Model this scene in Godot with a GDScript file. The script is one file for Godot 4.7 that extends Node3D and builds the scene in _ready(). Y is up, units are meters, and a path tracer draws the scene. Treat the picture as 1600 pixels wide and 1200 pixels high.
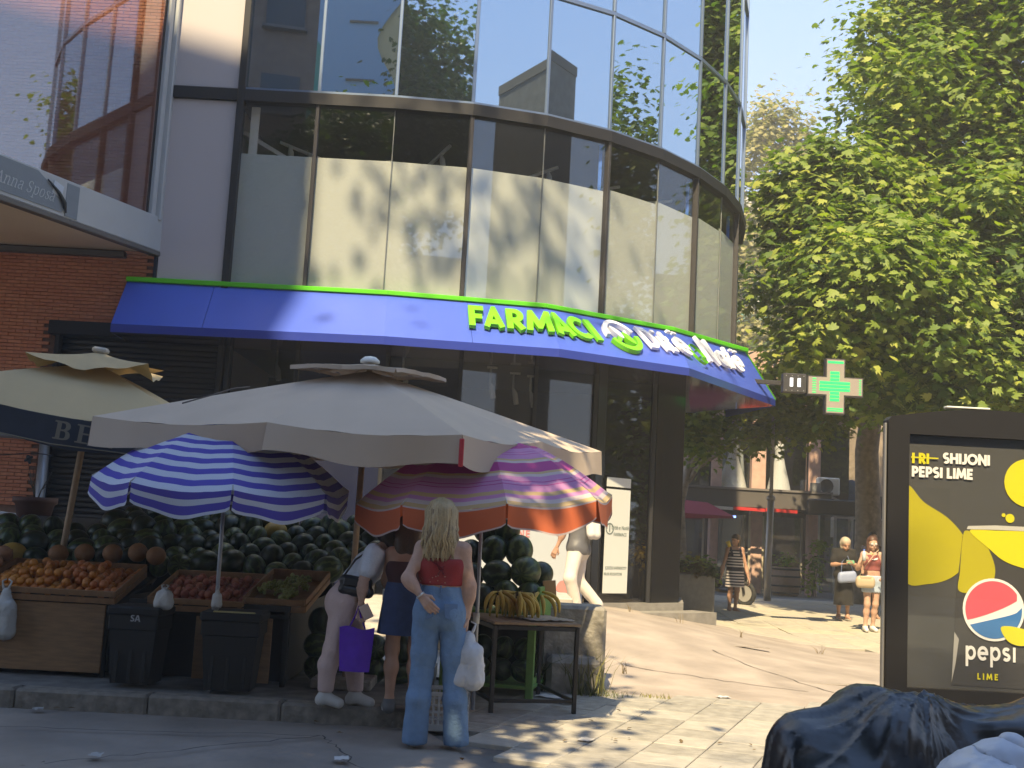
extends Node3D

var mats := {}
var made := {}
var counts := {}
var R := RandomNumberGenerator.new()


func lin(r: float, g: float, b: float) -> Color:
	return Color(r, g, b).linear_to_srgb()


# a plain procedural material, kept under a key
func mt(key: String, r := 0.5, g := 0.5, b := 0.5, rough := 0.8, metal := 0.0) -> StandardMaterial3D:
	if not mats.has(key):
		var m := StandardMaterial3D.new()
		m.resource_name = key
		m.albedo_color = lin(r, g, b)
		m.roughness = rough
		m.metallic = metal
		m.cull_mode = BaseMaterial3D.CULL_DISABLED
		mats[key] = m
	return mats[key]


func noise_tex(freq: float, a: Color, b: Color, octaves := 4, size := 256, nrm := false, seed_ := 1, kind := FastNoiseLite.TYPE_SIMPLEX_SMOOTH) -> NoiseTexture2D:
	var n := FastNoiseLite.new()
	n.seed = seed_
	n.noise_type = kind
	n.frequency = freq
	n.fractal_octaves = octaves
	var t := NoiseTexture2D.new()
	t.width = size
	t.height = size
	t.seamless = true
	t.noise = n
	if nrm:
		t.as_normal_map = true
		t.bump_strength = 4.0
	else:
		var g := Gradient.new()
		g.set_color(0, a)
		g.set_color(1, b)
		t.color_ramp = g
	return t


# a material with a noisy albedo (linear dark and light tones) laid in world or own axes, repeating each `per` metres
func nm(key: String, a := Color(), b := Color(), per := 1.0, rough := 0.85, freq := 0.02, relief := 0.0, world := true, octaves := 5) -> StandardMaterial3D:
	if not mats.has(key):
		var m := mt(key, 1, 1, 1, rough)
		m.albedo_color = b
		# light and dark tones share a few grey noise pictures
		var la := a.srgb_to_linear().get_luminance()
		var lb := maxf(b.srgb_to_linear().get_luminance(), 0.0001)
		var q := snappedf(clampf(la / lb, 0.1, 0.95), 0.15)
		var fq: float = [0.01, 0.02, 0.05, 0.16][0 if freq < 0.014 else (1 if freq < 0.035 else (2 if freq < 0.1 else 3))]
		var tk := "tex_%.2f_%.2f" % [q, fq]
		if not made.has(tk):
			made[tk] = noise_tex(fq, lin(q, q, q), Color.WHITE, octaves, 256, false, 3)
		m.albedo_texture = made[tk]
		m.uv1_triplanar = true
		m.uv1_world_triplanar = world
		m.uv1_scale = Vector3.ONE / per
		m.uv1_offset = Vector3(key.length() * 0.37, key.length() * 0.21, key.unicode_at(0) * 0.013)
		if relief > 0.0:
			m.heightmap_enabled = true
			if not made.has("relief"):
				made["relief"] = noise_tex(0.05, Color.BLACK, Color.WHITE, 5, 256, false, 7)
			m.heightmap_texture = made["relief"]
			m.heightmap_scale = relief
	return mats[key]


func glass(key: String, r: float, g: float, b: float, alpha: float, rough := 0.02) -> StandardMaterial3D:
	if not mats.has(key):
		var m := mt(key, r, g, b, rough)
		m.transparency = BaseMaterial3D.TRANSPARENCY_ALPHA
		m.albedo_color.a = alpha
	return mats[key]


# coated glass: a share `alpha` of mirror, the rest seen through
func coated(key: String, alpha: float, r := 0.75, g := 0.82, b := 0.88) -> StandardMaterial3D:
	if not mats.has(key):
		var m := mt(key, r, g, b, 0.012, 1.0)
		var im := Image.create(4, 4, false, Image.FORMAT_RGB8)
		im.fill(Color.WHITE)
		m.albedo_texture = ImageTexture.create_from_image(im)
		m.transparency = BaseMaterial3D.TRANSPARENCY_ALPHA
		m.albedo_color.a = alpha
	return mats[key]


func glow(key: String, r: float, g: float, b: float, e := 1.0) -> StandardMaterial3D:
	if not mats.has(key):
		var m := mt(key, r * 0.3, g * 0.3, b * 0.3, 0.6)
		m.emission_enabled = true
		m.emission = lin(r, g, b)
		m.emission_energy_multiplier = e
	return mats[key]


func numbered(n: String, parent: Node) -> String:
	var k := str(parent.get_instance_id()) + n
	var c: int = counts.get(k, 0)
	counts[k] = c + 1
	return n if c == 0 else "%s_%03d" % [n, c]


func put(n: String, mesh: Mesh, mat: Material, parent: Node = self, xf := Transform3D()) -> MeshInstance3D:
	var o := MeshInstance3D.new()
	o.name = numbered(n, parent)
	o.mesh = mesh
	o.material_override = mat
	o.transform = xf
	parent.add_child(o, true)
	return o


func tag(o: Node, label: String, category := "", group := "", kind := "") -> Node:
	if label != "":
		o.set_meta("label", label)
	if category != "":
		o.set_meta("category", category)
	if group != "":
		o.set_meta("group", group)
	if kind != "":
		o.set_meta("kind", kind)
	return o


func thing(n: String, label: String, category: String, at := Vector3.ZERO, turn := 0.0, group := "") -> Node3D:
	var o := Node3D.new()
	o.name = numbered(n, self)
	o.position = at
	o.rotation.y = turn
	add_child(o, true)
	tag(o, label, category, group)
	return o


func structure(n: String, mesh: Mesh, mat: Material) -> MeshInstance3D:
	var o := put(n, mesh, mat)
	o.set_meta("kind", "structure")
	return o


func again(o: Node3D, at: Vector3, turn: Vector3, label: String) -> Node3D:
	var c: Node3D = o.duplicate()
	var base := str(o.name)
	c.name = numbered(base, self)
	add_child(c, true)
	c.position = at
	c.rotation = turn
	c.set_meta("label", label)
	return c


func X(at: Vector3, rot := Vector3.ZERO, sc := Vector3.ONE) -> Transform3D:
	return Transform3D(Basis.from_euler(rot).scaled_local(sc), at)


# ---------------------------------------------------------------- mesh helpers
func S(smooth := false) -> SurfaceTool:
	var s := SurfaceTool.new()
	s.begin(Mesh.PRIMITIVE_TRIANGLES)
	s.set_smooth_group(0 if smooth else -1)
	return s


func done(s: SurfaceTool) -> ArrayMesh:
	s.generate_normals()
	return s.commit()


func tri(s: SurfaceTool, a: Vector3, b: Vector3, c: Vector3) -> void:
	s.add_vertex(a)
	s.add_vertex(c)
	s.add_vertex(b)


# corners counter-clockwise as seen from outside
func quad(s: SurfaceTool, a: Vector3, b: Vector3, c: Vector3, d: Vector3) -> void:
	tri(s, a, b, c)
	tri(s, a, c, d)


func quad_uv(s: SurfaceTool, p: Array, uv: Array) -> void:
	for i in [0, 2, 1, 0, 3, 2]:
		s.set_uv(uv[i])
		s.add_vertex(p[i])


# a bevelled box added to s, at transform t
func add_box(s: SurfaceTool, t: Transform3D, size: Vector3, bev := 0.0) -> void:
	var h := size * 0.5
	var b := minf(bev, minf(h.x, minf(h.y, h.z)) * 0.9)
	for ax in 3:
		for sg in [-1.0, 1.0]:
			var u: int = (ax + 1) % 3
			var w: int = (ax + 2) % 3
			var c := []
			for k in [[-1, -1], [1, -1], [1, 1], [-1, 1]]:
				var p := Vector3()
				p[ax] = sg * h[ax]
				p[u] = k[0] * (h[u] - b)
				p[w] = k[1] * (h[w] - b)
				c.append(t * p)
			if sg > 0.0:
				quad(s, c[0], c[1], c[2], c[3])
			else:
				quad(s, c[3], c[2], c[1], c[0])
			if b > 0.0 and sg > 0.0:
				pass
	if b <= 0.0:
		return
	for ax in 3:
		var u: int = (ax + 1) % 3
		var w: int = (ax + 2) % 3
		for su in [-1.0, 1.0]:
			for sw in [-1.0, 1.0]:
				var p := [Vector3(), Vector3(), Vector3(), Vector3()]
				for i in 4:
					p[i][ax] = (h[ax] - b) * (1.0 if i == 1 or i == 2 else -1.0)
					p[i][u] = su * (h[u] - (0.0 if i < 2 else b))
					p[i][w] = sw * (h[w] - (b if i < 2 else 0.0))
				if su * sw < 0.0:
					quad(s, t * p[0], t * p[1], t * p[2], t * p[3])
				else:
					quad(s, t * p[3], t * p[2], t * p[1], t * p[0])
	for sx in [-1.0, 1.0]:
		for sy in [-1.0, 1.0]:
			for sz in [-1.0, 1.0]:
				var a := t * Vector3(sx * h.x, sy * (h.y - b), sz * (h.z - b))
				var c := t * Vector3(sx * (h.x - b), sy * h.y, sz * (h.z - b))
				var d := t * Vector3(sx * (h.x - b), sy * (h.y - b), sz * h.z)
				if sx * sy * sz > 0.0:
					tri(s, a, c, d)
				else:
					tri(s, a, d, c)


func box(size: Vector3, bev := 0.0) -> ArrayMesh:
	var k := "box%s_%.4f" % [size, bev]
	if not made.has(k):
		var s := S()
		add_box(s, Transform3D(), size, bev)
		made[k] = done(s)
	return made[k]


# a box between two points with a square-ish section (w across, h up-ish)
func bar_xf(a: Vector3, b: Vector3, up := Vector3.UP) -> Transform3D:
	var z := (b - a).normalized()
	if absf(z.dot(up)) > 0.99:
		up = Vector3(0, 0, 1)
	var x := up.cross(z).normalized()
	return Transform3D(Basis(x, z.cross(x), z), (a + b) * 0.5)


func bar(n: String, a: Vector3, b: Vector3, w: float, h: float, mat: Material, parent: Node = self, bev := 0.004) -> MeshInstance3D:
	return put(n, box(Vector3(w, h, a.distance_to(b)), bev), mat, parent, bar_xf(a, b))


func add_tube(s: SurfaceTool, pts: Array, rad: Array, sides := 8, caps := true) -> void:
	var rings := []
	var prev := Vector3.ZERO
	for i in pts.size():
		var d: Vector3 = (pts[mini(i + 1, pts.size() - 1)] - pts[maxi(i - 1, 0)]).normalized()
		var u := prev
		if i == 0:
			u = d.cross(Vector3(0.31, 0.11, 0.94)).normalized()
			if u.length() < 0.5:
				u = d.cross(Vector3(1, 0, 0)).normalized()
		else:
			u = (u - d * u.dot(d)).normalized()
		prev = u
		var v := d.cross(u)
		var r: float = rad[mini(i, rad.size() - 1)]
		var ring := []
		for k in sides:
			var a := TAU * k / sides
			ring.append(pts[i] + (u * cos(a) + v * sin(a)) * r)
		rings.append(ring)
	for i in pts.size() - 1:
		for k in sides:
			var k2 := (k + 1) % sides
			quad(s, rings[i][k], rings[i][k2], rings[i + 1][k2], rings[i + 1][k])
	if caps:
		for k in range(1, sides - 1):
			tri(s, rings[0][0], rings[0][k + 1], rings[0][k])
			tri(s, rings[-1][0], rings[-1][k], rings[-1][k + 1])


func tube(pts: Array, rad: Array, sides := 8) -> ArrayMesh:
	var s := S(true)
	add_tube(s, pts, rad, sides)
	return done(s)


func lathe(prof: Array, sides := 20, smooth := true) -> ArrayMesh:
	var s := S(smooth)
	for i in prof.size() - 1:
		for k in sides:
			var a := TAU * k / sides
			var b := TAU * (k + 1) / sides
			var p: Vector2 = prof[i]
			var q: Vector2 = prof[i + 1]
			var A := Vector3(p.x * cos(a), p.y, p.x * sin(a))
			var B := Vector3(p.x * cos(b), p.y, p.x * sin(b))
			var C := Vector3(q.x * cos(b), q.y, q.x * sin(b))
			var D := Vector3(q.x * cos(a), q.y, q.x * sin(a))
			if p.x > 1e-5:
				tri(s, A, C, B)
			if q.x > 1e-5:
				tri(s, A, D, C)
	return done(s)


# a flat outline (xy, counter-clockwise) with thickness t along z (front face at z = t)
func slab(outline: PackedVector2Array, t: float, holes: Array = []) -> ArrayMesh:
	var s := S()
	var poly := outline
	for h in holes:
		poly = cut_hole(poly, h)
	var ix := Geometry2D.triangulate_polygon(poly)
	for i in range(0, ix.size(), 3):
		var a := poly[ix[i]]
		var b := poly[ix[i + 1]]
		var c := poly[ix[i + 2]]
		if (b - a).cross(c - a) < 0.0:
			var w := b
			b = c
			c = w
		tri(s, Vector3(a.x, a.y, t), Vector3(b.x, b.y, t), Vector3(c.x, c.y, t))
		if t > 0.0:
			tri(s, Vector3(a.x, a.y, 0), Vector3(c.x, c.y, 0), Vector3(b.x, b.y, 0))
	if t > 0.0:
		for ring in [outline] + holes:
			for i in ring.size():
				var a: Vector2 = ring[i]
				var b: Vector2 = ring[(i + 1) % ring.size()]
				quad(s, Vector3(a.x, a.y, 0), Vector3(b.x, b.y, 0), Vector3(b.x, b.y, t), Vector3(a.x, a.y, t))
	return done(s)


func cut_hole(outer: PackedVector2Array, hole: PackedVector2Array) -> PackedVector2Array:
	# joins the hole (clockwise) to the outline at their nearest corners
	var bi := 0
	var bj := 0
	var best := 1e9
	for i in outer.size():
		for j in hole.size():
			var d := outer[i].distance_squared_to(hole[j])
			if d < best:
				best = d
				bi = i
				bj = j
	var out := PackedVector2Array()
	for i in bi + 1:
		out.append(outer[i])
	for j in hole.size() + 1:
		out.append(hole[(bj + j) % hole.size()] + (Vector2(1e-5, 1e-5) if j == hole.size() else Vector2.ZERO))
	out.append(outer[bi] + Vector2(1e-5, -1e-5))
	for i in range(bi + 1, outer.size()):
		out.append(outer[i])
	return out


func circle(r: float, n := 32, cx := 0.0, cy := 0.0, a0 := 0.0, a1 := TAU) -> PackedVector2Array:
	var p := PackedVector2Array()
	for i in n:
		var a := a0 + (a1 - a0) * i / (n if absf(a1 - a0 - TAU) < 1e-4 else n - 1)
		p.append(Vector2(cx + r * cos(a), cy + r * sin(a)))
	return p


# smooth closed outline through points
func blob(pts: Array, per := 6) -> PackedVector2Array:
	var out := PackedVector2Array()
	var n := pts.size()
	for i in n:
		for k in per:
			var v: Vector2 = (pts[i] as Vector2).cubic_interpolate(pts[(i + 1) % n], pts[(i + n - 1) % n], pts[(i + 2) % n], float(k) / per)
			out.append(v)
	return out


func words(text: String, size: float, depth: float, bold := 0.0, face := "Droid Sans", weight := 700) -> TextMesh:
	var f := SystemFont.new()
	f.font_names = PackedStringArray([face])
	f.font_weight = weight
	var t := TextMesh.new()
	t.text = text
	if bold > 0.0:
		var v := FontVariation.new()
		v.base_font = f
		v.variation_embolden = bold
		t.font = v
	else:
		t.font = f
	t.font_size = 48
	t.pixel_size = size / 48.0 / 0.72   # size = height of a capital
	t.depth = depth
	t.curve_step = 2.0
	return t


# a sheet through a grid of points: f(i, j)
func grid_mesh(ni: int, nj: int, f: Callable, uv := false) -> ArrayMesh:
	var s := S(true)
	var p := []
	for i in ni + 1:
		var row := []
		for j in nj + 1:
			row.append(f.call(i, j))
		p.append(row)
	for i in ni:
		for j in nj:
			if uv:
				quad_uv(s, [p[i][j], p[i + 1][j], p[i + 1][j + 1], p[i][j + 1]], [Vector2(float(i) / ni, float(j) / nj), Vector2(float(i + 1) / ni, float(j) / nj), Vector2(float(i + 1) / ni, float(j + 1) / nj), Vector2(float(i) / ni, float(j + 1) / nj)])
			else:
				quad(s, p[i][j], p[i + 1][j], p[i + 1][j + 1], p[i][j + 1])
	return done(s)


# ---------------------------------------------------------------- rounded bodies: tapered capsules joined by a smooth minimum, meshed as surface nets
# prims: [a, b, ra, rb]; clips: [point, normal] keep the side against the normal
func net(s: SurfaceTool, prims: Array, cell: float, k: float, clips: Array = []) -> void:
	var lo := Vector3(1e9, 1e9, 1e9)
	var hi := -lo
	for p in prims:
		var r: float = maxf(p[2], p[3]) + k * 0.5 + cell * 2.0
		for q in [p[0], p[1]]:
			lo = lo.min(q - Vector3(r, r, r))
			hi = hi.max(q + Vector3(r, r, r))
	var nx := int((hi.x - lo.x) / cell) + 2
	var ny := int((hi.y - lo.y) / cell) + 2
	var nz := int((hi.z - lo.z) / cell) + 2
	var sy := nx
	var sz := nx * ny
	var g := PackedFloat32Array()
	g.resize(nx * ny * nz)
	g.fill(1.0)
	var ik := 1.0 / k
	for p in prims:
		var a: Vector3 = p[0]
		var b: Vector3 = p[1]
		var ra: float = p[2]
		var rb: float = p[3]
		var m := maxf(ra, rb) + k * 0.5 + cell * 1.5
		var l3 := a.min(b) - Vector3(m, m, m) - lo
		var h3 := a.max(b) + Vector3(m, m, m) - lo
		var x0 := maxi(int(l3.x / cell), 0)
		var x1 := mini(int(h3.x / cell) + 1, nx - 1)
		var y0 := maxi(int(l3.y / cell), 0)
		var y1 := mini(int(h3.y / cell) + 1, ny - 1)
		var z0 := maxi(int(l3.z / cell), 0)
		var z1 := mini(int(h3.z / cell) + 1, nz - 1)
		var ab := b - a
		var il := 1.0 / maxf(ab.length_squared(), 1e-9)
		for z in range(z0, z1 + 1):
			for y in range(y0, y1 + 1):
				var row := z * sz + y * sy
				var q := Vector3(lo.x + x0 * cell, lo.y + y * cell, lo.z + z * cell) - a
				for x in range(x0, x1 + 1):
					var t := clampf(q.dot(ab) * il, 0.0, 1.0)
					var d := (q - ab * t).length() - ra - (rb - ra) * t
					var o := g[row + x]
					var h := k - absf(o - d)
					if h > 0.0:
						g[row + x] = minf(o, d) - h * h * ik * 0.25
					elif d < o:
						g[row + x] = d
					q.x += cell
	if clips.size():
		for z in nz:
			for y in ny:
				for x in nx:
					var i := z * sz + y * sy + x
					if g[i] < 0.1:
						var q := lo + Vector3(x, y, z) * cell
						for c in clips:
							g[i] = maxf(g[i], (q - c[0]).dot(c[1]))
	var at := {}
	var verts := []
	for z in nz - 1:
		for y in ny - 1:
			var row := z * sz + y * sy
			for x in nx - 1:
				var i := row + x
				var v0 := g[i]
				if v0 > 0.2:
					continue
				var mask := 0
				var vs := [v0, g[i + 1], g[i + sy], g[i + sy + 1], g[i + sz], g[i + sz + 1], g[i + sz + sy], g[i + sz + sy + 1]]
				for c in 8:
					if vs[c] < 0.0:
						mask += 1
				if mask == 0 or mask == 8:
					continue
				var sum := Vector3.ZERO
				var n := 0
				for e in EDGES:
					var va: float = vs[e[0]]
					var vb: float = vs[e[1]]
					if (va < 0.0) != (vb < 0.0):
						var t := va / (va - vb)
						sum += CORNER[e[0]].lerp(CORNER[e[1]], t)
						n += 1
				at[i] = verts.size()
				verts.append(lo + (Vector3(x, y, z) + sum / n) * cell)
	for i in at:
		for ax in 3:
			var st: int = [1, sy, sz][ax]
			var in0 := g[i] < 0.0
			if in0 == (g[i + st] < 0.0):
				continue
			var u: int = [sy, sz, 1][ax]
			var w: int = [sz, 1, sy][ax]
			if not (at.has(i - u) and at.has(i - w) and at.has(i - u - w)):
				continue
			var A: Vector3 = verts[at[i]]
			var B: Vector3 = verts[at[i - u]]
			var C: Vector3 = verts[at[i - u - w]]
			var D: Vector3 = verts[at[i - w]]
			if in0:
				quad(s, A, B, C, D)
			else:
				quad(s, D, C, B, A)


const CORNER := [Vector3(0, 0, 0), Vector3(1, 0, 0), Vector3(0, 1, 0), Vector3(1, 1, 0), Vector3(0, 0, 1), Vector3(1, 0, 1), Vector3(0, 1, 1), Vector3(1, 1, 1)]
const EDGES := [[0, 1], [2, 3], [4, 5], [6, 7], [0, 2], [1, 3], [4, 6], [5, 7], [0, 4], [1, 5], [2, 6], [3, 7]]


func round_mesh(prims: Array, cell: float, k: float, clips: Array = []) -> ArrayMesh:
	var s := S(true)
	net(s, prims, cell, k, clips)
	s.index()
	return done(s)



# ---------------------------------------------------------------- heavy geometric letters drawn with strokes (capital height 1)
func arc(cx: float, cy: float, rx: float, ry: float, a0: float, a1: float, n := 12) -> Array:
	var p := []
	for i in n + 1:
		var a := deg_to_rad(lerpf(a0, a1, float(i) / n))
		p.append(Vector2(cx + rx * cos(a), cy + ry * sin(a)))
	return p


# returns [width, [polylines]]
func glyph(c: String) -> Array:
	match c:
		"F": return [0.58, [[Vector2(0.56, 0.9), Vector2(0.12, 0.9), Vector2(0.12, 0.0)], [Vector2(0.12, 0.48), Vector2(0.50, 0.48)]]]
		"A": return [0.84, [[Vector2(0.1, 0.0), Vector2(0.42, 0.93), Vector2(0.74, 0.0)], [Vector2(0.22, 0.25), Vector2(0.62, 0.25)]]]
		"R": return [0.68, [[Vector2(0.12, 0.0), Vector2(0.12, 0.9), Vector2(0.30, 0.9)] + arc(0.30, 0.67, 0.22, 0.23, 80, -80) + [Vector2(0.12, 0.44)], [Vector2(0.28, 0.46), Vector2(0.58, 0.0)]]]
		"M": return [0.98, [[Vector2(0.1, 0.0), Vector2(0.2, 0.92), Vector2(0.49, 0.22), Vector2(0.78, 0.92), Vector2(0.88, 0.0)]]]
		"C": return [0.86, [arc(0.5, 0.5, 0.40, 0.41, 48, 312, 20)]]
		"O": return [0.98, [arc(0.49, 0.5, 0.39, 0.41, 0, 360, 26)]]
		"I", "l": return [0.26, [[Vector2(0.13, 0.0), Vector2(0.13, 1.0)]]]
		"D": return [0.82, [[Vector2(0.12, 0.1), Vector2(0.12, 0.9), Vector2(0.32, 0.9)] + arc(0.32, 0.5, 0.38, 0.4, 85, -85, 14) + [Vector2(0.12, 0.1)]]]
		"N": return [0.82, [[Vector2(0.12, 0.0), Vector2(0.12, 0.93), Vector2(0.70, 0.07), Vector2(0.70, 1.0)]]]
		"P": return [0.64, [[Vector2(0.12, 0.0), Vector2(0.12, 0.9), Vector2(0.30, 0.9)] + arc(0.30, 0.66, 0.22, 0.24, 80, -80) + [Vector2(0.12, 0.42)]]]
		"E": return [0.58, [[Vector2(0.54, 0.9), Vector2(0.12, 0.9), Vector2(0.12, 0.1), Vector2(0.54, 0.1)], [Vector2(0.12, 0.5), Vector2(0.5, 0.5)]]]
		"L": return [0.54, [[Vector2(0.12, 1.0), Vector2(0.12, 0.1), Vector2(0.52, 0.1)]]]
		"H": return [0.78, [[Vector2(0.12, 0.0), Vector2(0.12, 1.0)], [Vector2(0.66, 0.0), Vector2(0.66, 1.0)], [Vector2(0.12, 0.5), Vector2(0.66, 0.5)]]]
		"J": return [0.46, [[Vector2(0.34, 1.0), Vector2(0.34, 0.28)] + arc(0.18, 0.28, 0.16, 0.18, -5, -100, 6) + [Vector2(0.02, 0.1)]]]
		"S": return [0.62, [arc(0.31, 0.70, 0.2, 0.21, 40, 250, 12) + arc(0.31, 0.30, 0.2, 0.21, 75, -140, 12)]]
		"B": return [0.66, [[Vector2(0.12, 0.1), Vector2(0.12, 0.9), Vector2(0.30, 0.9)] + arc(0.30, 0.71, 0.2, 0.19, 80, -80) + [Vector2(0.12, 0.52)], [Vector2(0.12, 0.1), Vector2(0.33, 0.1)] + arc(0.33, 0.31, 0.22, 0.21, -80, 80) + [Vector2(0.2, 0.52)]]]
		"i": return [0.28, [[Vector2(0.14, 0.0), Vector2(0.14, 0.68)], [Vector2(0.14, 0.86), Vector2(0.14, 0.98)]]]
		"t": return [0.48, [[Vector2(0.2, 0.95), Vector2(0.2, 0.1), Vector2(0.4, 0.1)], [Vector2(0.02, 0.64), Vector2(0.4, 0.64)]]]
		"e": return [0.66, [[Vector2(0.08, 0.34), Vector2(0.56, 0.34)] + arc(0.32, 0.34, 0.24, 0.26, 5, 315, 18)]]
		"ë": return [0.66, [[Vector2(0.08, 0.34), Vector2(0.56, 0.34)] + arc(0.32, 0.34, 0.24, 0.26, 5, 315, 18), [Vector2(0.18, 0.86), Vector2(0.18, 0.93)], [Vector2(0.46, 0.86), Vector2(0.46, 0.93)]]]
		"a": return [0.68, [arc(0.32, 0.34, 0.23, 0.25, 20, 340, 18), [Vector2(0.56, 0.0), Vector2(0.56, 0.68)]]]
		"p": return [0.66, [arc(0.34, 0.34, 0.22, 0.25, -160, 160, 18), [Vector2(0.11, 0.66), Vector2(0.11, -0.28)]]]
		"s": return [0.52, [arc(0.26, 0.47, 0.16, 0.12, 30, 250, 10) + arc(0.26, 0.21, 0.16, 0.12, 75, -150, 10)]]
	return [0.4, []]


func stroke_letter(c: String, half: float, depth: float) -> ArrayMesh:
	var key := "glyph_%s_%.3f_%.3f" % [c, half, depth]
	if made.has(key):
		return made[key]
	var outers := []
	var holes := []
	for line in glyph(c)[1]:
		var closed: bool = (line[0] as Vector2).distance_to(line[-1]) < 0.001
		for piece in Geometry2D.offset_polyline(PackedVector2Array(line.slice(0, -1) if closed else line), half, Geometry2D.JOIN_MITER, Geometry2D.END_JOINED if closed else Geometry2D.END_BUTT):
			if Geometry2D.is_polygon_clockwise(piece):
				holes.append(piece)
				continue
			var rest := []
			for h in holes:
				rest.append_array(Geometry2D.clip_polygons(h, piece))
			holes = rest
			var cur: PackedVector2Array = piece
			var keep := []
			for o in outers:
				var joined := Geometry2D.merge_polygons(cur, o)
				var outs := []
				for j in joined:
					if Geometry2D.is_polygon_clockwise(j):
						holes.append(j)
					else:
						outs.append(j)
				if outs.size() == 1:
					cur = outs[0]
				else:
					keep.append(o)
			keep.append(cur)
			outers = keep
	var s := SurfaceTool.new()
	s.begin(Mesh.PRIMITIVE_TRIANGLES)
	for o in outers:
		var inside := []
		for h in holes:
			if Geometry2D.is_point_in_polygon(h[0], o):
				if not Geometry2D.is_polygon_clockwise(h):
					h.reverse()
				inside.append(h)
		s.append_from(slab(o, depth, inside), 0, Transform3D())
	made[key] = s.commit()
	return made[key]


# a row of such letters from the origin along +x, as parts of `parent`
func stroke_words(text: String, size: float, half: float, depth: float, mat: Material, parent: Node, at: Transform3D, gap := 0.06, slant := 0.0) -> float:
	var x := 0.0
	for c in text:
		if c == " ":
			x += 0.34 * size
			continue
		var b := Basis(Vector3(size, 0, 0), Vector3(slant * size, size, 0), Vector3(0, 0, 1))
		put("letter", stroke_letter(c, half, depth), mat, parent, at * Transform3D(b, Vector3(x, 0, 0)))
		x += (glyph(c)[0] + gap) * size
	return x

# ================================================================ the scene
func _ready() -> void:
	R.seed = 11
	var cam := Camera3D.new()
	cam.name = "camera"
	cam.position = Vector3(0, 1.5, 0)
	cam.basis = Basis(Vector3.RIGHT, 0.1248) * Basis(Vector3.BACK, deg_to_rad(3.07))
	cam.fov = 36.53
	cam.near = 0.1
	cam.far = 600.0
	add_child(cam)
	cam.make_current()
	var e := Environment.new()
	e.background_mode = Environment.BG_SKY
	var sky := ProceduralSkyMaterial.new()
	sky.sky_top_color = Color(0.50, 0.64, 0.86)
	sky.sky_horizon_color = Color(0.84, 0.89, 0.95)
	sky.sky_curve = 0.24
	sky.ground_bottom_color = Color(0.32, 0.3, 0.27)
	sky.ground_horizon_color = Color(0.6, 0.62, 0.63)
	e.sky = Sky.new()
	e.sky.sky_material = sky
	e.background_energy_multiplier = 0.70
	e.tonemap_mode = Environment.TONE_MAPPER_LINEAR
	e.tonemap_exposure = 2.55
	e.fog_enabled = true
	e.fog_density = 0.0028
	e.fog_light_color = Color(0.95, 0.95, 0.93)
	e.sdfgi_enabled = true
	e.ssao_enabled = true
	e.ssil_enabled = true
	var we := WorldEnvironment.new()
	we.name = "world_environment"
	we.environment = e
	add_child(we)
	var sun := DirectionalLight3D.new()
	sun.name = "sun"
	sun.light_color = Color(1.0, 0.91, 0.73)
	sun.light_energy = 1.42
	sun.light_angular_distance = 0.55
	sun.shadow_enabled = true
	sun.look_at_from_position(Vector3(-0.125, 0.78, 0.615), Vector3.ZERO)
	add_child(sun)

	build_ground()
	build_pharmacy()
	build_canopy()
	build_brick_building()
	build_street()
	build_trees()
	build_behind()
	build_umbrellas()
	build_stall()
	build_furniture()
	build_people()
	build_small()


# ---------------------------------------------------------------- ground
func gh(x: float, z: float) -> float:
	var up := smoothstep(11.6, 16.6, -z)
	var left := 1.0 - smoothstep(0.6, 5.2, x)
	var far := 0.1 * smoothstep(19.0, 24.0, -z)
	return maxf(0.5 * up * left * (1.0 - smoothstep(20.0, 26.0, -z)), far)


func on(x: float, z: float, up := 0.0) -> Vector3:
	return Vector3(x, gh(x, z) + up, z)


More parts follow.
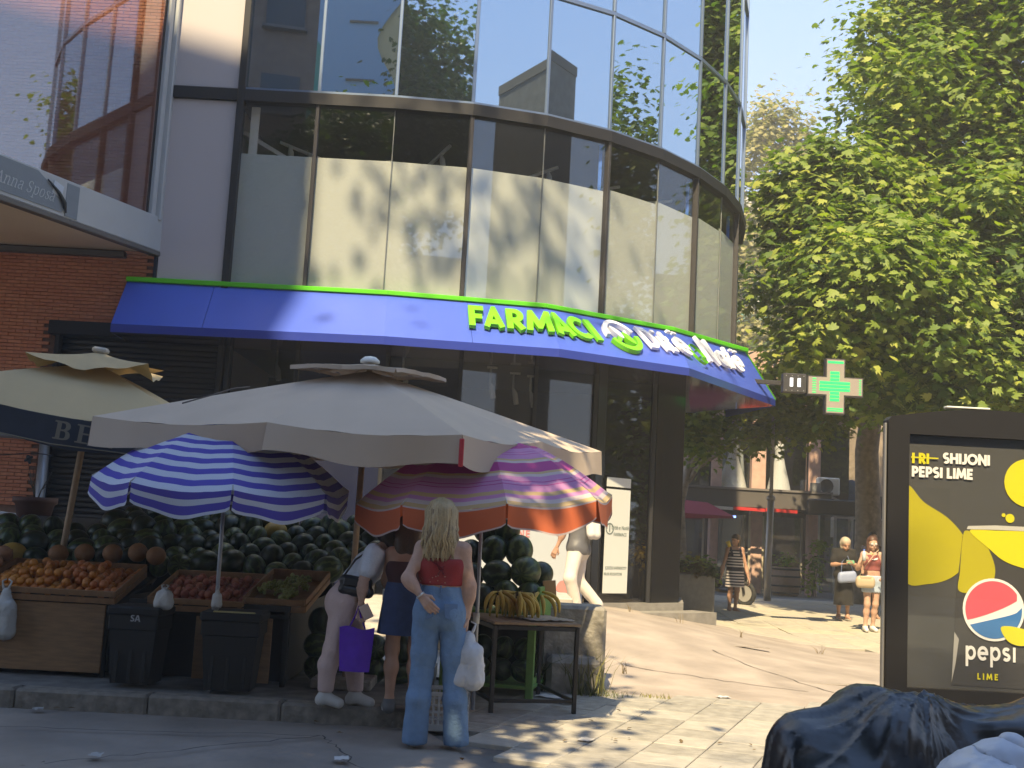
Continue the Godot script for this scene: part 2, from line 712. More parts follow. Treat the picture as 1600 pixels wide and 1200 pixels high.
func build_ground() -> void:
	var f := func(i, j):
		var x: float = -70.0 + 140.0 * i / 140.0
		var zz: float = j / 150.0
		var z: float = 22.0 - 162.0 * zz
		if j > 20 and j < 120:
			z = 2.0 - (j - 20) * 0.35
		elif j <= 20:
			z = 40.0 - j * 1.9
		else:
			z = -33.0 - (j - 120) * 6.0
		if i > 20 and i < 120:
			x = -10.0 + (i - 20) * 0.25
		elif i <= 20:
			x = -70.0 + i * 3.0
		else:
			x = 15.0 + (i - 120) * 3.0
		return Vector3(x, gh(x, z) - 0.03, z)
	var asphalt := nm("asphalt", lin(0.10, 0.098, 0.094), lin(0.19, 0.185, 0.175), 2.2, 0.9, 0.012, 0.4)
	structure("ground", grid_mesh(140, 150, f), asphalt)
	# the worn grey road in front of the kerb
	var dirty := nm("road_grey", lin(0.175, 0.15, 0.125), lin(0.29, 0.253, 0.215), 3.1, 0.86, 0.009, 0.6)
	var rd := func(i, j):
		var t: float = i / 24.0
		var z: float = -9.16 + 11.2 * j / 30.0
		var xe: float = -0.55 + 0.38 * (z + 9.0)
		return Vector3(lerpf(-16.0, xe, t), -0.012 + 0.006 * sin(z * 3.0 + t * 9.0), z)
	structure("road", grid_mesh(24, 30, rd), dirty)
	# asphalt strip that climbs to the shop
	var ramp_m := nm("ramp_asphalt", lin(0.27, 0.225, 0.185), lin(0.42, 0.355, 0.30), 2.6, 0.9, 0.01, 0.5)
	var rp := func(i, j):
		var x: float = 1.0 + 13.0 * i / 40.0
		var far: float = -19.6 + 2.4 * smoothstep(2.6, 6.0, x)
		var z: float = lerpf(-11.30, far, j / 30.0)
		return on(x, z, 0.009 if j > 0 else -0.03)
	structure("driveway", grid_mesh(40, 30, rp), ramp_m)
	var pl := func(i, j):
		return on(-4.0 + 5.1 * i / 12.0, -11.9 - 4.7 * j / 12.0, 0.002)
	structure("forecourt", grid_mesh(12, 12, pl), nm("forecourt_concrete", lin(0.36, 0.33, 0.28), lin(0.5, 0.46, 0.4), 1.7, 0.9))

	# square paving slabs in front of the stall, laid askew to the street
	var pave := structure("pavement", box(Vector3(0.02, 0.02, 0.02)), asphalt)
	pave.position = Vector3(0.6, -0.05, -8.6)
	var tones := []
	for i in 4:
		tones.append(nm("paving_%d" % i, lin(0.22 + 0.03 * i, 0.205 + 0.027 * i, 0.175 + 0.023 * i), lin(0.37 + 0.025 * i, 0.345 + 0.023 * i, 0.295 + 0.02 * i), 0.9 + 0.13 * i, 0.88, 0.02 + 0.004 * i, 0.7))
	var tile := box(Vector3(0.396, 0.045, 0.396), 0.005)
	var turn := -0.355
	var ca := cos(turn)
	var sa := sin(turn)
	for i in range(-5, 14):
		for j in range(-9, 9):
			var u := (i + 0.5) * 0.403
			var v := (j + 0.5) * 0.403
			var x := 0.66 + u * ca + v * sa
			var z := -8.6 - u * sa + v * ca
			if z < -11.42 or z > -4.6 or x < -0.33 + 0.38 * (z + 9.0) or x > 4.6:
				continue
			var drop := R.randf_range(-0.002, 0.002)
			put("paving_slab", tile, tones[R.randi() % 4], pave, X(Vector3(x, -0.0185 + drop, z) - pave.position, Vector3(R.randf_range(-0.003, 0.003), turn + R.randf_range(-0.004, 0.004), R.randf_range(-0.003, 0.003))))
	# kerbstones and the raised strip that the stall stands on
	var strip := nm("stall_strip", lin(0.10, 0.095, 0.085), lin(0.2, 0.19, 0.17), 1.3, 0.92)
	var st := S()
	add_box(st, X(Vector3(-7.2, 0.025, -10.6)), Vector3(13.2, 0.2, 2.9))
	structure("sidewalk", done(st), strip)
	var kerb := structure("kerb", box(Vector3(0.1, 0.1, 0.1)), strip)
	kerb.position = Vector3(-0.9, 0.02, -9.12)
	var km := nm("kerbstone", lin(0.14, 0.125, 0.10), lin(0.28, 0.25, 0.205), 0.7, 0.92, 0.02, 0.6)
	for i in 12:
		put("kerbstone", box(Vector3(0.992, 0.19, 0.2), 0.02), km, kerb, X(Vector3(-1.1 - i * 1.0, 0.036 + R.randf_range(-0.004, 0.004), -9.05 + R.randf_range(-0.008, 0.008)) - kerb.position))
	# pavers of the plaza beyond the driveway
	var plaza := structure("plaza", box(Vector3(0.1, 0.02, 0.1)), asphalt)
	plaza.position = Vector3(6, -0.03, -20)
	var pv := []
	for i in 4:
		pv.append(nm("paver_%d" % i, lin(0.34 + 0.025 * i, 0.31 + 0.022 * i, 0.255 + 0.018 * i), lin(0.46 + 0.015 * i, 0.42 + 0.014 * i, 0.35), 1.1 + 0.2 * i, 0.9))
	var slabm := box(Vector3(0.595, 0.05, 0.595), 0.006)
	for i in 26:
		for j in 22:
			var x := 2.2 + i * 0.603
			var z := -17.5 - j * 0.603
			if z > -19.4 + 2.1 * smoothstep(2.6, 6.0, x) or (x < 3.2 and z < -18.2) or x < 2.9 and z > -18.6 or absf(x) > -z * 0.48:
				continue
			var n := Vector3(gh(x - 0.3, z) - gh(x + 0.3, z), 0.6, gh(x, z - 0.3) - gh(x, z + 0.3)).normalized()
			var b := Basis(Vector3.RIGHT.slide(n).normalized(), n, Vector3.RIGHT.slide(n).normalized().cross(n))
			put("paver", slabm, pv[R.randi() % 4], plaza, Transform3D(b, on(x, z, -0.012 + R.randf_range(-0.002, 0.002)) - plaza.position))
	var patch := nm("patched_concrete", lin(0.25, 0.21, 0.17), lin(0.34, 0.29, 0.24), 0.5, 0.9)
	for p in [[3.55, -12.9, 0.75, 0.16, 0.02], [3.0, -15.1, 0.9, 0.12, -0.05]]:
		var s := S()
		add_box(s, Transform3D(), Vector3(p[2], 0.006, p[3]), 0.002)
		var o := structure("road_patch", done(s), patch)
		o.position = on(p[0], p[1], 0.008)
		o.rotation.y = p[4]
	# retaining wall beside the driveway
	var wm := nm("old_concrete", lin(0.16, 0.145, 0.12), lin(0.34, 0.315, 0.27), 1.1, 0.93, 0.02, 1.0)
	var w := thing("retaining_wall", "low weathered concrete wall beside the banana table, overgrown at its foot", "wall", Vector3(0.72, 0, -11.6))
	put("wall_block", box(Vector3(0.62, 0.9, 0.5), 0.03), wm, w, X(Vector3(0.0, 0.36, 0)))
	put("footing", box(Vector3(0.5, 0.5, 0.3), 0.05), wm, w, X(Vector3(0.0, 0.1, 0.24), Vector3(0.1, 0, 0)))
	var ledge := thing("concrete_ledge", "sunlit concrete ledge behind the heap of melons, its front edge in shade", "ledge", Vector3(-0.25, 0, -13.6))
	put("top_slab", box(Vector3(2.1, 0.14, 1.2), 0.015), nm("forecourt_concrete", Color(), Color()), ledge, X(Vector3(0, 0.72, 0)))
	put("support", box(Vector3(1.9, 0.7, 0.9)), wm, ledge, X(Vector3(0, 0.3, -0.1)))


# ---------------------------------------------------------------- glass building with the pharmacy
const PX := [-4.19, -3.06, -1.93, -0.80, 0.29, 1.29, 2.17, 2.91, 3.52, 3.98, 4.29, 4.46]
const PZ := [-16.5, -16.5, -16.5, -16.6, -16.91, -17.44, -18.15, -19.0, -19.95, -20.98, -22.07, -23.2]


func fp(i: int, y: float, out := 0.0) -> Vector3:
	var a := Vector3(PX[maxi(i - 1, 0)], 0, PZ[maxi(i - 1, 0)])
	var b := Vector3(PX[mini(i + 1, 11)], 0, PZ[mini(i + 1, 11)])
	var d := (b - a).normalized()
	return Vector3(PX[i], y, PZ[i]) + Vector3(-d.z, 0, d.x) * out


# a pane: thin slab between two plan points
func pane(n: String, a: Vector3, b: Vector3, y0: float, y1: float, t: float, mat: Material, parent: Node, tilt := 0.0) -> MeshInstance3D:
	var d := b - a
	var len := Vector2(d.x, d.z).length()
	var o := put(n, box(Vector3(len, y1 - y0, t)), mat, parent, Transform3D(Basis(Vector3.UP, -atan2(d.z, d.x)) * Basis(Vector3.RIGHT, tilt), Vector3((a.x + b.x) / 2, (y0 + y1) / 2, (a.z + b.z) / 2) - (parent as Node3D).position))
	return o


func band(pts: Array, y0: float, y1: float, thick: float) -> ArrayMesh:
	var s := S()
	for i in pts.size() - 1:
		var a: Vector3 = pts[i]
		var b: Vector3 = pts[i + 1]
		var da := Vector3(-(pts[i + 1] - pts[maxi(i - 1, 0)]).z, 0, (pts[i + 1] - pts[maxi(i - 1, 0)]).x).normalized()
		var j := mini(i + 2, pts.size() - 1)
		var db := Vector3(-(pts[j] - pts[i]).z, 0, (pts[j] - pts[i]).x).normalized()
		var ao := a + da * thick
		var bo := b + db * thick
		var Y := Vector3.UP
		quad(s, ao + Y * y0, bo + Y * y0, bo + Y * y1, ao + Y * y1)
		quad(s, b + Y * y0, a + Y * y0, a + Y * y1, b + Y * y1)
		quad(s, ao + Y * y1, bo + Y * y1, b + Y * y1, a + Y * y1)
		quad(s, a + Y * y0, b + Y * y0, bo + Y * y0, ao + Y * y0)
		if i == 0:
			quad(s, a + Y * y0, ao + Y * y0, ao + Y * y1, a + Y * y1)
		if i == pts.size() - 2:
			quad(s, bo + Y * y0, b + Y * y0, b + Y * y1, bo + Y * y1)
	return done(s)


func build_pharmacy() -> void:
	var t := thing("pharmacy_building", "curved glass office building with frosted windows above the blue pharmacy sign", "building", Vector3(0, 0, -17))
	var dark := mt("dark_frame", 0.008, 0.008, 0.011, 0.65, 0.0)
	var brown := mt("brown_mullion", 0.035, 0.032, 0.034, 0.65, 0.0)
	var alu := mt("blue_grey_frame", 0.19, 0.25, 0.36, 0.35, 0.6)
	var mirror := mt("mirror_glass", 0.46, 0.56, 0.64, 0.012, 1.0)
	var clear := coated("clear_glass", 0.085)
	var film := mt("frosted_film", 0.43, 0.455, 0.415, 0.6)
	var O := -t.position
	# frosted storey
	for i in 10:
		var a := fp(i, 0)
		var b := fp(i + 1, 0)
		var g := pane("window_pane", a, b, 4.72, 7.52, 0.012, clear, t, 0.0)
		var ftop0 := 6.76 + 0.05 * maxf(0, i - 4)
		pane("frosted_film", fp(i, 0, -0.03), fp(i + 1, 0, -0.03), 4.72, ftop0, 0.006, film, t)
		if i in [0, 1, 3, 5, 7, 9]:
			put("mullion", box(Vector3(0.055, 2.85, 0.10), 0.006), brown if i > 0 else dark, t, Transform3D(Basis(Vector3.UP, -atan2(b.z - a.z, b.x - a.x)), fp(i, 6.13, 0.01) + O))
		else:
			put("glass_joint", box(Vector3(0.012, 2.8, 0.016)), mt("silicone", 0.16, 0.17, 0.17, 0.6), t, Transform3D(Basis(Vector3.UP, -atan2(b.z - a.z, b.x - a.x)), fp(i, 6.12, 0.004) + O))
	for i in [5, 7, 9]:   # blue edge of the return behind three of the mullions
		put("blue_strip", box(Vector3(0.05, 1.0, 0.06)), mt("blue_strip", 0.02, 0.12, 0.5, 0.5), t, X(fp(i, 7.0, -0.09) + O + Vector3(-0.055, 0, 0)))
	var pts := []
	for i in 12:
		pts.append(fp(i, 0) + O)
	var full := [Vector3(-5.30, 0, -16.5) + O] + pts
	put("storey_band", band(full, 7.53, 7.70, 0.09), dark, t)
	put("storey_band", band(pts, 7.70, 7.745, 0.05), alu, t)
	# mirror-glass storeys
	for row in [[7.745, 9.60], [9.66, 11.9], [11.96, 14.4], [14.46, 17.0], [17.06, 20.0]]:
		for i in 11:
			var g := pane("mirror_pane", fp(i, 0), fp(i + 1, 0), row[0] + 0.01, row[1], 0.02, mirror, t, R.randf_range(-0.004, 0.004))
			g.rotation.y += R.randf_range(-0.006, 0.006)
			var d := fp(i + 1, 0) - fp(i, 0)
			put("mullion", box(Vector3(0.05, row[1] - row[0], 0.05), 0.008), alu if i > 0 else dark, t, Transform3D(Basis(Vector3.UP, -atan2(d.z, d.x)), fp(i, (row[0] + row[1]) / 2, 0.018) + O))
		put("transom", band(pts, row[1], row[1] + 0.06, 0.04), alu, t)
	# grey cladding left of the glass
	var grey := mt("grey_cladding", 0.47, 0.43, 0.435, 0.55)
	for y in [[4.5, 7.53], [7.71, 10.6], [10.68, 14.0], [14.08, 20.0]]:
		put("cladding_panel", box(Vector3(0.95, y[1] - y[0] - 0.012, 0.08), 0.008), grey, t, X(Vector3(-4.72, (y[0] + y[1]) / 2, -16.5) + O))
	put("side_wall", box(Vector3(0.1, 4.55, 10.2)), grey, t, X(Vector3(-4.36, 2.27, -21.9) + O))
	put("corner_post", box(Vector3(0.10, 15.5, 0.16), 0.01), dark, t, X(Vector3(-4.19, 12.25, -16.47) + O))
	put("cladding_edge", box(Vector3(0.045, 3.2, 0.1)), mt("blue_black", 0.015, 0.02, 0.04, 0.5), t, X(Vector3(-5.225, 6.0, -16.5) + O))
	# inside the frosted storey: floor, ceiling and back wall, and lamps on tracks
	var room := PackedVector2Array()
	for i in 12:
		room.append(Vector2(PX[i], PZ[i]) + Vector2(0, -0.12))
	room.append(Vector2(4.3, -27))
	room.append(Vector2(-4.3, -27))
	for y in [[4.55, "floor_slab"], [7.6, "ceiling_slab"], [20.0, "roof_slab"]]:
		var s := S()
		var ix := Geometry2D.triangulate_polygon(room)
		for k in range(0, ix.size(), 3):
			var q := []
			for n in 3:
				q.append(Vector3(room[ix[k + n]].x, y[0], room[ix[k + n]].y) + O)
			tri(s, q[0], q[1], q[2])
			tri(s, q[2] - Vector3(0, 0.12, 0), q[1] - Vector3(0, 0.12, 0), q[0] - Vector3(0, 0.12, 0))
		put(y[1], done(s), mt("navy_ceiling", 0.035, 0.04, 0.055, 0.7), t)
	put("back_wall", box(Vector3(9, 3, 0.1)), mt("room_wall", 0.06, 0.062, 0.07, 0.8), t, X(Vector3(0, 6.1, -23.5) + O))
	put("side_wall", box(Vector3(0.1, 15.4, 10.4)), grey, t, X(Vector3(-4.33, 12.3, -21.8) + O))
	put("rear_wall", box(Vector3(9.0, 15.5, 0.2)), grey, t, X(Vector3(0, 12.25, -27.1) + O))
	put("rear_wall", box(Vector3(7.0, 4.5, 0.2)), grey, t, X(Vector3(-0.9, 2.25, -27.1) + O))
	put("end_wall", box(Vector3(0.12, 15.4, 3.7)), grey, t, X(Vector3(4.38, 12.3, -25.1) + O))
	put("sloping_ceiling", box(Vector3(1.3, 0.06, 3.0)), mt("pale_wall", 0.55, 0.54, 0.48, 0.8), t, X(Vector3(-3.75, 6.95, -18.4) + O, Vector3(0, 0, -0.5)))
	put("wall_strip", box(Vector3(0.12, 2.6, 0.05)), mt("pale_wall"), t, X(Vector3(-4.0, 6.2, -16.62) + O))
	var white := mt("white_fitting", 0.7, 0.7, 0.66, 0.45)
	for tr in [[Vector3(-3.78, 7.25, -17.4), Vector3(-2.9, 6.98, -17.6), 3], [Vector3(-1.75, 6.9, -17.9), Vector3(-1.15, 7.38, -17.5), 2], [Vector3(-0.45, 6.95, -18.3), Vector3(0.55, 7.25, -17.9), 3], [Vector3(0.35, 7.02, -19.0), Vector3(1.6, 7.2, -18.6), 2], [Vector3(1.6, 7.1, -19.4), Vector3(2.6, 7.3, -19.6), 2]]:
		var a: Vector3 = tr[0] + O
		var b: Vector3 = tr[1] + O
		bar("light_track", a, b, 0.05, 0.04, white, t)
		for k in tr[2]:
			var p := a.lerp(b, (k + 0.5) / tr[2])
			put("spot_lamp", tube([p + Vector3(0, 0.02, 0), p + Vector3(0.03, -0.1, 0.02), p + Vector3(0.05, -0.24, 0.06)], [0.012, 0.045, 0.045], 10), white, t)
	# ground floor
	var navy := mt("navy_panel", 0.014, 0.017, 0.042, 0.12)
	mats["navy_panel"].metallic_specular = 0.6
	var tint := glass("tinted_glass", 0.006, 0.007, 0.012, 0.30)
	mats["tinted_glass"].metallic_specular = 0.65
	var gx := [-4.1, -3.1, -1.8, -0.75, 0.35, 1.28, 1.42, 2.27, 2.38, 2.78]
	var gz := [-16.62, -16.62, -16.62, -16.7, -17.0, -17.5, -17.6, -18.28, -18.4, -18.82]
	for i in 9:
		var a := Vector3(gx[i], 0, gz[i])
		var b := Vector3(gx[i + 1], 0, gz[i + 1])
		var solid: bool = i in [1, 5, 7, 8]
		pane("shop_column" if i >= 5 and solid else "shop_pane", a, b, 0.45, 3.98, 0.14 if i >= 5 and solid else 0.02, mt("black_column", 0.012, 0.012, 0.014, 0.12) if i >= 5 and solid else (navy if i == 1 else tint), t)
		put("shop_mullion", box(Vector3(0.06, 3.5, 0.1), 0.006), dark, t, X(a + Vector3(0, 2.22, 0.02) + O))
	pane("shop_pane", Vector3(2.78, 0, -18.82), Vector3(3.0, 0, -22.6), 0.45, 3.98, 0.02, tint, t)
	pane("side_shop_wall", Vector3(3.0, 0, -22.6), Vector3(3.2, 0, -27), 0.3, 4.5, 0.1, mt("black_column"), t)
	put("door_sill", band([Vector3(-4.2, 0, -16.55) + O, Vector3(-0.8, 0, -16.6) + O, Vector3(0.3, 0, -16.95) + O, Vector3(1.3, 0, -17.5) + O, Vector3(2.8, 0, -18.8) + O, Vector3(3.02, 0, -20.5) + O], 0.2, 0.5, 0.12), nm("plinth", lin(0.20, 0.185, 0.165), lin(0.32, 0.3, 0.27), 0.8, 0.6), t)
	put("plinth_step", band([Vector3(0.6, 0, -17.1) + O, Vector3(1.3, 0, -17.45) + O, Vector3(2.72, 0, -18.6) + O, Vector3(3.1, 0, -19.0) + O], -0.1, 0.38, 0.45), nm("plinth"), t)
	for q in [[-4.3, 0.4, -17.15], [0.4, 1.4, -18.1], [1.4, 2.6, -19.1]]:
		put("shop_floor", box(Vector3(q[1] - q[0] - 0.003, 0.1, 26.0 + q[2])), mt("shop_floor", 0.12, 0.12, 0.13, 0.25), t, X(Vector3((q[0] + q[1]) / 2, 0.42, (q[2] - 26.0) / 2) + O))
		put("shop_ceiling", box(Vector3(q[1] - q[0] - 0.003, 0.08, 26.0 + q[2])), mt("shop_ceiling", 0.02, 0.022, 0.05, 0.6), t, X(Vector3((q[0] + q[1]) / 2, 4.05, (q[2] - 26.0) / 2) + O))
	put("shop_back_wall", box(Vector3(7, 3.5, 0.1)), mt("shop_wall", 0.012, 0.014, 0.035, 0.7), t, X(Vector3(-0.9, 2.2, -20.5) + O))
	for p in [[-3.55, 3.72], [-2.75, 3.72], [-1.65, 3.78], [-0.33, 3.62], [0.02, 3.55], [0.28, 3.52]]:
		var q := Vector3(p[0], p[1], -17.35) + O
		put("shop_spot", tube([q + Vector3(0, 0.28, 0), q + Vector3(0, 0.06, 0), q + Vector3(0.03, -0.02, 0.03), q + Vector3(0.06, -0.18, 0.06)], [0.015, 0.018, 0.042, 0.042], 10), white, t)
		put("spot_plate", box(Vector3(0.16, 0.03, 0.05), 0.005), white, t, X(q + Vector3(0.02, 0.29, 0)))
	put("shelf_light", box(Vector3(0.5, 0.04, 0.05)), white, t, X(Vector3(-0.5, 3.15, -17.6) + O))
	put("counter_top", box(Vector3(1.2, 0.1, 0.5), 0.02), mt("warm_counter", 0.35, 0.22, 0.12, 0.4), t, X(Vector3(0.1, 2.55, -18.1) + O))
	# white poster behind the door glass and the big white poster by the stall
	var paper := mt("poster_white", 0.62, 0.64, 0.62, 0.5)
	var ink := mt("poster_ink", 0.12, 0.16, 0.15, 0.6)
	var dm := Basis(Vector3.UP, 0.72)
	var dp := Vector3(1.66, 0, -17.72)
	var board := put("door_poster", box(Vector3(0.52, 1.55, 0.012)), paper, t, Transform3D(dm, dp + Vector3(0.04, 1.42, 0.05) + O))
	put("door_poster_head", box(Vector3(0.52, 0.14, 0.012)), paper, t, Transform3D(dm, dp + Vector3(0.04, 2.3, 0.05) + O))
	for k in 5:
		put("door_tab", box(Vector3(0.06, 0.1, 0.012)), mt("black_column"), t, Transform3D(dm, dp + dm * Vector3(-0.2 + 0.1 * k, 2.18, 0.058) + O))
	for w in [["Ditë e Natë", 0.055, 0.06, 1.62], ["FARMACI", 0.05, 0.06, 1.52], ["ÇELËSI SHËNDETIT", 0.04, 0.0, 1.02], ["NUK KUSHTON", 0.042, -0.06, 0.93]]:
		put("lettering", words(w[0], w[1], 0.004, 0.0, "Droid Sans", 400), ink, board, X(Vector3(w[2], w[3] - 1.42, 0.008)))
	put("logo_ring", slab(circle(0.085, 24), 0.004, [circle(0.07, 24, 0, 0, TAU, 0)]), ink, board, X(Vector3(-0.17, 0.18, 0.007)))
	put("logo_stem", box(Vector3(0.016, 0.11, 0.004)), ink, board, X(Vector3(-0.17, 0.19, 0.009)))

	var big := thing("white_poster", "large white poster with red lettering on the shop front behind the melons", "poster", Vector3(-0.02, 0.5, -16.45), -0.12)
	put("sheet", box(Vector3(2.3, 1.7, 0.02), 0.004), mt("poster_pale", 0.40, 0.43, 0.47, 0.4), big, X(Vector3(0, 0.85, 0)))
	var red := mt("poster_red", 0.45, 0.16, 0.17, 0.5)
	put("lettering", words("KA", 0.11, 0.004), red, big, X(Vector3(0.02, 1.20, 0.014)))
	put("lettering", words("NE", 0.10, 0.004), red, big, X(Vector3(0.30, 0.96, 0.014)))
	put("red_patch", slab(blob([Vector2(0, 0), Vector2(0.25, 0), Vector2(0.28, 0.12), Vector2(0.05, 0.14)]), 0.004), mt("poster_pink", 0.55, 0.2, 0.18, 0.5), big, X(Vector3(0.8, 0.2, 0.012)))


# ---------------------------------------------------------------- the blue sign canopy
const TX := [-5.59, -1.85, 0.43, 2.50, 3.98]
const TZ := [-16.42, -16.42, -16.75, -18.12, -19.75]
const BX := [-5.55, -1.77, 0.63, 2.61, 4.64]
const BZ := [-15.80, -15.61, -15.90, -17.06, -20.30]


func build_canopy() -> void:
	var t := thing("sign_canopy", "blue wrap-round pharmacy sign canopy with a green top edge and raised lettering", "canopy", Vector3(0, 4, -16))
	var O := -t.position
	var blue := nm("sign_blue", lin(0.058, 0.105, 0.50), lin(0.066, 0.118, 0.54), 2.0, 0.42, 0.01)
	var green := mt("sign_green", 0.10, 0.52, 0.005, 0.45)
	var soff := mt("glossy_soffit", 0.03, 0.026, 0.045, 0.06)
	mats["glossy_soffit"].metallic_specular = 0.9
	var lip := mt("blue_lip", 0.025, 0.045, 0.30, 0.35)
	var y1 := 4.75
	var y0 := 4.02
	for i in 4:
		var a := Vector3(TX[i], y1, TZ[i]) + O
		var b := Vector3(TX[i + 1], y1, TZ[i + 1]) + O
		var c := Vector3(BX[i + 1], y0, BZ[i + 1]) + O
		var d := Vector3(BX[i], y0, BZ[i]) + O
		var cuts := [0.0, 1.0]
		if i == 0:
			cuts = [0.0, 0.335, 1.0]
		elif i == 1:
			cuts = [0.0, 0.5, 1.0]
		for k in cuts.size() - 1:
			var s := S()
			var e0: float = cuts[k] + (0.002 if k > 0 else 0.0)
			var e1: float = cuts[k + 1]
			var q := [d.lerp(c, e0), d.lerp(c, e1), a.lerp(b, e1), a.lerp(b, e0)]
			var back := Vector3(0, -0.02, -0.05)
			for gi in 8:
				for gj in 6:
					var g := func(u: float, v: float) -> Vector3: return (q[0] as Vector3).lerp(q[1], u).lerp((q[3] as Vector3).lerp(q[2], u), v)
					quad(s, g.call(gi / 8.0, gj / 6.0), g.call((gi + 1) / 8.0, gj / 6.0), g.call((gi + 1) / 8.0, (gj + 1) / 6.0), g.call(gi / 8.0, (gj + 1) / 6.0))
			quad(s, q[3] + back, q[2] + back, q[1] + back, q[0] + back)
			quad(s, q[0], q[3], q[3] + back, q[0] + back)
			quad(s, q[1] + back, q[2] + back, q[2], q[1])
			put("fascia_panel", done(s), blue, t)
		var s2 := S()
		var dn := Vector3(0, -0.115, 0)
		quad(s2, d + dn, c + dn, c, d)
		quad(s2, c + dn + Vector3(0, 0, -0.03), d + dn + Vector3(0, 0, -0.03), d + Vector3(0, 0, -0.03), c + Vector3(0, 0, -0.03))
		put("fascia_lip", done(s2), lip, t)
		bar("green_edge", a + Vector3(-0.01, 0.025, 0.0), b + Vector3(0.01, 0.025, 0.0), 0.10, 0.07, green, t, 0.01)
		var s3 := S()
		var ga := Vector3(minf(TX[i] + 0.0, 2.8), 3.91, TZ[i] - 0.35) + O
		var gb := Vector3(minf(TX[i + 1] + 0.0, 2.8), 3.91, TZ[i + 1] - 0.35) + O
		if i == 3:
			gb = Vector3(3.1, 3.91, -22.5) + O
		quad(s3, ga, gb, c + dn, d + dn)
		quad(s3, d + dn + Vector3.UP * 0.03, c + dn + Vector3.UP * 0.03, gb + Vector3.UP * 0.03, ga + Vector3.UP * 0.03)
		put("soffit_panel", done(s3), soff, t)
	# ends
	var tip := Vector3(BX[4], y0, BZ[4]) + O
	var top := Vector3(TX[4], y1, TZ[4]) + O
	var e := S()
	var rear := Vector3(4.2, y0, -22.6) + O
	quad(e, tip, rear, rear + Vector3(-0.1, 0.7, 0), top)
	quad(e, tip + Vector3(0, -0.115, 0), rear + Vector3(0, -0.115, 0), rear, tip)
	put("end_panel", done(e), blue, t)
	bar("green_edge", top + Vector3(0, 0.025, 0), rear + Vector3(-0.1, 0.725, 0), 0.10, 0.07, green, t, 0.01)
	bar("green_edge", top, tip, 0.035, 0.03, green, t, 0.01)
	var s4 := S()
	var la := Vector3(TX[0], y1, TZ[0]) + O
	var lb := Vector3(BX[0], y0, BZ[0]) + O
	tri(s4, la, Vector3(la.x, lb.y, la.z), lb)
	quad(s4, lb, Vector3(la.x, lb.y, la.z), Vector3(la.x, lb.y - 0.115, la.z), lb + Vector3(0, -0.115, 0))
	put("end_panel", done(s4), blue, t)
	# raised letters; u runs along the top edge in metres from the second kink
	var mats2 := [mt("letter_green", 0.17, 0.60, 0.003, 0.45), mt("letter_white", 0.80, 0.80, 0.84, 0.45)]
	# each letter: facet, place along it, width, letter, green (0) or white (1), foot and height on the face
	var spots := [[1, 0.533, 0.225, "F", 0, 0.29, 0.54], [1, 0.637, 0.29, "A", 0, 0.29, 0.54], [1, 0.767, 0.27, "R", 0, 0.285, 0.54], [1, 0.91, 0.39, "M", 0, 0.28, 0.54], [2, 0.08, 0.31, "A", 0, 0.275, 0.55], [2, 0.215, 0.31, "C", 0, 0.27, 0.55], [2, 0.322, 0.115, "I", 0, 0.265, 0.55],
		[2, 0.774, 0.25, "D", 1, 0.30, 0.60], [2, 0.862, 0.085, "i", 1, 0.29, 0.60], [2, 0.924, 0.15, "t", 1, 0.29, 0.60], [3, 0.036, 0.42, "ë", 1, 0.30, 0.56], [3, 0.18, 0.36, "e", 0, 0.22, 0.56], [3, 0.324, 0.42, "N", 1, 0.33, 0.52], [3, 0.46, 0.34, "a", 1, 0.36, 0.46], [3, 0.555, 0.22, "t", 1, 0.37, 0.44], [3, 0.66, 0.38, "ë", 1, 0.38, 0.44]]
	for sp in spots:
		var i: int = sp[0]
		var a := Vector3(TX[i], y1, TZ[i]) + O
		var b := Vector3(TX[i + 1], y1, TZ[i + 1]) + O
		var c := Vector3(BX[i + 1], y0, BZ[i + 1]) + O
		var d := Vector3(BX[i], y0, BZ[i]) + O
		var cap: float = sp[6]
		var lowp := d.lerp(c, sp[1])
		var hip := a.lerp(b, sp[1])
		var upv := (hip - lowp).normalized()
		var al := ((c - d) + (b - a)).normalized()
		var n := al.cross(upv).normalized()
		var basis := Basis(al, n.cross(al), n)
		var gw: float = glyph(sp[3])[0]
		var foot: float = lowp.distance_to(hip) * sp[5]
		var at: Vector3 = lowp + upv * foot + n * 0.03 - al * (sp[2] * 0.5)
		put("letter", stroke_letter(sp[3], 0.115 if sp[4] == 0 else 0.095, 0.055 if sp[0] == 1 else 0.045), mats2[sp[4]], t, Transform3D(basis.scaled_local(Vector3(sp[2] / gw, cap, 1)), at))
	# round emblem: two arcs and two leaves
	var i2 := 2
	var u := 0.512
	var lo2 := (Vector3(BX[2], y0, BZ[2]) + O).lerp(Vector3(BX[3], y0, BZ[3]) + O, u)
	var hi2 := (Vector3(TX[2], y1, TZ[2]) + O).lerp(Vector3(TX[3], y1, TZ[3]) + O, u)
	var al2 := (Vector3(BX[3], y0, BZ[3]) - Vector3(BX[2], y0, BZ[2])).normalized()
	var up2 := (hi2 - lo2).normalized()
	var n2 := al2.cross(up2).normalized()
	var em := Node3D.new()
	em.name = "emblem"
	t.add_child(em)
	em.transform = Transform3D(Basis(al2, n2.cross(al2), n2), lo2.lerp(hi2, 0.49) + n2 * 0.012).scaled_local(Vector3(0.72, 1.05, 1))
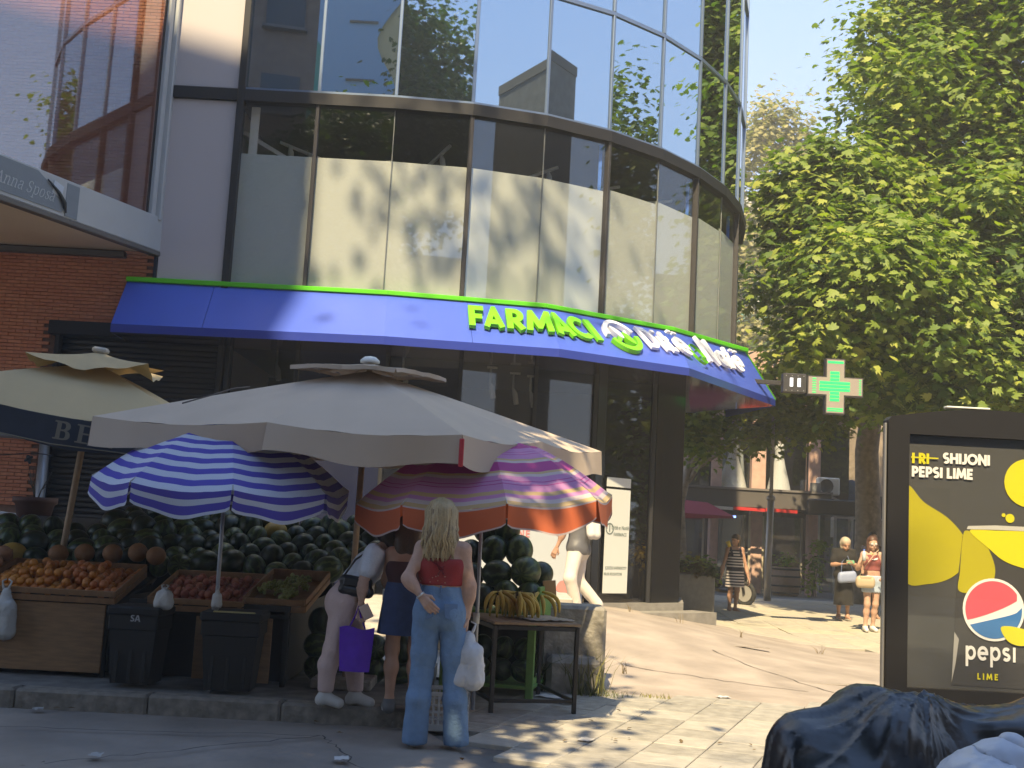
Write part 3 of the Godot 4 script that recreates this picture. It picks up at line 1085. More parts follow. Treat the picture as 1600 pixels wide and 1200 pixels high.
	for k in 2:
		var arc := PackedVector2Array()
		var a0 := 0.12 * PI + k * PI
		for j in 20:
			var a := a0 + j * 0.90 * PI / 19.0
			arc.append(Vector2(cos(a), sin(a)) * 0.40)
		for j in 20:
			var a := a0 + (19 - j) * 0.90 * PI / 19.0
			arc.append(Vector2(cos(a), sin(a)) * (0.315 if k == 0 else 0.295))
		put("emblem_arc", slab(arc, 0.07), mats2[1 - k], em)
		var sgn := 1.0 if k == 0 else -1.0
		var leaf := blob([Vector2(-0.02, -0.13) * sgn, Vector2(-0.15, -0.02) * sgn, Vector2(-0.17, 0.17) * sgn, Vector2(-0.04, 0.10) * sgn, Vector2(0.01, 0.0) * sgn])
		put("emblem_leaf", slab(leaf, 0.07), mats2[1 - k], em, X(Vector3(-0.02 * sgn, 0.04 * sgn, 0)))
		var leaf2 := blob([Vector2(0.02, -0.12) * sgn, Vector2(0.12, 0.02) * sgn, Vector2(0.17, 0.16) * sgn, Vector2(0.05, 0.09) * sgn, Vector2(0.0, 0.0) * sgn])
		put("emblem_leaf", slab(leaf2, 0.05), mats2[1 - k], em, X(Vector3(0.03 * sgn, 0.02 * sgn, 0)))



# ---------------------------------------------------------------- brick building with the bay window on the left
func build_brick_building() -> void:
	var t := thing("brick_building", "orange brick building with a glazed bay and a dark roller shutter left of the pharmacy", "building", Vector3(-7, 0, -16.8))
	var O := -t.position
	var mortar := nm("mortar", lin(0.16, 0.09, 0.06), lin(0.26, 0.15, 0.10), 0.6, 0.95)
	var s := S()
	for b in [[-20.0, -6.62, 0.0, 12.0], [-6.62, -5.25, 4.12, 12.0]]:
		add_box(s, X(Vector3((b[0] + b[1]) / 2, (b[2] + b[3]) / 2, -16.85) + O), Vector3(b[1] - b[0], b[3] - b[2], 0.4))
	put("wall", done(s), mortar, t)
	var bm := []
	for i in 4:
		bm.append(nm("brick_%d" % i, lin(0.48 + 0.035 * i, 0.165 + 0.016 * i, 0.08 + 0.008 * i), lin(0.62 + 0.02 * i, 0.235 + 0.015 * i, 0.125 + 0.008 * i), 0.35 + 0.07 * i, 0.9, 0.03))
	var brick := box(Vector3(0.194, 0.0445, 0.05), 0.003)
	var rest := []
	var shown := 0
	for k in range(0, 148):
		var y := 1.5 + k * 0.0515
		for i in 21:
			var x := -9.1 + i * 0.2 + (0.1 if k % 2 else 0.0)
			if x > -5.33 or (x > -6.70 and y < 4.16):
				continue
			var xf := X(Vector3(x, y, -16.645 + R.randf_range(-0.003, 0.003)) + O, Vector3(0, 0, R.randf_range(-0.006, 0.006)))
			if x > -7.62 and y > 3.9 and y < 5.2 and shown < 300 or (x > -7.6 and x < -6.6 and y > 2.95 and y < 3.9 and shown < 300):
				put("brick", brick, bm[R.randi() % 4], t, xf)
				shown += 1
			else:
				rest.append(xf)
	for c in 4:
		var mm := MultiMesh.new()
		mm.transform_format = MultiMesh.TRANSFORM_3D
		mm.mesh = brick
		var mine := []
		for i in rest.size():
			if (i * 7 + i / 5) % 4 == c:
				mine.append(rest[i])
		mm.instance_count = mine.size()
		for i in mine.size():
			mm.set_instance_transform(i, mine[i])
		var o := MultiMeshInstance3D.new()
		o.name = numbered("brickwork", t)
		o.multimesh = mm
		o.material_override = bm[c]
		o.set_meta("kind", "stuff")
		t.add_child(o, true)
	# roller shutter
	var sh := mt("shutter_metal", 0.028, 0.025, 0.024, 0.45, 0.4)
	var dark := mt("dark_frame")
	var slat := tube([Vector3(-1.15, 0, 0), Vector3(1.15, 0, 0)], [0.041], 8)
	for k in 38:
		put("slat", slat, sh, t, Transform3D(Basis(Vector3(1, 0, 0), Vector3(0, 1, 0), Vector3(0, 0, 0.5)), Vector3(-5.38, 1.06 + k * 0.078, -16.66) + O))
	put("shutter_box", box(Vector3(2.5, 0.20, 0.3), 0.01), dark, t, X(Vector3(-5.40, 4.03, -16.56) + O))
	put("shutter_rail", box(Vector3(0.07, 4.0, 0.16), 0.01), dark, t, X(Vector3(-6.55, 2.0, -16.6) + O))
	put("shutter_rail", box(Vector3(0.07, 4.0, 0.16), 0.01), dark, t, X(Vector3(-4.2, 2.0, -16.6) + O))
	put("shutter_back", box(Vector3(2.6, 4.0, 0.05)), dark, t, X(Vector3(-5.4, 2.0, -16.85) + O))
	put("doorstep", box(Vector3(2.9, 1.15, 1.0), 0.02), nm("plinth"), t, X(Vector3(-5.5, 0.55, -16.0) + O))
	put("number_plate", box(Vector3(0.09, 0.10, 0.01), 0.004), mt("pale_blue_plate", 0.3, 0.4, 0.55, 0.5), t, X(Vector3(-7.12, 3.36, -16.61) + O))
	# bay: fascia, soffit, glass
	var far := Vector3(-5.14, 0, -16.55) + O
	var dir := Vector3(-1.19, 0, 2.77).normalized()
	var near := far + dir * 7.2
	var metal := nm("bay_metal", lin(0.38, 0.40, 0.41), lin(0.44, 0.46, 0.47), 1.5, 0.4, 0.01)
	var nrm := Vector3(dir.z, 0, -dir.x) * 1.0
	put("bay_fascia", box(Vector3(0.10, 0.50, 7.2), 0.01), metal, t, bar_xf(far + Vector3(0, 5.46, 0) - nrm * 0.05, near + Vector3(0, 5.46, 0) - nrm * 0.05))
	put("bay_drip", box(Vector3(0.12, 0.07, 7.2), 0.01), mt("drip_grey", 0.12, 0.11, 0.10, 0.5), t, bar_xf(far + Vector3(0, 5.175, 0) - nrm * 0.05, near + Vector3(0, 5.175, 0) - nrm * 0.05))
	var so := S()
	quad(so, Vector3(-20, 5.22, -16.6) + O, far + Vector3(-0.2, 5.22, 0), near + Vector3(-0.2, 5.22, 0), Vector3(-20, 5.22, near.z - O.z) + O)
	quad(so, Vector3(-20, 5.3, near.z - O.z) + O, near + Vector3(-0.2, 5.3, 0), far + Vector3(-0.2, 5.3, 0), Vector3(-20, 5.3, -16.6) + O)
	put("bay_soffit", done(so), mt("soffit_beige", 0.70, 0.58, 0.43, 0.7), t)
	put("soffit_trim", box(Vector3(3.0, 0.09, 0.12), 0.01), mt("drip_grey"), t, X(Vector3(-7.2, 5.16, -16.56) + O))
	put("bay_glass", box(Vector3(0.012, 4.6, 7.0)), coated("bay_glass", 0.46, 0.34, 0.37, 0.40), t, bar_xf(far + dir * 0.3 + Vector3(0, 8.0, 0) - nrm * 0.09, near + Vector3(0, 8.0, 0) - nrm * 0.09))
	put("bay_post", box(Vector3(0.10, 4.9, 0.09), 0.01), metal, t, bar_xf(far + dir * 0.24 + Vector3(0, 8.1, 0) - nrm * 0.06, far + dir * 0.33 + Vector3(0, 8.1, 0) - nrm * 0.06))
	put("bay_post", box(Vector3(0.19, 4.9, 0.16), 0.012), nm("bay_metal"), t, X(Vector3(-5.28, 8.1, -16.44) + O))
	put("bay_gasket", box(Vector3(0.02, 4.9, 0.03)), dark, t, bar_xf(far + dir * 0.36 + Vector3(0, 8.1, 0) - nrm * 0.05, far + dir * 0.40 + Vector3(0, 8.1, 0) - nrm * 0.05))
	# torn vinyl banner with script letters
	var vin := nm("banner_vinyl", lin(0.17, 0.20, 0.23), lin(0.20, 0.23, 0.26), 1.0, 0.5)
	var b0 := far + dir * 2.02
	var bx := Basis(-dir, Vector3.UP, nrm)
	var outline := PackedVector2Array([Vector2(-5, -0.20), Vector2(0.0, -0.20), Vector2(0.03, -0.12), Vector2(-0.06, 0.0), Vector2(-0.28, 0.13), Vector2(-0.46, 0.22), Vector2(-5, 0.22)])
	var ban := put("torn_banner", slab(outline, 0.006), vin, t, Transform3D(bx, b0 + Vector3(0, 5.46, 0) + nrm * 0.004))
	put("banner_curl", tube([Vector3(0.05, -0.19, 0.02), Vector3(0.0, -0.08, 0.035), Vector3(-0.1, 0.03, 0.03), Vector3(-0.3, 0.15, 0.02)], [0.012, 0.03, 0.022, 0.01], 8), mt("vinyl_back", 0.05, 0.055, 0.06, 0.6), ban)
	var tm := words("Anna Sposa", 0.14, 0.003, 0.0, "Droid Serif", 400)
	tm.horizontal_alignment = HORIZONTAL_ALIGNMENT_RIGHT
	put("banner_lettering", tm, mt("banner_white", 0.40, 0.43, 0.45, 0.6), ban, Transform3D(Basis(Vector3(0.9, 0, 0), Vector3(0.34, 1.1, 0), Vector3(0, 0, 1)), Vector3(-0.13, -0.03, 0.009)))
	put("vinyl_patch", box(Vector3(0.22, 0.44, 0.006)), vin, t, Transform3D(bx, b0 - dir * 0.16 + Vector3(0, 5.45, 0) + nrm * 0.004))
	put("banner_scrap", slab(PackedVector2Array([Vector2(-0.1, 0.0), Vector2(0.06, -0.05), Vector2(0.09, 0.12), Vector2(-0.08, 0.16)]), 0.004), mt("banner_scrap", 0.5, 0.55, 0.62, 0.5), t, Transform3D(bx, b0 + dir * 0.1 + Vector3(0, 5.48, 0) + nrm * 0.008))

	var pipe := thing("grey_pipe", "bent grey metal pipe on the brick wall beside the shutter", "pipe", Vector3(-7.1, 1.3, -16.3))
	var gp := mt("pipe_grey", 0.27, 0.29, 0.32, 0.4, 0.4)
	put("upright", tube([Vector3(0.62, -1.0, 0), Vector3(0.62, 1.12, 0)], [0.07], 12), gp, pipe)
	put("cross_arm", tube([Vector3(-0.2, 1.17, 0.02), Vector3(1.25, 1.14, 0.1)], [0.065], 12), gp, pipe)
	var cable := thing("wall_cable", "thin slack cable with tangled knots hanging across the brick wall", "cable", Vector3(-7.4, 2.2, -16.2))
	var cp := []
	for i in 14:
		cp.append(Vector3(-0.6 + i * 0.13, 0.03 * sin(i * 0.7) - 0.002 * i, 0))
	put("strand", tube(cp, [0.008], 5), mt("cable_black", 0.02, 0.02, 0.02, 0.6), cable)
	for k in 3:
		put("knot", round_mesh([[Vector3(0, 0, 0), Vector3(0.03, -0.08, 0), 0.03, 0.02], [Vector3(0.05, 0, 0), Vector3(-0.03, -0.05, 0.01), 0.02, 0.02]], 0.012, 0.01), mt("cable_black"), cable, X(Vector3([-0.4, 0.2, 0.75][k], [-0.14, -0.02, -0.05][k], 0.01)))
	var par := thing("parapet", "sloping grey concrete parapet behind the watermelons on the shutter side", "parapet", Vector3(-4.9, 1.2, -13.0))
	put("coping", box(Vector3(2.6, 0.13, 0.3), 0.015), nm("parapet_concrete", lin(0.28, 0.275, 0.26), lin(0.4, 0.39, 0.37), 0.8), par, X(Vector3(0, 0.08, 0), Vector3(0, 0, -0.085)))
	put("parapet_wall", box(Vector3(2.4, 1.1, 0.2)), nm("old_concrete"), par, X(Vector3(0, -0.6, 0), Vector3(0, 0, 0)))
	var pot := thing("plant_pot", "brown plant pot with a bare stem in front of the brick wall", "plant pot", Vector3(-5.05, 1.28, -12.6))
	put("pot", lathe([Vector2(0.0, 0), Vector2(0.15, 0), Vector2(0.2, 0.22), Vector2(0.23, 0.24), Vector2(0.23, 0.3), Vector2(0.19, 0.3), Vector2(0.16, 0.2), Vector2(0, 0.2)], 20), mt("pot_brown", 0.10, 0.045, 0.03, 0.7), pot)
	for k in 9:
		put("stem", tube([Vector3(0, 0.2, 0), Vector3(0.05 * sin(k * 2.1), 0.38, 0.05 * cos(k * 2.1)), Vector3(0.16 * sin(k * 2.1), 0.45 + 0.025 * k, 0.16 * cos(k * 2.1))], [0.008, 0.006, 0.002], 5), mt("stem_brown", 0.05, 0.04, 0.025, 0.8), pot)


# ---------------------------------------------------------------- street behind, on the right
func build_street() -> void:
	var t := thing("bridal_shop_building", "pink stone building with wedding dresses in its upstairs windows and a dark shop slab", "building", Vector3(7.5, 0.1, -34.5))
	var O := -t.position
	var stone := nm("pink_stone", lin(0.46, 0.28, 0.22), lin(0.60, 0.39, 0.31), 1.3, 0.7, 0.03)
	var dark := mt("dark_frame")
	var deep := mt("shop_dark", 0.02, 0.017, 0.015, 0.5)
	var pane_m := coated("street_glass", 0.12)
	put("floor_above", box(Vector3(8.0, 1.9, 3.0)), stone, t, X(Vector3(7.0, 6.3, -36.2) + O))
	put("back_wall", box(Vector3(8.0, 5.6, 0.2)), deep, t, X(Vector3(7.0, 2.7, -37.6) + O))
	put("shop_slab", box(Vector3(4.3, 0.52, 1.5), 0.03), mt("slab_dark", 0.10, 0.09, 0.085, 0.5), t, X(Vector3(7.15, 2.74, -34.0) + O, Vector3(0, 0, 0)))
	put("slab_corner", box(Vector3(1.5, 0.42, 1.3), 0.03), mt("slab_darker", 0.03, 0.027, 0.027, 0.45), t, X(Vector3(9.35, 2.62, -33.4) + O, Vector3(0, -0.18, 0)))
	put("slab_edge", box(Vector3(4.3, 0.06, 0.06)), mt("slab_trim", 0.16, 0.145, 0.14, 0.5), t, X(Vector3(7.15, 3.02, -33.24) + O))
	for k in 3:
		put("striped_trim", box(Vector3(0.9, 0.09, 0.05)), mt("trim_white", 0.7, 0.68, 0.62, 0.5) if k == 0 else mt("trim_red", 0.5, 0.025, 0.025, 0.5), t, X(Vector3(6.0 + 0.92 * k, 2.45, -33.2) + O, Vector3(0, 0, -0.02)))
	for p in [[5.0, 0.5], [6.1, 0.32], [7.35, 0.42], [9.0, 0.35], [10.6, 0.4]]:
		put("pillar", box(Vector3(p[1], 2.5, 0.4), 0.02), stone, t, X(Vector3(p[0] + 0.08, 3.0 + 1.25, -34.6) + O))
		put("pillar", box(Vector3(p[1] * 0.8, 2.6, 0.35), 0.02), stone, t, X(Vector3(p[0], 1.2, -34.3) + O))
	for w in [[5.2, 6.0], [6.25, 7.15], [7.6, 8.9], [9.2, 10.5]]:
		var c: float = (w[0] + w[1]) / 2
		var win := put("window", box(Vector3(w[1] - w[0], 2.3, 0.02)), pane_m, t, X(Vector3(c, 4.25, -34.5) + O))
		put("frame", box(Vector3(0.05, 2.3, 0.06)), dark, win, X(Vector3((w[1] - w[0]) / 2, 0, 0)))
		put("frame", box(Vector3(w[1] - w[0], 0.06, 0.06)), dark, win, X(Vector3(0, 1.15, 0)))
		var low := put("shop_window", box(Vector3(w[1] - w[0], 2.2, 0.02)), pane_m, t, X(Vector3(c - 0.05, 1.2, -34.5) + O))
		put("frame", box(Vector3(0.05, 2.2, 0.06)), mt("pale_frame", 0.4, 0.36, 0.28, 0.5), low, X(Vector3((w[1] - w[0]) / 2 - 0.1, 0, 0.02)))
	put("door_panel", box(Vector3(0.45, 2.1, 0.06), 0.01), mt("cream_panel", 0.5, 0.43, 0.3, 0.6), t, X(Vector3(7.35, 1.25, -34.2) + O))
	for k in 2:
		put("window_lamp", box(Vector3(0.10, 0.06, 0.05)), glow("blue_lamp", 0.25, 0.4, 1.0, 2.0), t, X(Vector3(6.45 + 0.38 * k, 2.25, -34.9) + O))
	# dresses in the window and curtains
	var lace := mt("lace_white", 0.66, 0.68, 0.68, 0.8)
	for d in [[8.15, 1.0, "white wedding dress on a stand, filling the right upstairs window"], [6.75, 1.25, "pale wedding dress with a wide train behind the middle upstairs window"]]:
		var g := thing("wedding_dress", d[2], "dress", Vector3(d[0], 3.06, -34.95))
		var q: float = d[1]
		put("skirt", lathe([Vector2(0.36 * q, 0.0), Vector2(0.30 * q, 0.3), Vector2(0.2 * q, 0.7), Vector2(0.14, 1.0), Vector2(0.11, 1.08)], 24), lace, g)
		put("bodice", round_mesh([[Vector3(-0.04, 1.1, 0), Vector3(-0.06, 1.36, 0), 0.09, 0.10], [Vector3(0.04, 1.1, 0), Vector3(0.06, 1.36, 0), 0.09, 0.10]], 0.025, 0.03, [[Vector3(0, 1.44, 0), Vector3.UP]]), lace, g)
		put("stand", tube([Vector3(0, 1.3, 0), Vector3(0, 1.62, 0), Vector3(0, 1.75, 0)], [0.07, 0.04, 0.045], 10), mt("mannequin", 0.6, 0.55, 0.5, 0.6), g)
	for k in 7:
		put("curtain_fold", tube([Vector3(6.3 + k * 0.12, 5.2, -35.3) + O, Vector3(6.28 + k * 0.13, 4.2, -35.25) + O, Vector3(6.25 + k * 0.15, 3.1, -35.2) + O], [0.05, 0.06, 0.075], 8), mt("curtain", 0.32, 0.36, 0.38, 0.9), t)
	var ac := thing("air_conditioner", "white air conditioning unit standing on the dark shop slab", "air conditioner", Vector3(9.25, 2.98, -33.6))
	put("case", box(Vector3(0.62, 0.5, 0.3), 0.03), mt("ac_white", 0.7, 0.69, 0.64, 0.5), ac, X(Vector3(0, 0.25, 0)))
	put("fan_grille", lathe([Vector2(0, 0), Vector2(0.18, 0), Vector2(0.2, 0.02)], 20), mt("grille_dark", 0.08, 0.08, 0.08, 0.5), ac, X(Vector3(-0.08, 0.25, 0.155), Vector3(PI / 2, 0, 0)))
	put("fan_grille", box(Vector3(0.3, 0.3, 0.05)), mt("grille_grey", 0.25, 0.25, 0.25, 0.5), ac, X(Vector3(-0.42, 0.17, 0.25)))
	var aw := thing("red_awning", "dark red fabric awning at the foot of the street beside the pharmacy corner", "awning", Vector3(5.3, 2.35, -33.0))
	var s := S()
	quad(s, Vector3(-1.0, -0.12, 0.9), Vector3(1.05, -0.14, 0.5), Vector3(0.4, 0.22, 0.0), Vector3(-1.0, 0.3, 0.0))
	quad(s, Vector3(-1.0, -0.3, 0.9), Vector3(1.05, -0.2, 0.5), Vector3(1.05, -0.14, 0.5), Vector3(-1.0, -0.12, 0.9))
	put("cloth", done(s), mt("awning_red", 0.30, 0.028, 0.05, 0.8), aw)
	put("arm", tube([Vector3(-1, 0.2, 0), Vector3(1.05, -0.18, 0.5)], [0.015], 6), mt("dark_frame"), aw)
	# further down the street on the right
	var f := thing("street_front", "shaded shop row with dark signs and glass doors further down the street", "building", Vector3(12, 0.1, -38))
	var Q := -f.position
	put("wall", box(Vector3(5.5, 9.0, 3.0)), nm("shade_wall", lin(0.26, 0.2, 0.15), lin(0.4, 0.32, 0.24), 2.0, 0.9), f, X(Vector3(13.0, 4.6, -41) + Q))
	put("dark_opening", box(Vector3(2.5, 2.9, 0.3)), deep, f, X(Vector3(12.9, 1.5, -39.4) + Q))
	put("glass_door", box(Vector3(0.9, 2.6, 0.05)), pane_m, f, X(Vector3(10.45, 1.4, -36.6) + Q))
	for k in 4:
		put("door_frame", box(Vector3(0.09, 2.7, 0.1), 0.01), mt("door_frame_pale", 0.36, 0.34, 0.30, 0.5), f, X(Vector3(9.75 + 0.52 * k, 1.35, -36.4) + Q))
	put("sign_board", box(Vector3(2.4, 0.5, 0.15), 0.01), mt("sign_brown", 0.05, 0.035, 0.03, 0.5), f, X(Vector3(12.3, 3.0, -38.6) + Q))
	put("white_sign", box(Vector3(0.55, 0.9, 0.12), 0.01), mt("sign_white", 0.75, 0.74, 0.7, 0.5), f, X(Vector3(13.1, 2.25, -38.2) + Q))
	put("white_sign", box(Vector3(0.5, 0.35, 0.12), 0.01), mt("sign_white"), f, X(Vector3(13.2, 3.7, -38.3) + Q))
	put("sign_roundel", lathe([Vector2(0, 0.02), Vector2(0.32, 0.02), Vector2(0.34, 0)], 24), mt("roundel_blue", 0.06, 0.09, 0.16, 0.5), f, X(Vector3(11.1, 3.35, -37.6) + Q, Vector3(PI / 2, 0, 0)))
	var o := thing("orange_house", "tall sunlit orange plastered house at the far end of the street", "house", Vector3(22, 0, -58))
	put("wall", box(Vector3(9, 17, 6)), nm("orange_plaster", lin(0.5, 0.23, 0.11), lin(0.6, 0.29, 0.15), 3.0, 0.9), o, X(Vector3(0, 8.5, 0)))
	for k in 8:
		put("window", box(Vector3(1.1, 1.6, 0.1)), mt("shop_dark"), o, X(Vector3(-2.8 + 2.2 * (k % 4), 7.0 + 4.0 * (k / 4), 3.02)))
	put("balcony", box(Vector3(3.5, 0.9, 1.0), 0.03), mt("dark_frame"), o, X(Vector3(-3, 5, 3.5)))
	for q in [[38, -62, 14, "ochre"], [54, -50, 11, "cream"], [34, -90, 18, "grey"]]:
		var fb := thing("distant_house", "%s rendered house far off to the right beyond the plaza" % q[3], "house", Vector3(q[0], 0, q[1]), -0.3)
		put("wall", box(Vector3(16, q[2], 9)), nm("far_" + str(q[3]), lin(0.36, 0.3, 0.22) if q[3] != "grey" else lin(0.3, 0.3, 0.29), lin(0.46, 0.39, 0.29) if q[3] != "grey" else lin(0.38, 0.38, 0.36), 3.0, 0.9), fb, X(Vector3(0, q[2] / 2.0, 0)))
		put("roof", box(Vector3(16.4, 0.3, 9.4)), mt("roof_grey", 0.1, 0.09, 0.085, 0.8), fb, X(Vector3(0, q[2] + 0.15, 0)))
		for k in 15:
			put("window", box(Vector3(1.2, 1.6, 0.1)), mt("shop_dark"), fb, X(Vector3(-6 + 3.0 * (k % 5), 2.2 + 3.2 * (k / 5), 4.52)))
	var far := thing("pale_tower", "pale apartment tower with green balconies far behind the trees", "building", Vector3(15.5, 0, -78))
	put("wall", box(Vector3(9, 24, 8)), nm("pale_plaster", lin(0.5, 0.48, 0.42), lin(0.58, 0.56, 0.5), 4.0, 0.9), far, X(Vector3(0, 12, 0)))
	for k in 24:
		put("balcony", box(Vector3(1.5, 0.9, 0.8), 0.02), mt("balcony_green", 0.16, 0.36, 0.30, 0.7), far, X(Vector3(-3.2 + 2.1 * (k % 4), 3.5 + 3.1 * (k / 4), 4.3)))
		put("window", box(Vector3(1.2, 1.5, 0.1)), mt("shop_dark"), far, X(Vector3(-3.2 + 2.1 * (k % 4), 4.7 + 3.1 * (k / 4), 4.02)))


# ---------------------------------------------------------------- trees
func leaf_mesh() -> ArrayMesh:
	if not made.has("leaf"):
		var s := SurfaceTool.new()
		s.begin(Mesh.PRIMITIVE_TRIANGLES)
		var rim := [Vector3(0, 0, 0), Vector3(0.42, 0.02, 0.1), Vector3(0.52, -0.07, 0.42), Vector3(0.28, 0.02, 0.45), Vector3(0.34, -0.06, 0.85), Vector3(0.13, 0.02, 0.66), Vector3(0, -0.10, 1.1), Vector3(-0.13, 0.02, 0.66), Vector3(-0.34, -0.06, 0.85), Vector3(-0.28, 0.02, 0.45), Vector3(-0.52, -0.07, 0.42), Vector3(-0.42, 0.02, 0.1)]
		var mid := Vector3(0, 0.05, 0.36)
		for i in rim.size():
			tri(s, mid, rim[(i + 1) % rim.size()], rim[i])
		made["leaf"] = done(s)
	return made["leaf"]


# clumps: array of [centre, radius]; leaves of `size` metres; tones: linear colours to mix
func crown(parent: Node3D, clumps: Array, per: int, size: float, tones: Array, key: String, tight := 0.5) -> void:
	var n := clumps.size() * per
	var mm := MultiMesh.new()
	mm.transform_format = MultiMesh.TRANSFORM_3D
	mm.use_colors = true
	mm.mesh = leaf_mesh()
	mm.instance_count = n
	var k := 0
	for c in clumps:
		var ctone := R.randf()
		for i in per:
			var d: Vector3 = Vector3(R.randfn(0, 1), R.randfn(0, 0.8), R.randfn(0, 1)) * tight * c[1]
			var up := Vector3(R.randfn(0, 0.5), 1.0, R.randfn(0, 0.5) + 0.25) + d.normalized() * 0.55
			var y := up.normalized()
			var x := y.cross(Vector3(R.randfn(0, 1), R.randfn(0, 0.3), R.randfn(0, 1))).normalized()
			var sc := size * R.randf_range(0.65, 1.25)
			mm.set_instance_transform(k, Transform3D(Basis(x, y, x.cross(y)).scaled(Vector3(sc, sc, sc)), c[0] + d - parent.position))
			var f := clampf(ctone * 0.6 + R.randf() * 0.5, 0.0, 0.999) * (tones.size() - 1)
			var col: Color = (tones[int(f)] as Color).lerp(tones[int(f) + 1], f - int(f))
			mm.set_instance_color(k, col)
			k += 1
	var o := MultiMeshInstance3D.new()
	o.name = numbered("crown", parent)
	o.multimesh = mm
	var m := mt("leaf_" + key, 1, 1, 1, 0.55)
	m.vertex_color_use_as_albedo = true
	m.backlight_enabled = true
	m.backlight = Color(0.85, 0.95, 0.45)
	o.material_override = m
	o.set_meta("kind", "stuff")
	parent.add_child(o, true)


func ellipse_clumps(c: Vector3, r: Vector3, n: int, size: float, inner := 0.35) -> Array:
	var out := []
	for i in n:
		var d := Vector3(R.randfn(0, 1), R.randfn(0, 1), R.randfn(0, 1)).normalized()
		out.append([c + d * r * pow(R.randf_range(inner, 1.0), 0.6), size * R.randf_range(0.7, 1.3)])
	return out


func trunk(parent: Node3D, foot: Vector3, clumps: Array, r: float, fork: float, mat: Material, nl := 9) -> void:
	var o := foot - parent.position
	var top := o + Vector3(0.2, fork, -0.1)
	var s := S(true)
	add_tube(s, [o - Vector3(0, 0.2, 0), o + Vector3(0.03, fork * 0.3, 0), o + Vector3(-0.06, fork * 0.65, 0.03), top], [r * 1.3, r, r * 0.9, r * 0.8], 14)
	put("trunk", done(s), mat, parent)
	for i in nl:
		var c: Vector3 = clumps[(i * 37 + 5) % clumps.size()][0] - parent.position
		var st := top.lerp(o, 0.06 * (i % 4))
		var mid := st.lerp(c, 0.5) + Vector3(R.randfn(0, 0.25), 0.5, R.randfn(0, 0.25))
		put("limb", tube([st, st.lerp(mid, 0.5) + Vector3(0, 0.2, 0), mid, c], [r * 0.5, r * 0.38, r * 0.25, r * 0.08], 8), mat, parent)


func build_trees() -> void:
	var bark := nm("plane_bark", lin(0.15, 0.10, 0.06), lin(0.42, 0.32, 0.22), 1.1, 0.9, 0.03, 0.8)
	var green := [Color(0.05, 0.10, 0.02), Color(0.13, 0.205, 0.035), Color(0.26, 0.335, 0.055), Color(0.44, 0.47, 0.09)]
	var t := thing("plane_tree", "large plane tree with sunlit yellow-green leaves filling the right of the street", "tree", Vector3(9.4, 0, -30))
	var cl := []
	cl += ellipse_clumps(Vector3(10.3, 7.3, -25), Vector3(5.2, 2.9, 3.6), 210, 1.15)
	cl += ellipse_clumps(Vector3(12.6, 12.4, -26), Vector3(5.2, 5.2, 3.6), 380, 1.2)
	cl += ellipse_clumps(Vector3(13.5, 15.0, -27.5), Vector3(5.0, 4.5, 2.0), 130, 1.5)
	cl += ellipse_clumps(Vector3(7.0, 6.3, -22.5), Vector3(1.9, 1.6, 1.8), 60, 0.9)
	cl += ellipse_clumps(Vector3(6.7, 8.7, -24.5), Vector3(1.5, 1.4, 1.5), 40, 0.9)
	cl += ellipse_clumps(Vector3(9.6, 5.1, -23.5), Vector3(2.6, 1.0, 2.0), 60, 0.75)
	crown(t, cl, 165, 0.195, green, "plane", 0.40)
	trunk(t, Vector3(9.3, 0.1, -30), cl, 0.33, 6.0, bark, 26)
	var a := thing("street_tree", "yellow-green leafy tree behind the pharmacy corner under the blue canopy", "tree", Vector3(5.6, 0, -31))
	var ca := ellipse_clumps(Vector3(5.4, 4.6, -29.5), Vector3(1.5, 1.1, 1.2), 40, 0.7)
	ca += ellipse_clumps(Vector3(7.4, 5.3, -29), Vector3(1.8, 0.9, 1.2), 40, 0.7)
	crown(a, ca, 110, 0.16, [Color(0.06, 0.10, 0.012), Color(0.2, 0.24, 0.03), Color(0.32, 0.32, 0.04)], "street")
	trunk(a, Vector3(4.75, 0.1, -31.5), ca, 0.14, 3.6, bark, 6)
	var e := thing("far_tree", "tall pale yellowish tree hazy in the distance beside the glass building", "tree", Vector3(14, 0, -62))
	var ce := ellipse_clumps(Vector3(13.9, 21.5, -62), Vector3(2.6, 4.5, 2.5), 80, 1.4)
	ce += ellipse_clumps(Vector3(13.6, 14.5, -62), Vector3(3.4, 4.5, 2.5), 70, 1.5)
	crown(e, ce, 90, 0.3, [Color(0.20, 0.19, 0.06), Color(0.34, 0.31, 0.12), Color(0.46, 0.40, 0.18)], "pale")
	trunk(e, Vector3(14, 0, -62), ce, 0.4, 11.0, bark, 8)
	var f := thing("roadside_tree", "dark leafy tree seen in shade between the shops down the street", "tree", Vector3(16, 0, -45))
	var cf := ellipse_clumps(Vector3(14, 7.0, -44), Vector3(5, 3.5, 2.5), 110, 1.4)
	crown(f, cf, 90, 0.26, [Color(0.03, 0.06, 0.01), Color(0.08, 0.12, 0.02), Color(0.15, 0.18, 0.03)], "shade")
	trunk(f, Vector3(15.5, 0, -45), cf, 0.3, 4.0, bark, 6)


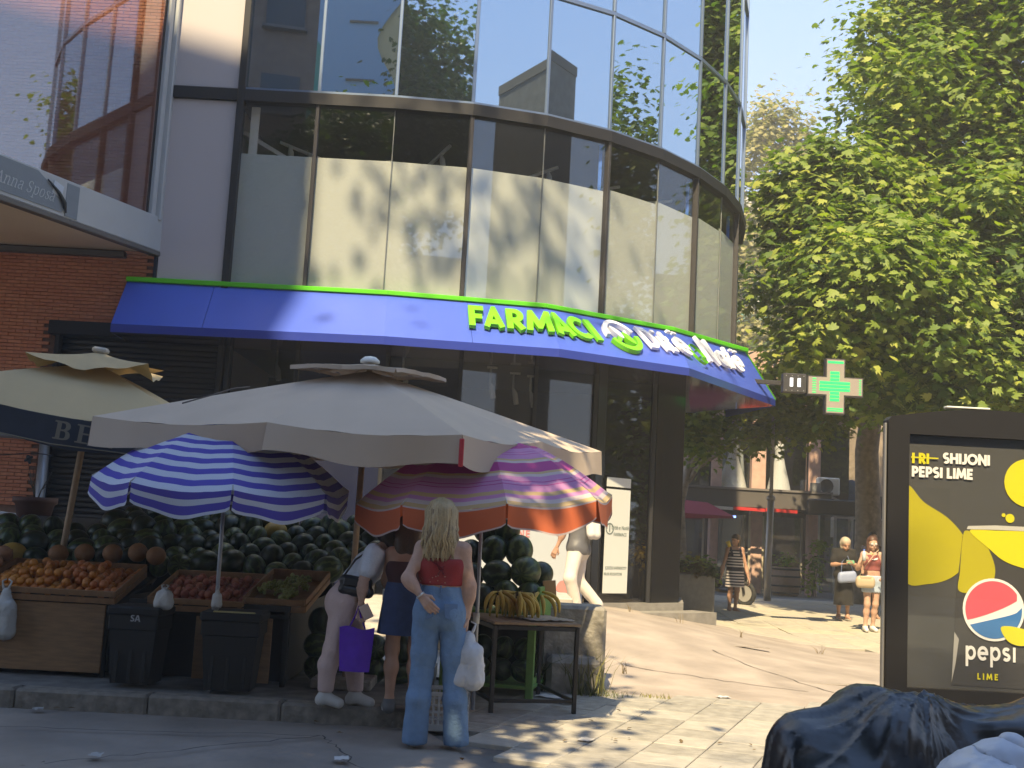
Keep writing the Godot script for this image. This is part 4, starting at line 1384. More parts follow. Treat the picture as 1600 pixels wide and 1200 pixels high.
# ---------------------------------------------------------------- what stands behind the camera: mirrored in the glass, and shading the stall
func flats(n: String, label: String, at: Vector3, size: Vector3, turn: float, wall: Material, cols: int, rows: int, y0: float) -> Node3D:
	var t := thing(n, label, "building", at, turn)
	put("wall", box(size), wall, t, X(Vector3(0, size.y / 2, 0)))
	put("roof", box(Vector3(size.x + 0.06, 0.4, size.z + 0.06)), mt("roof_grey", 0.1, 0.09, 0.085, 0.8), t, X(Vector3(0, size.y + 0.2, 0)))
	for i in cols:
		for j in rows:
			put("window", box(Vector3(1.3, 1.5, 0.12)), mt("window_dark", 0.02, 0.025, 0.03, 0.15), t, X(Vector3((i - (cols - 1) / 2.0) * size.x / cols, y0 + j * 3.2, -size.z / 2 - 0.02)))
			put("sill", box(Vector3(1.5, 0.1, 0.3)), mt("roof_grey"), t, X(Vector3((i - (cols - 1) / 2.0) * size.x / cols, y0 - 0.8 + j * 3.2, -size.z / 2 - 0.1)))
	return t


func build_behind() -> void:
	flats("dark_apartment_block", "tall dark brown apartment block across the street", Vector3(-12.8, 0, 8.7), Vector3(9, 35, 9), -0.2, nm("brown_render", lin(0.12, 0.085, 0.065), lin(0.18, 0.13, 0.1), 3.0), 4, 10, 3.0)
	var m := flats("mural_building", "ochre building with a painted side wall across the street", Vector3(-12.5, 0, 30), Vector3(15, 38, 9), 0.0, nm("ochre_render", lin(0.42, 0.34, 0.16), lin(0.5, 0.41, 0.21), 4.0), 2, 11, 3.0)
	put("mural_patch", slab(blob([Vector2(-2, 0), Vector2(2, -1), Vector2(3, 4), Vector2(1, 8), Vector2(-3, 7), Vector2(-1, 3)]), 0.05), mt("mural_blue", 0.2, 0.36, 0.55, 0.8), m, X(Vector3(3.5, 24, -4.6), Vector3(0, PI, 0)))
	put("mural_patch", slab(blob([Vector2(-2, 0), Vector2(2, 0), Vector2(2.4, 4), Vector2(0, 6), Vector2(-2.4, 4)]), 0.05), mt("mural_teal", 0.04, 0.3, 0.24, 0.8), m, X(Vector3(-1, 22, -4.6), Vector3(0, PI, 0)))
	flats("grey_block", "grey concrete block with a flat roof across the side street", Vector3(19, 0, 3), Vector3(9, 19.5, 12), 0.0, nm("grey_render", lin(0.1, 0.1, 0.1), lin(0.16, 0.155, 0.15), 3.0), 2, 3, 3.0)
	flats("street_row", "long row of brown houses across the road", Vector3(8, 0, 30), Vector3(24, 15, 8), 0.0, nm("brown_render"), 7, 4, 3.0)
	flats("low_brick_house", "brown brick house with awnings across the side street", Vector3(22, 0, -24), Vector3(8, 9, 9), 0.0, nm("brown_brick", lin(0.24, 0.12, 0.07), lin(0.32, 0.17, 0.1), 1.0), 3, 2, 3.0)
	var bark := nm("plane_bark")
	var green := [Color(0.03, 0.06, 0.012), Color(0.07, 0.11, 0.018), Color(0.12, 0.16, 0.03)]
	var b := thing("tall_plane_tree", "tall plane tree across the street, mirrored in the glass", "tree", Vector3(-2, 0, 16))
	var cb := ellipse_clumps(Vector3(-1.8, 21.0, 15), Vector3(3.0, 6.0, 3.0), 170, 1.4)
	cb += ellipse_clumps(Vector3(1.2, 18.5, 15), Vector3(3.2, 4.5, 3.0), 150, 1.4)
	crown(b, cb, 80, 0.26, green, "mirror")
	trunk(b, Vector3(-2, 0, 16), cb, 0.4, 11.0, bark, 8)
	var d := thing("kerbside_tree", "plane tree at the roadside that shades the fruit stall", "tree", Vector3(-4.6, 0, -3.0))
	var cd := ellipse_clumps(Vector3(-4.3, 8.2, -3.0), Vector3(2.7, 3.9, 2.4), 250, 1.2, 0.05)
	cd += ellipse_clumps(Vector3(-2.35, 8.4, -4.7), Vector3(1.05, 2.0, 1.1), 80, 1.0, 0.1)
	crown(d, cd, 120, 0.2, green, "near")
	crown(d, ellipse_clumps(Vector3(-2.7, 24.1, -2.6), Vector3(3.6, 0.8, 0.5), 40, 1.1, 0.1), 7, 0.2, green, "near")
	trunk(d, Vector3(-4.9, 0, -2.2), cd, 0.26, 4.6, bark, 8)

	var e := thing("side_street_tree", "sunlit plane tree across the side street, mirrored in the corner glass", "tree", Vector3(14, 0, -17))
	var ce := ellipse_clumps(Vector3(13.5, 4.6, -17), Vector3(2.2, 3.0, 3.2), 120, 1.1)
	ce += ellipse_clumps(Vector3(15.5, 10.5, -14), Vector3(3.4, 4.2, 3.2), 150, 1.3)
	crown(e, ce, 90, 0.2, [Color(0.06, 0.10, 0.014), Color(0.16, 0.21, 0.026), Color(0.30, 0.32, 0.05)], "side")
	trunk(e, Vector3(14, 0, -17), ce, 0.25, 3.0, bark, 7)


# ---------------------------------------------------------------- umbrellas
# a canopy of panels between the apex and a closed rim; bands: [[u, colour], ...] when striped
func canopy_panel(P: Vector3, q0: Vector3, q1: Vector3, sag: float, droop: float, wrinkle: float, bands: Array = [], fold := 0.0, centre := Vector3.ZERO) -> ArrayMesh:
	var s := S(true)
	var nv := 12
	var us := []
	if bands.is_empty():
		for i in 13:
			us.append(i / 12.0)
	else:
		for b in bands:
			us.append(b[0])
	var at := func(u: float, v: float) -> Vector3:
		var p := P.lerp(q0.lerp(q1, v), u)
		p.y -= sag * sin(PI * pow(u, 0.8)) * 0.5 + droop * u * u * sin(PI * v) + wrinkle * u * sin(v * 17.0 + u * 5.0) * sin(PI * v)
		if fold > 0.0:   # the stretch towards the rim bends down
			p.y -= fold * pow(u, 6.0)
		return p
	for i in us.size() - 1:
		if bands.size():
			s.set_color(bands[i][1])
		for j in nv:
			var v0 := float(j) / nv
			var v1 := float(j + 1) / nv
			quad(s, at.call(us[i], v0), at.call(us[i + 1], v0), at.call(us[i + 1], v1), at.call(us[i], v1))
	return done(s)


func valance(q0: Vector3, q1: Vector3, drop: float, droop: float, out: Vector3, wave: float, ph: float, bands: Array = [], scallop := 0.0, nv := 22) -> ArrayMesh:
	var s := S(true)
	var rows := [0.0, 0.25, 0.5, 0.75, 1.0]
	if bands.size():
		rows = []
		for b in bands:
			rows.append(b[0])
	var at := func(t: float, v: float) -> Vector3:
		var p := q0.lerp(q1, v)
		p.y -= droop * sin(PI * v)
		p += out * (0.004 + wave * t * (sin(v * 5.0 + ph) + 0.5 * sin(v * 11.0 + ph * 2.0)))
		var edge := 1.0
		if scallop > 0.0:
			edge = 1.0 - scallop * (1.0 - pow(clampf(sin(PI * v) * 2.2, 0.0, 1.0), 0.5))
		p.y -= drop * t * edge * (1.0 + 0.10 * sin(v * 9.0 + ph * 3.0))
		return p
	for i in rows.size() - 1:
		if bands.size():
			s.set_color(bands[i][1])
		for j in nv:
			quad(s, at.call(rows[i + 1], float(j) / nv), at.call(rows[i + 1], float(j + 1) / nv), at.call(rows[i], float(j + 1) / nv), at.call(rows[i], float(j) / nv))
	return done(s)


func stripe_mat(key: String) -> StandardMaterial3D:
	var m := mt(key, 1, 1, 1, 0.75)
	m.vertex_color_use_as_albedo = true
	m.backlight_enabled = true
	m.backlight = Color(0.45, 0.45, 0.45)
	return m


func build_umbrellas() -> void:
	var wood := nm("pole_wood", lin(0.36, 0.25, 0.15), lin(0.5, 0.36, 0.23), 0.6, 0.6, 0.03)
	# large square stall umbrella
	var t := thing("market_umbrella", "large square grey-beige market umbrella over the fruit stall, its right edge in the sun", "umbrella", Vector3(-1.24, 0, -10.0))
	var O := -t.position
	var fab := nm("beige_canvas", lin(0.44, 0.35, 0.265), lin(0.52, 0.42, 0.325), 1.6, 0.85, 0.012)
	fab.backlight_enabled = true
	fab.backlight = Color(0.16, 0.14, 0.12)
	var A := Vector3(-3.30, 2.22, -9.2) + O
	var B := Vector3(-0.33, 2.15, -8.2) + O
	var C := Vector3(0.86, 2.27, -10.8) + O
	var D := Vector3(-2.11, 2.32, -11.8) + O
	var P := Vector3(-1.24, 2.80, -10.0) + O
	var ring := [A, B, C, D]
	var alu := mt("umbrella_rib", 0.5, 0.48, 0.45, 0.4, 0.5)
	for i in 4:
		var q0: Vector3 = ring[i]
		var q1: Vector3 = ring[(i + 1) % 4]
		var mid := (q0 + q1) * 0.5 + Vector3(0, 0.02, 0)
		var out := (mid - P) * Vector3(1, 0, 1)
		out = out.normalized()
		put("canopy_panel", canopy_panel(P, q0, mid, -0.02, 0.045, 0.008), fab, t)
		put("canopy_panel", canopy_panel(P, mid, q1, -0.02, 0.045, 0.008), fab, t)
		put("valance", valance(q0, mid, 0.215, 0.045, out, 0.030, i * 1.7 + 0.4), fab, t)
		put("valance", valance(mid, q1, 0.215, 0.045, out, 0.030, i * 2.3 + 1.1), fab, t)
		bar("rib", P + Vector3(0, -0.07, 0), q0 + Vector3(0, -0.05, 0), 0.02, 0.03, alu, t)
		bar("rib", P + Vector3(0, -0.07, 0), mid + Vector3(0, -0.05, 0), 0.02, 0.03, alu, t)
		bar("strut", Vector3(0, 2.1, 0) - Vector3(0, 0, 0), P.lerp(q0, 0.55) + Vector3(0, -0.09, 0), 0.018, 0.025, alu, t)
	# vent cap: a smaller flared pyramid above the apex
	var P2 := P + Vector3(0.0, 0.07, 0)
	for i in 4:
		var q0: Vector3 = P + (ring[i] - P) * 0.31 + Vector3(0, 0.165, 0)
		var q1: Vector3 = P + (ring[(i + 1) % 4] - P) * 0.31 + Vector3(0, 0.165, 0)
		var mid := (q0 + q1) * 0.5 + Vector3(0, 0.012, 0)
		put("vent_panel", canopy_panel(P2, q0, mid, 0.02, -0.01, 0.006), fab, t)
		put("vent_panel", canopy_panel(P2, mid, q1, 0.02, -0.01, 0.006), fab, t)
		put("vent_hem", valance(q0, mid, 0.035, -0.01, ((mid - P) * Vector3(1, 0, 1)).normalized(), 0.006, i), fab, t)
		put("vent_hem", valance(mid, q1, 0.035, -0.01, ((mid - P) * Vector3(1, 0, 1)).normalized(), 0.006, i + 2), fab, t)
		bar("vent_rib", P2 + Vector3(0, -0.02, 0), q0 + Vector3(0, -0.012, 0), 0.015, 0.012, wood, t)
		bar("vent_rib", P2 + Vector3(0, -0.02, 0), mid + Vector3(0, -0.012, 0), 0.015, 0.012, wood, t)
	put("finial", lathe([Vector2(0.0, 0.05), Vector2(0.05, 0.04), Vector2(0.085, 0.01), Vector2(0.085, -0.01), Vector2(0, -0.01)], 18), mt("white_fitting"), t, X(P2 + Vector3(0, 0.012, 0)))
	put("pole", tube([Vector3(-0.03, 0.1, 0), Vector3(0, 2.85, 0)], [0.026], 12), wood, t)
	put("base", box(Vector3(0.5, 0.08, 0.5), 0.01), nm("old_concrete"), t, X(Vector3(-0.03, 0.17, 0)))
	put("red_strap", box(Vector3(0.035, 0.2, 0.012), 0.005), mt("strap_red", 0.45, 0.03, 0.04, 0.6), t, X(B + Vector3(0.0, -0.13, 0.03)))
	put("stay_cord", tube([P.lerp(A, 0.50) + Vector3(0.10, 0.05, 0.02), P.lerp(A, 0.56) + Vector3(0.16, 0.035, 0.25), P.lerp(A, 0.62) + Vector3(0.22, 0.01, 0.38), P.lerp(A, 0.75) + Vector3(0.3, -0.045, 0.62)], [0.006], 5), mt("cord_dark", 0.10, 0.08, 0.07, 0.8), t)

	# the leaning umbrella with the navy valance
	var l := thing("navy_edged_umbrella", "leaning beige umbrella with a navy valance lettered BE, left of the large umbrella", "umbrella", Vector3(-4.14, 0.1, -11.0))
	var tan := nm("tan_canvas", lin(0.44, 0.335, 0.18), lin(0.52, 0.40, 0.22), 1.3, 0.85, 0.012)
	tan.backlight_enabled = true
	tan.backlight = Color(0.5, 0.42, 0.25)
	var navy := nm("navy_canvas", lin(0.030, 0.038, 0.058), lin(0.042, 0.05, 0.072), 0.9, 0.85, 0.02)
	var lean := Node3D.new()
	lean.name = "tilted_top"
	l.add_child(lean)
	lean.position = Vector3(0.19, 2.75, 0)
	lean.rotation = Vector3(0.04, 0, -0.125)
	var pts := []
	var half := 1.22
	for k in 4:
		var a := PI * 0.75 + k * PI / 2 + 0.16
		pts.append(Vector3(cos(a), 0, -sin(a)) * half * 1.414 + Vector3(0, -0.47, 0))
	pts.reverse()
	for i in 4:
		var q0: Vector3 = pts[i]
		var q1: Vector3 = pts[(i + 1) % 4]
		var out := ((q0 + q1) * Vector3(1, 0, 1)).normalized()
		put("canopy_panel", canopy_panel(Vector3.ZERO, q0, q1, -0.05, 0.06, 0.006), tan, lean)
		put("valance", valance(q0, q1, 0.24, 0.06, out, 0.018, i * 1.3), navy, lean)
		put("valance_hem", tube([q0 + Vector3(0, -0.245, 0) + out * 0.01, q0.lerp(q1, 0.5) + Vector3(0, -0.30, 0) + out * 0.012, q1 + Vector3(0, -0.245, 0) + out * 0.01], [0.006], 5), mt("hem_tan", 0.22, 0.19, 0.13, 0.8), lean)
		bar("rib", Vector3(0, -0.06, 0), q0 + Vector3(0, -0.05, 0), 0.02, 0.025, wood, lean)
		var c0 := q0 * 0.44 + Vector3(0, 0.23 + 0.06 * sin(i * 2.0), 0)
		var c1 := q1 * 0.44 + Vector3(0, 0.23 + 0.06 * sin(i * 2.0 + 2.0), 0)
		put("vent_panel", canopy_panel(Vector3(0, 0.13, 0), c0, c1, 0.05, 0.10, 0.02), tan, lean)
	put("finial", box(Vector3(0.14, 0.06, 0.12), 0.02), mt("finial_grey", 0.4, 0.37, 0.32, 0.7), lean, X(Vector3(0, 0.14, 0)))
	var lt: Array = [["B", 0.02], ["E", 0.20], ["R", 0.37]]
	# lettering on the valance that faces the road
	var best := 0
	for i in 4:
		if (pts[i] + pts[(i + 1) % 4]).z > (pts[best] + pts[(best + 1) % 4]).z:
			best = i
	var v0: Vector3 = pts[best]
	var v1: Vector3 = pts[(best + 1) % 4]
	if v0.x > v1.x:
		var w := v0
		v0 = v1
		v1 = w
	var alx := (v1 - v0).normalized()
	for q in lt:
		var tm := words(q[0], 0.16, 0.004, 0.0, "Droid Serif", 700)
		put("letter", tm, mt("letter_sand", 0.2, 0.18, 0.14, 0.8), lean, Transform3D(Basis(alx, Vector3.UP, alx.cross(Vector3.UP)), v0.lerp(v1, 0.52) + alx * q[1] + Vector3(0, -0.175, 0) + alx.cross(Vector3.UP) * 0.035))
	put("pole", tube([Vector3(-0.05, 0.0, 0), Vector3(0.19, 2.8, 0)], [0.03], 10), wood, l)

	# two round beach umbrellas
	var white := Color(0.52, 0.56, 0.66)
	var blue := Color(0.075, 0.06, 0.40)
	var bands := []
	var n := 21
	for i in n + 1:
		bands.append([float(i) / n, blue if i % 2 == 1 else white])
	bands[n][0] = 1.0
	var vb := [[0.0, blue], [0.28, white], [0.52, blue], [0.86, white], [1.0, white]]
	beach("blue_striped_umbrella", "round beach umbrella with blue and white stripes under the large umbrella", Vector3(-2.24, 0.1, -9.3), 2.23, 1.0, 0.47, 0.18, bands, vb, 0.30, -0.02, mt("pole_grey", 0.3, 0.32, 0.36, 0.4, 0.5), 0.03)
	var ora := Color(0.55, 0.13, 0.05)
	var mag := Color(0.38, 0.05, 0.22)
	var lil := Color(0.47, 0.21, 0.40)
	var pal := Color(0.52, 0.43, 0.42)
	var tanc := Color(0.50, 0.36, 0.18)
	var pink := Color(0.50, 0.07, 0.17)
	var pb := [[0.0, pink], [0.30, pal], [0.33, mag], [0.42, lil], [0.47, mag], [0.475, lil], [0.50, mag], [0.505, lil], [0.56, tanc], [0.58, pal], [0.605, mag], [0.70, tanc], [0.72, pal], [0.745, lil], [0.79, mag], [0.797, lil], [0.82, mag], [0.827, lil], [0.88, tanc], [0.91, lil], [0.94, pal], [0.97, tanc], [1.0, tanc]]
	var pv := [[0.0, pal], [0.08, ora], [0.93, pal], [1.0, pal]]
	beach("pink_striped_umbrella", "round pink and purple striped beach umbrella with an orange valance", Vector3(-0.19, 0.1, -9.3), 2.22, 1.03, 0.47, 0.19, pb, pv, 0.16, 0.075, mt("pole_grey"), 0.05)


func beach(n: String, label: String, at: Vector3, top: float, r: float, drop: float, val: float, bands: Array, vb: Array, a0: float, tilt: float, pole: Material, bow: float) -> void:
	var t := thing(n, label, "umbrella", at)
	var m := stripe_mat("striped_cotton")
	var c := Node3D.new()
	c.name = "canopy"
	t.add_child(c)
	c.position = Vector3(0.0, top - at.y, 0)
	c.rotation = Vector3(0.06, 0, tilt)
	for k in 8:
		var a := a0 + k * TAU / 8
		var b := a + TAU / 8
		var q0 := Vector3(cos(a) * r, -drop, -sin(a) * r)
		var q1 := Vector3(cos(b) * r, -drop, -sin(b) * r)
		put("panel", canopy_panel(Vector3.ZERO, q0, q1, -0.22, 0.04, 0.004, bands, 0.02), m, c)
		var out := ((q0 + q1) * Vector3(1, 0, 1)).normalized()
		var qa := q0 + Vector3(0, -0.02, 0)
		var qb := q1 + Vector3(0, -0.02, 0)
		put("valance", valance(qa.lerp(qb, 0.012), qa.lerp(qb, 0.988), val, 0.04, out, 0.016, k * 1.9, vb, 0.22), m, c)
		put("rib", tube([Vector3(0, -0.03, 0), Vector3(cos(a) * r * 0.5, -drop * 0.36, -sin(a) * r * 0.5), q0 + Vector3(0, -0.015, 0)], [0.005], 5), mt("rib_steel", 0.4, 0.4, 0.4, 0.4, 0.6), c)
	put("cap", lathe([Vector2(0, 0.05), Vector2(0.02, 0.04), Vector2(0.03, 0.0)], 10), mt("white_fitting"), c)
	put("pole", tube([Vector3(0.02, 0, 0), Vector3(0, top - at.y, 0)], [0.016], 10), pole, t)
	put("clamp", tube([Vector3(0.008, 0.66, 0), Vector3(0.008, 0.74, 0)], [0.028], 10), mt("clamp_pale", 0.5, 0.48, 0.42, 0.5), t)



# ---------------------------------------------------------------- fruit stall
func melon_mat(k: int) -> StandardMaterial3D:
	var key := "melon_%d" % k
	if not mats.has(key):
		# wavy dark stripes from stalk to end
		var im := Image.create(256, 128, false, Image.FORMAT_RGB8)
		var n := FastNoiseLite.new()
		n.seed = 40 + k
		n.frequency = 0.03
		var base: Color = [lin(0.050, 0.085, 0.022), lin(0.028, 0.05, 0.016), lin(0.085, 0.12, 0.03), lin(0.018, 0.034, 0.012)][k]
		var dark: Color = [lin(0.012, 0.025, 0.008), lin(0.010, 0.019, 0.007), lin(0.03, 0.05, 0.014), lin(0.009, 0.017, 0.007)][k]
		for x in 256:
			for y in 128:
				var a := x / 256.0 * TAU
				var w := n.get_noise_3d(cos(a) * 40.0, y * 1.6, sin(a) * 40.0)
				var st := sin(a * 9.0 + w * 3.2) * 0.5 + 0.5
				var f := clampf((st - 0.45) * 3.0 + n.get_noise_3d(cos(a) * 160.0, y * 5.0, sin(a) * 160.0) * 0.7, 0.0, 1.0)
				im.set_pixel(x, y, dark.lerp(base, f))
		var m := mt(key, 1, 1, 1, 0.38)
		m.albedo_texture = ImageTexture.create_from_image(im)
	return mats[key]


func ball(r: float, rings := 14, segs := 22, squash := 1.0) -> SphereMesh:
	var k := "ball%.4f_%d_%.2f" % [r, segs, squash]
	if not made.has(k):
		var m := SphereMesh.new()
		m.radius = r
		m.height = 2.0 * r * squash
		m.rings = rings
		m.radial_segments = segs
		made[k] = m
	return made[k]


func melon(at: Vector3, r: float, label: String, group: String, kind := -1) -> void:
	var o := put("watermelon", ball(0.12, 14, 22, 1.13), melon_mat([0, 1, 1, 3, 0, 2, 2, 3][R.randi() % 8] if kind < 0 else kind), self, X(at, Vector3(R.randf_range(-0.5, 0.5) + (PI / 2 if R.randf() < 0.6 else 0.0), R.randf() * TAU, R.randf_range(-0.4, 0.4)), Vector3.ONE * r / 0.12))
	tag(o, label, "watermelon", group)


func wood_mat() -> StandardMaterial3D:
	if not mats.has("plywood"):
		var m := nm("plywood", lin(0.20, 0.105, 0.042), lin(0.32, 0.18, 0.078), 1.0, 0.7, 0.018)
		m.uv1_scale = Vector3(0.7, 5.0, 0.7)
	return mats["plywood"]


func fruit_tray(label: String, at: Vector3, w: float, d: float, tilt: float, turn := 0.0) -> Node3D:
	var t := thing("fruit_tray", label, "fruit tray", at, turn)
	t.rotation = Vector3(tilt, turn, 0)
	var m := nm("tray_wood", lin(0.22, 0.105, 0.04), lin(0.32, 0.165, 0.068), 0.5, 0.75, 0.02)
	put("floor", box(Vector3(w, 0.012, d), 0.003), m, t, X(Vector3(0, 0.0, 0)))
	for k in 2:
		put("front_slat", box(Vector3(w, 0.048, 0.014), 0.003), m, t, X(Vector3(0, 0.016 + 0.06 * k, d / 2 + 0.001 * k), Vector3(0, 0, R.randf_range(-0.004, 0.004))))
	for k in 4:
		put("cleat", box(Vector3(0.03, 0.10, 0.012), 0.002), m, t, X(Vector3((k - 1.5) * w * 0.31, 0.045, d / 2 - 0.015)))
	put("back_board", box(Vector3(w, 0.11, 0.014), 0.003), m, t, X(Vector3(0, 0.045, -d / 2)))
	for s in [-1, 1]:
		for k in 2:
			put("side_slat", box(Vector3(0.014, 0.048, d - 0.03), 0.003), m, t, X(Vector3(s * w / 2, 0.016 + 0.06 * k, 0)))
	return t


func display(label: String, x0: float, x1: float, z0: float, z1: float) -> Node3D:
	var t := thing("display_stand", label, "market stand", Vector3((x0 + x1) / 2, 0.125, z0))
	var black := mt("stand_black", 0.012, 0.012, 0.012, 0.7)
	var w := x1 - x0
	var d := z0 - z1
	put("table_top", box(Vector3(w, 0.03, d * 0.5), 0.004), black, t, X(Vector3(0, 0.66, -d * 0.25), Vector3(0.16, 0, 0)))
	put("rear_shelf", box(Vector3(w, 0.03, d * 0.6), 0.004), black, t, X(Vector3(0, 0.98, -d * 0.72), Vector3(0.38, 0, 0)))
	for s in [-1, 1]:
		put("leg", box(Vector3(0.04, 0.62, 0.04), 0.004), black, t, X(Vector3(s * (w / 2 - 0.03), 0.31, -0.03)))
		put("leg", box(Vector3(0.04, 0.9, 0.04), 0.004), black, t, X(Vector3(s * (w / 2 - 0.03), 0.45, -d + 0.05)))
		put("side_cloth", box(Vector3(0.006, 0.6, d - 0.1)), black, t, X(Vector3(s * (w / 2 - 0.006), 0.34, -d / 2)))
	put("rail", box(Vector3(w, 0.05, 0.03), 0.004), black, t, X(Vector3(0, 0.63, 0.0)))
	put("back_cloth", box(Vector3(w, 0.8, 0.006)), black, t, X(Vector3(0, 0.4, -d + 0.02)))
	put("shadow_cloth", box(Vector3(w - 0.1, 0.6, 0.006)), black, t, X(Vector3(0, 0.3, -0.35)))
	return t


func build_stall() -> void:
	R.seed = 77
	var ply := wood_mat()
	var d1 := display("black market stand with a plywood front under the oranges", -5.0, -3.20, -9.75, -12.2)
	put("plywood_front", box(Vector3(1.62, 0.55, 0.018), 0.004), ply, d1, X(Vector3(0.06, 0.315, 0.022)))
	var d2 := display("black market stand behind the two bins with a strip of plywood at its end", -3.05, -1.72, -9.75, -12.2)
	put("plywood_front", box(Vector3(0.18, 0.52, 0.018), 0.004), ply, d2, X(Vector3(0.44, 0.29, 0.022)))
	put("plywood_front", box(Vector3(0.16, 0.5, 0.018), 0.004), mats["plywood"], d2, X(Vector3(-0.02, 0.29, 0.012)))
	# trays
	fruit_tray("wooden tray heaped with oranges on the plywood-fronted stand", Vector3(-3.73, 0.83, -10.10), 1.16, 0.82, 0.24)
	fruit_tray("wooden tray of dark red peaches behind the bin with the white bag", Vector3(-2.50, 0.80, -10.15), 0.78, 0.88, 0.22)
	fruit_tray("wooden tray of green grapes and pears beside the bending woman", Vector3(-1.84, 0.84, -10.25), 0.52, 0.95, 0.22, -0.06)
	fruit_tray("wooden tray of brownish squashes at the end of the stand", Vector3(-4.86, 0.90, -10.25), 0.9, 0.8, 0.24)
	var om := []
	for i in 4:
		om.append(nm("orange_%d" % i, lin(0.36 + 0.04 * i, 0.085 + 0.022 * i, 0.010), lin(0.46 + 0.03 * i, 0.125 + 0.025 * i, 0.014), 0.3, 0.45, 0.03, 0.0, false))
	var pm := []
	for i in 3:
		pm.append(nm("peach_%d" % i, lin(0.20 + 0.05 * i, 0.022, 0.022), lin(0.34 + 0.04 * i, 0.07 + 0.02 * i, 0.04), 0.2, 0.6, 0.03, 0.0, false))
	var lab := "orange in the heaped wooden tray on the plywood-fronted stand"
	for layer in 3:
		var ni := 15 - layer * 3
		var nj := 9 - layer * 2
		for i in ni:
			for j in nj:
				if layer == 1 and R.randf() < 0.2 or layer == 2 and R.randf() < 0.45:
					continue
				var x := -3.73 + (i - (ni - 1) / 2.0) * 0.075 + R.randf_range(-0.012, 0.012)
				var dz := -(j - (nj - 1) / 2.0) * 0.083 + R.randf_range(-0.012, 0.012)
				var y := 0.83 + 0.042 - dz * 0.24 + layer * 0.052 + R.randf_range(-0.004, 0.006)
				var ripe: int = clampi(int((x + 4.3) / 0.3) + R.randi_range(-1, 1), 0, 3)
				var o := put("orange", ball(R.randi_range(34, 40) / 1000.0, 10, 16, 0.95), om[3 - ripe], self, X(Vector3(x, y, -10.10 + dz), Vector3(R.randf() * TAU, R.randf() * TAU, 0)))
				tag(o, lab, "orange", "oranges heaped in the wooden tray")
	for layer in 2:
		for i in 11 - layer * 2:
			for j in 11 - layer * 3:
				if R.randf() < (0.1 + layer * 0.4):
					continue
				var x := -2.50 + (i - (10 - layer * 2) / 2.0) * 0.068 + R.randf_range(-0.01, 0.01)
				var dz := -(j - (10 - layer * 3) / 2.0) * 0.074 + R.randf_range(-0.01, 0.01)
				var o := put("peach", ball(R.randi_range(32, 37) / 1000.0, 10, 14, 0.94), pm[R.randi() % 3], self, X(Vector3(x, 0.80 + 0.038 - dz * 0.22 + layer * 0.05, -10.15 + dz), Vector3(R.randf() * TAU, R.randf() * TAU, 0)))
				tag(o, "dark red peach in the tray behind the bin with the white bag", "peach", "peaches in the wooden tray")
	var gm := nm("grape_green", lin(0.16, 0.2, 0.03), lin(0.28, 0.3, 0.06), 0.2, 0.4, 0.03)
	for i in 13:
		var g := thing("grape_bunch", "bunch of pale green grapes in the tray beside the bending woman", "grapes", Vector3(-1.84 + R.randf_range(-0.2, 0.2), 0.90 + R.randf_range(-0.01, 0.02), -10.25 + R.randf_range(-0.36, 0.36)), R.randf() * TAU, "grape bunches in the tray")
		g.position.y += (-10.25 - g.position.z) * 0.22
		var s := S(true)
		for k in 26:
			var t := R.randf()
			var p := Vector3(t * 0.17 - 0.08, R.randf_range(-0.02, 0.035), R.randfn(0, 0.03) * (1.1 - t))
			s.append_from(ball(0.014, 6, 9), 0, X(p))
		put("berries", s.commit(), gm, g)
		put("stalk", tube([Vector3(-0.1, 0.02, 0), Vector3(0.02, 0.02, 0)], [0.004], 5), mt("stalk_green", 0.12, 0.12, 0.04, 0.8), g)
	var cm := nm("cantaloupe", lin(0.24, 0.10, 0.035), lin(0.34, 0.16, 0.06), 0.25, 0.7, 0.03, 0.0, false)
	var which := ["leftmost", "second from the left", "middle", "second from the right", "rightmost"]
	var ci := 0
	for p in [[-4.00, 1.07, -10.62], [-3.78, 1.09, -10.66], [-3.52, 1.10, -10.64], [-3.30, 1.12, -10.66], [-3.12, 1.10, -10.62]]:
		tag(put("cantaloupe", ball(0.088, 14, 20, 0.94), cm, self, X(Vector3(p[0], p[1], p[2]), Vector3(R.randf(), R.randf(), R.randf()))), "%s of the five round orange-skinned cantaloupes behind the oranges" % which[ci], "cantaloupe", "cantaloupes behind the oranges")
		ci += 1
	for i in 14:
		tag(put("squash", ball(0.07, 12, 16, 1.4), nm("squash_skin", lin(0.2, 0.085, 0.035), lin(0.32, 0.15, 0.07), 0.3, 0.7, 0.03), self, X(Vector3(-5.2 + (i % 7) * 0.135, 0.99 + 0.07 * (i / 7), -10.15 - 0.22 * (i / 7)), Vector3(PI / 2 + R.randf_range(-0.3, 0.3), R.randf() * 3.0, 0))), "brownish squash in the end tray of the stand", "squash", "squashes in the end tray")
	# the bank of watermelons behind
	var nth := ["first", "second", "third", "fourth", "fifth", "sixth", "seventh", "eighth", "ninth", "tenth", "eleventh", "twelfth", "thirteenth", "fourteenth", "fifteenth", "sixteenth", "seventeenth", "eighteenth"]
	var rows := ["lowest row", "second row up", "third row up", "fourth row up", "fifth row up", "topmost row"]
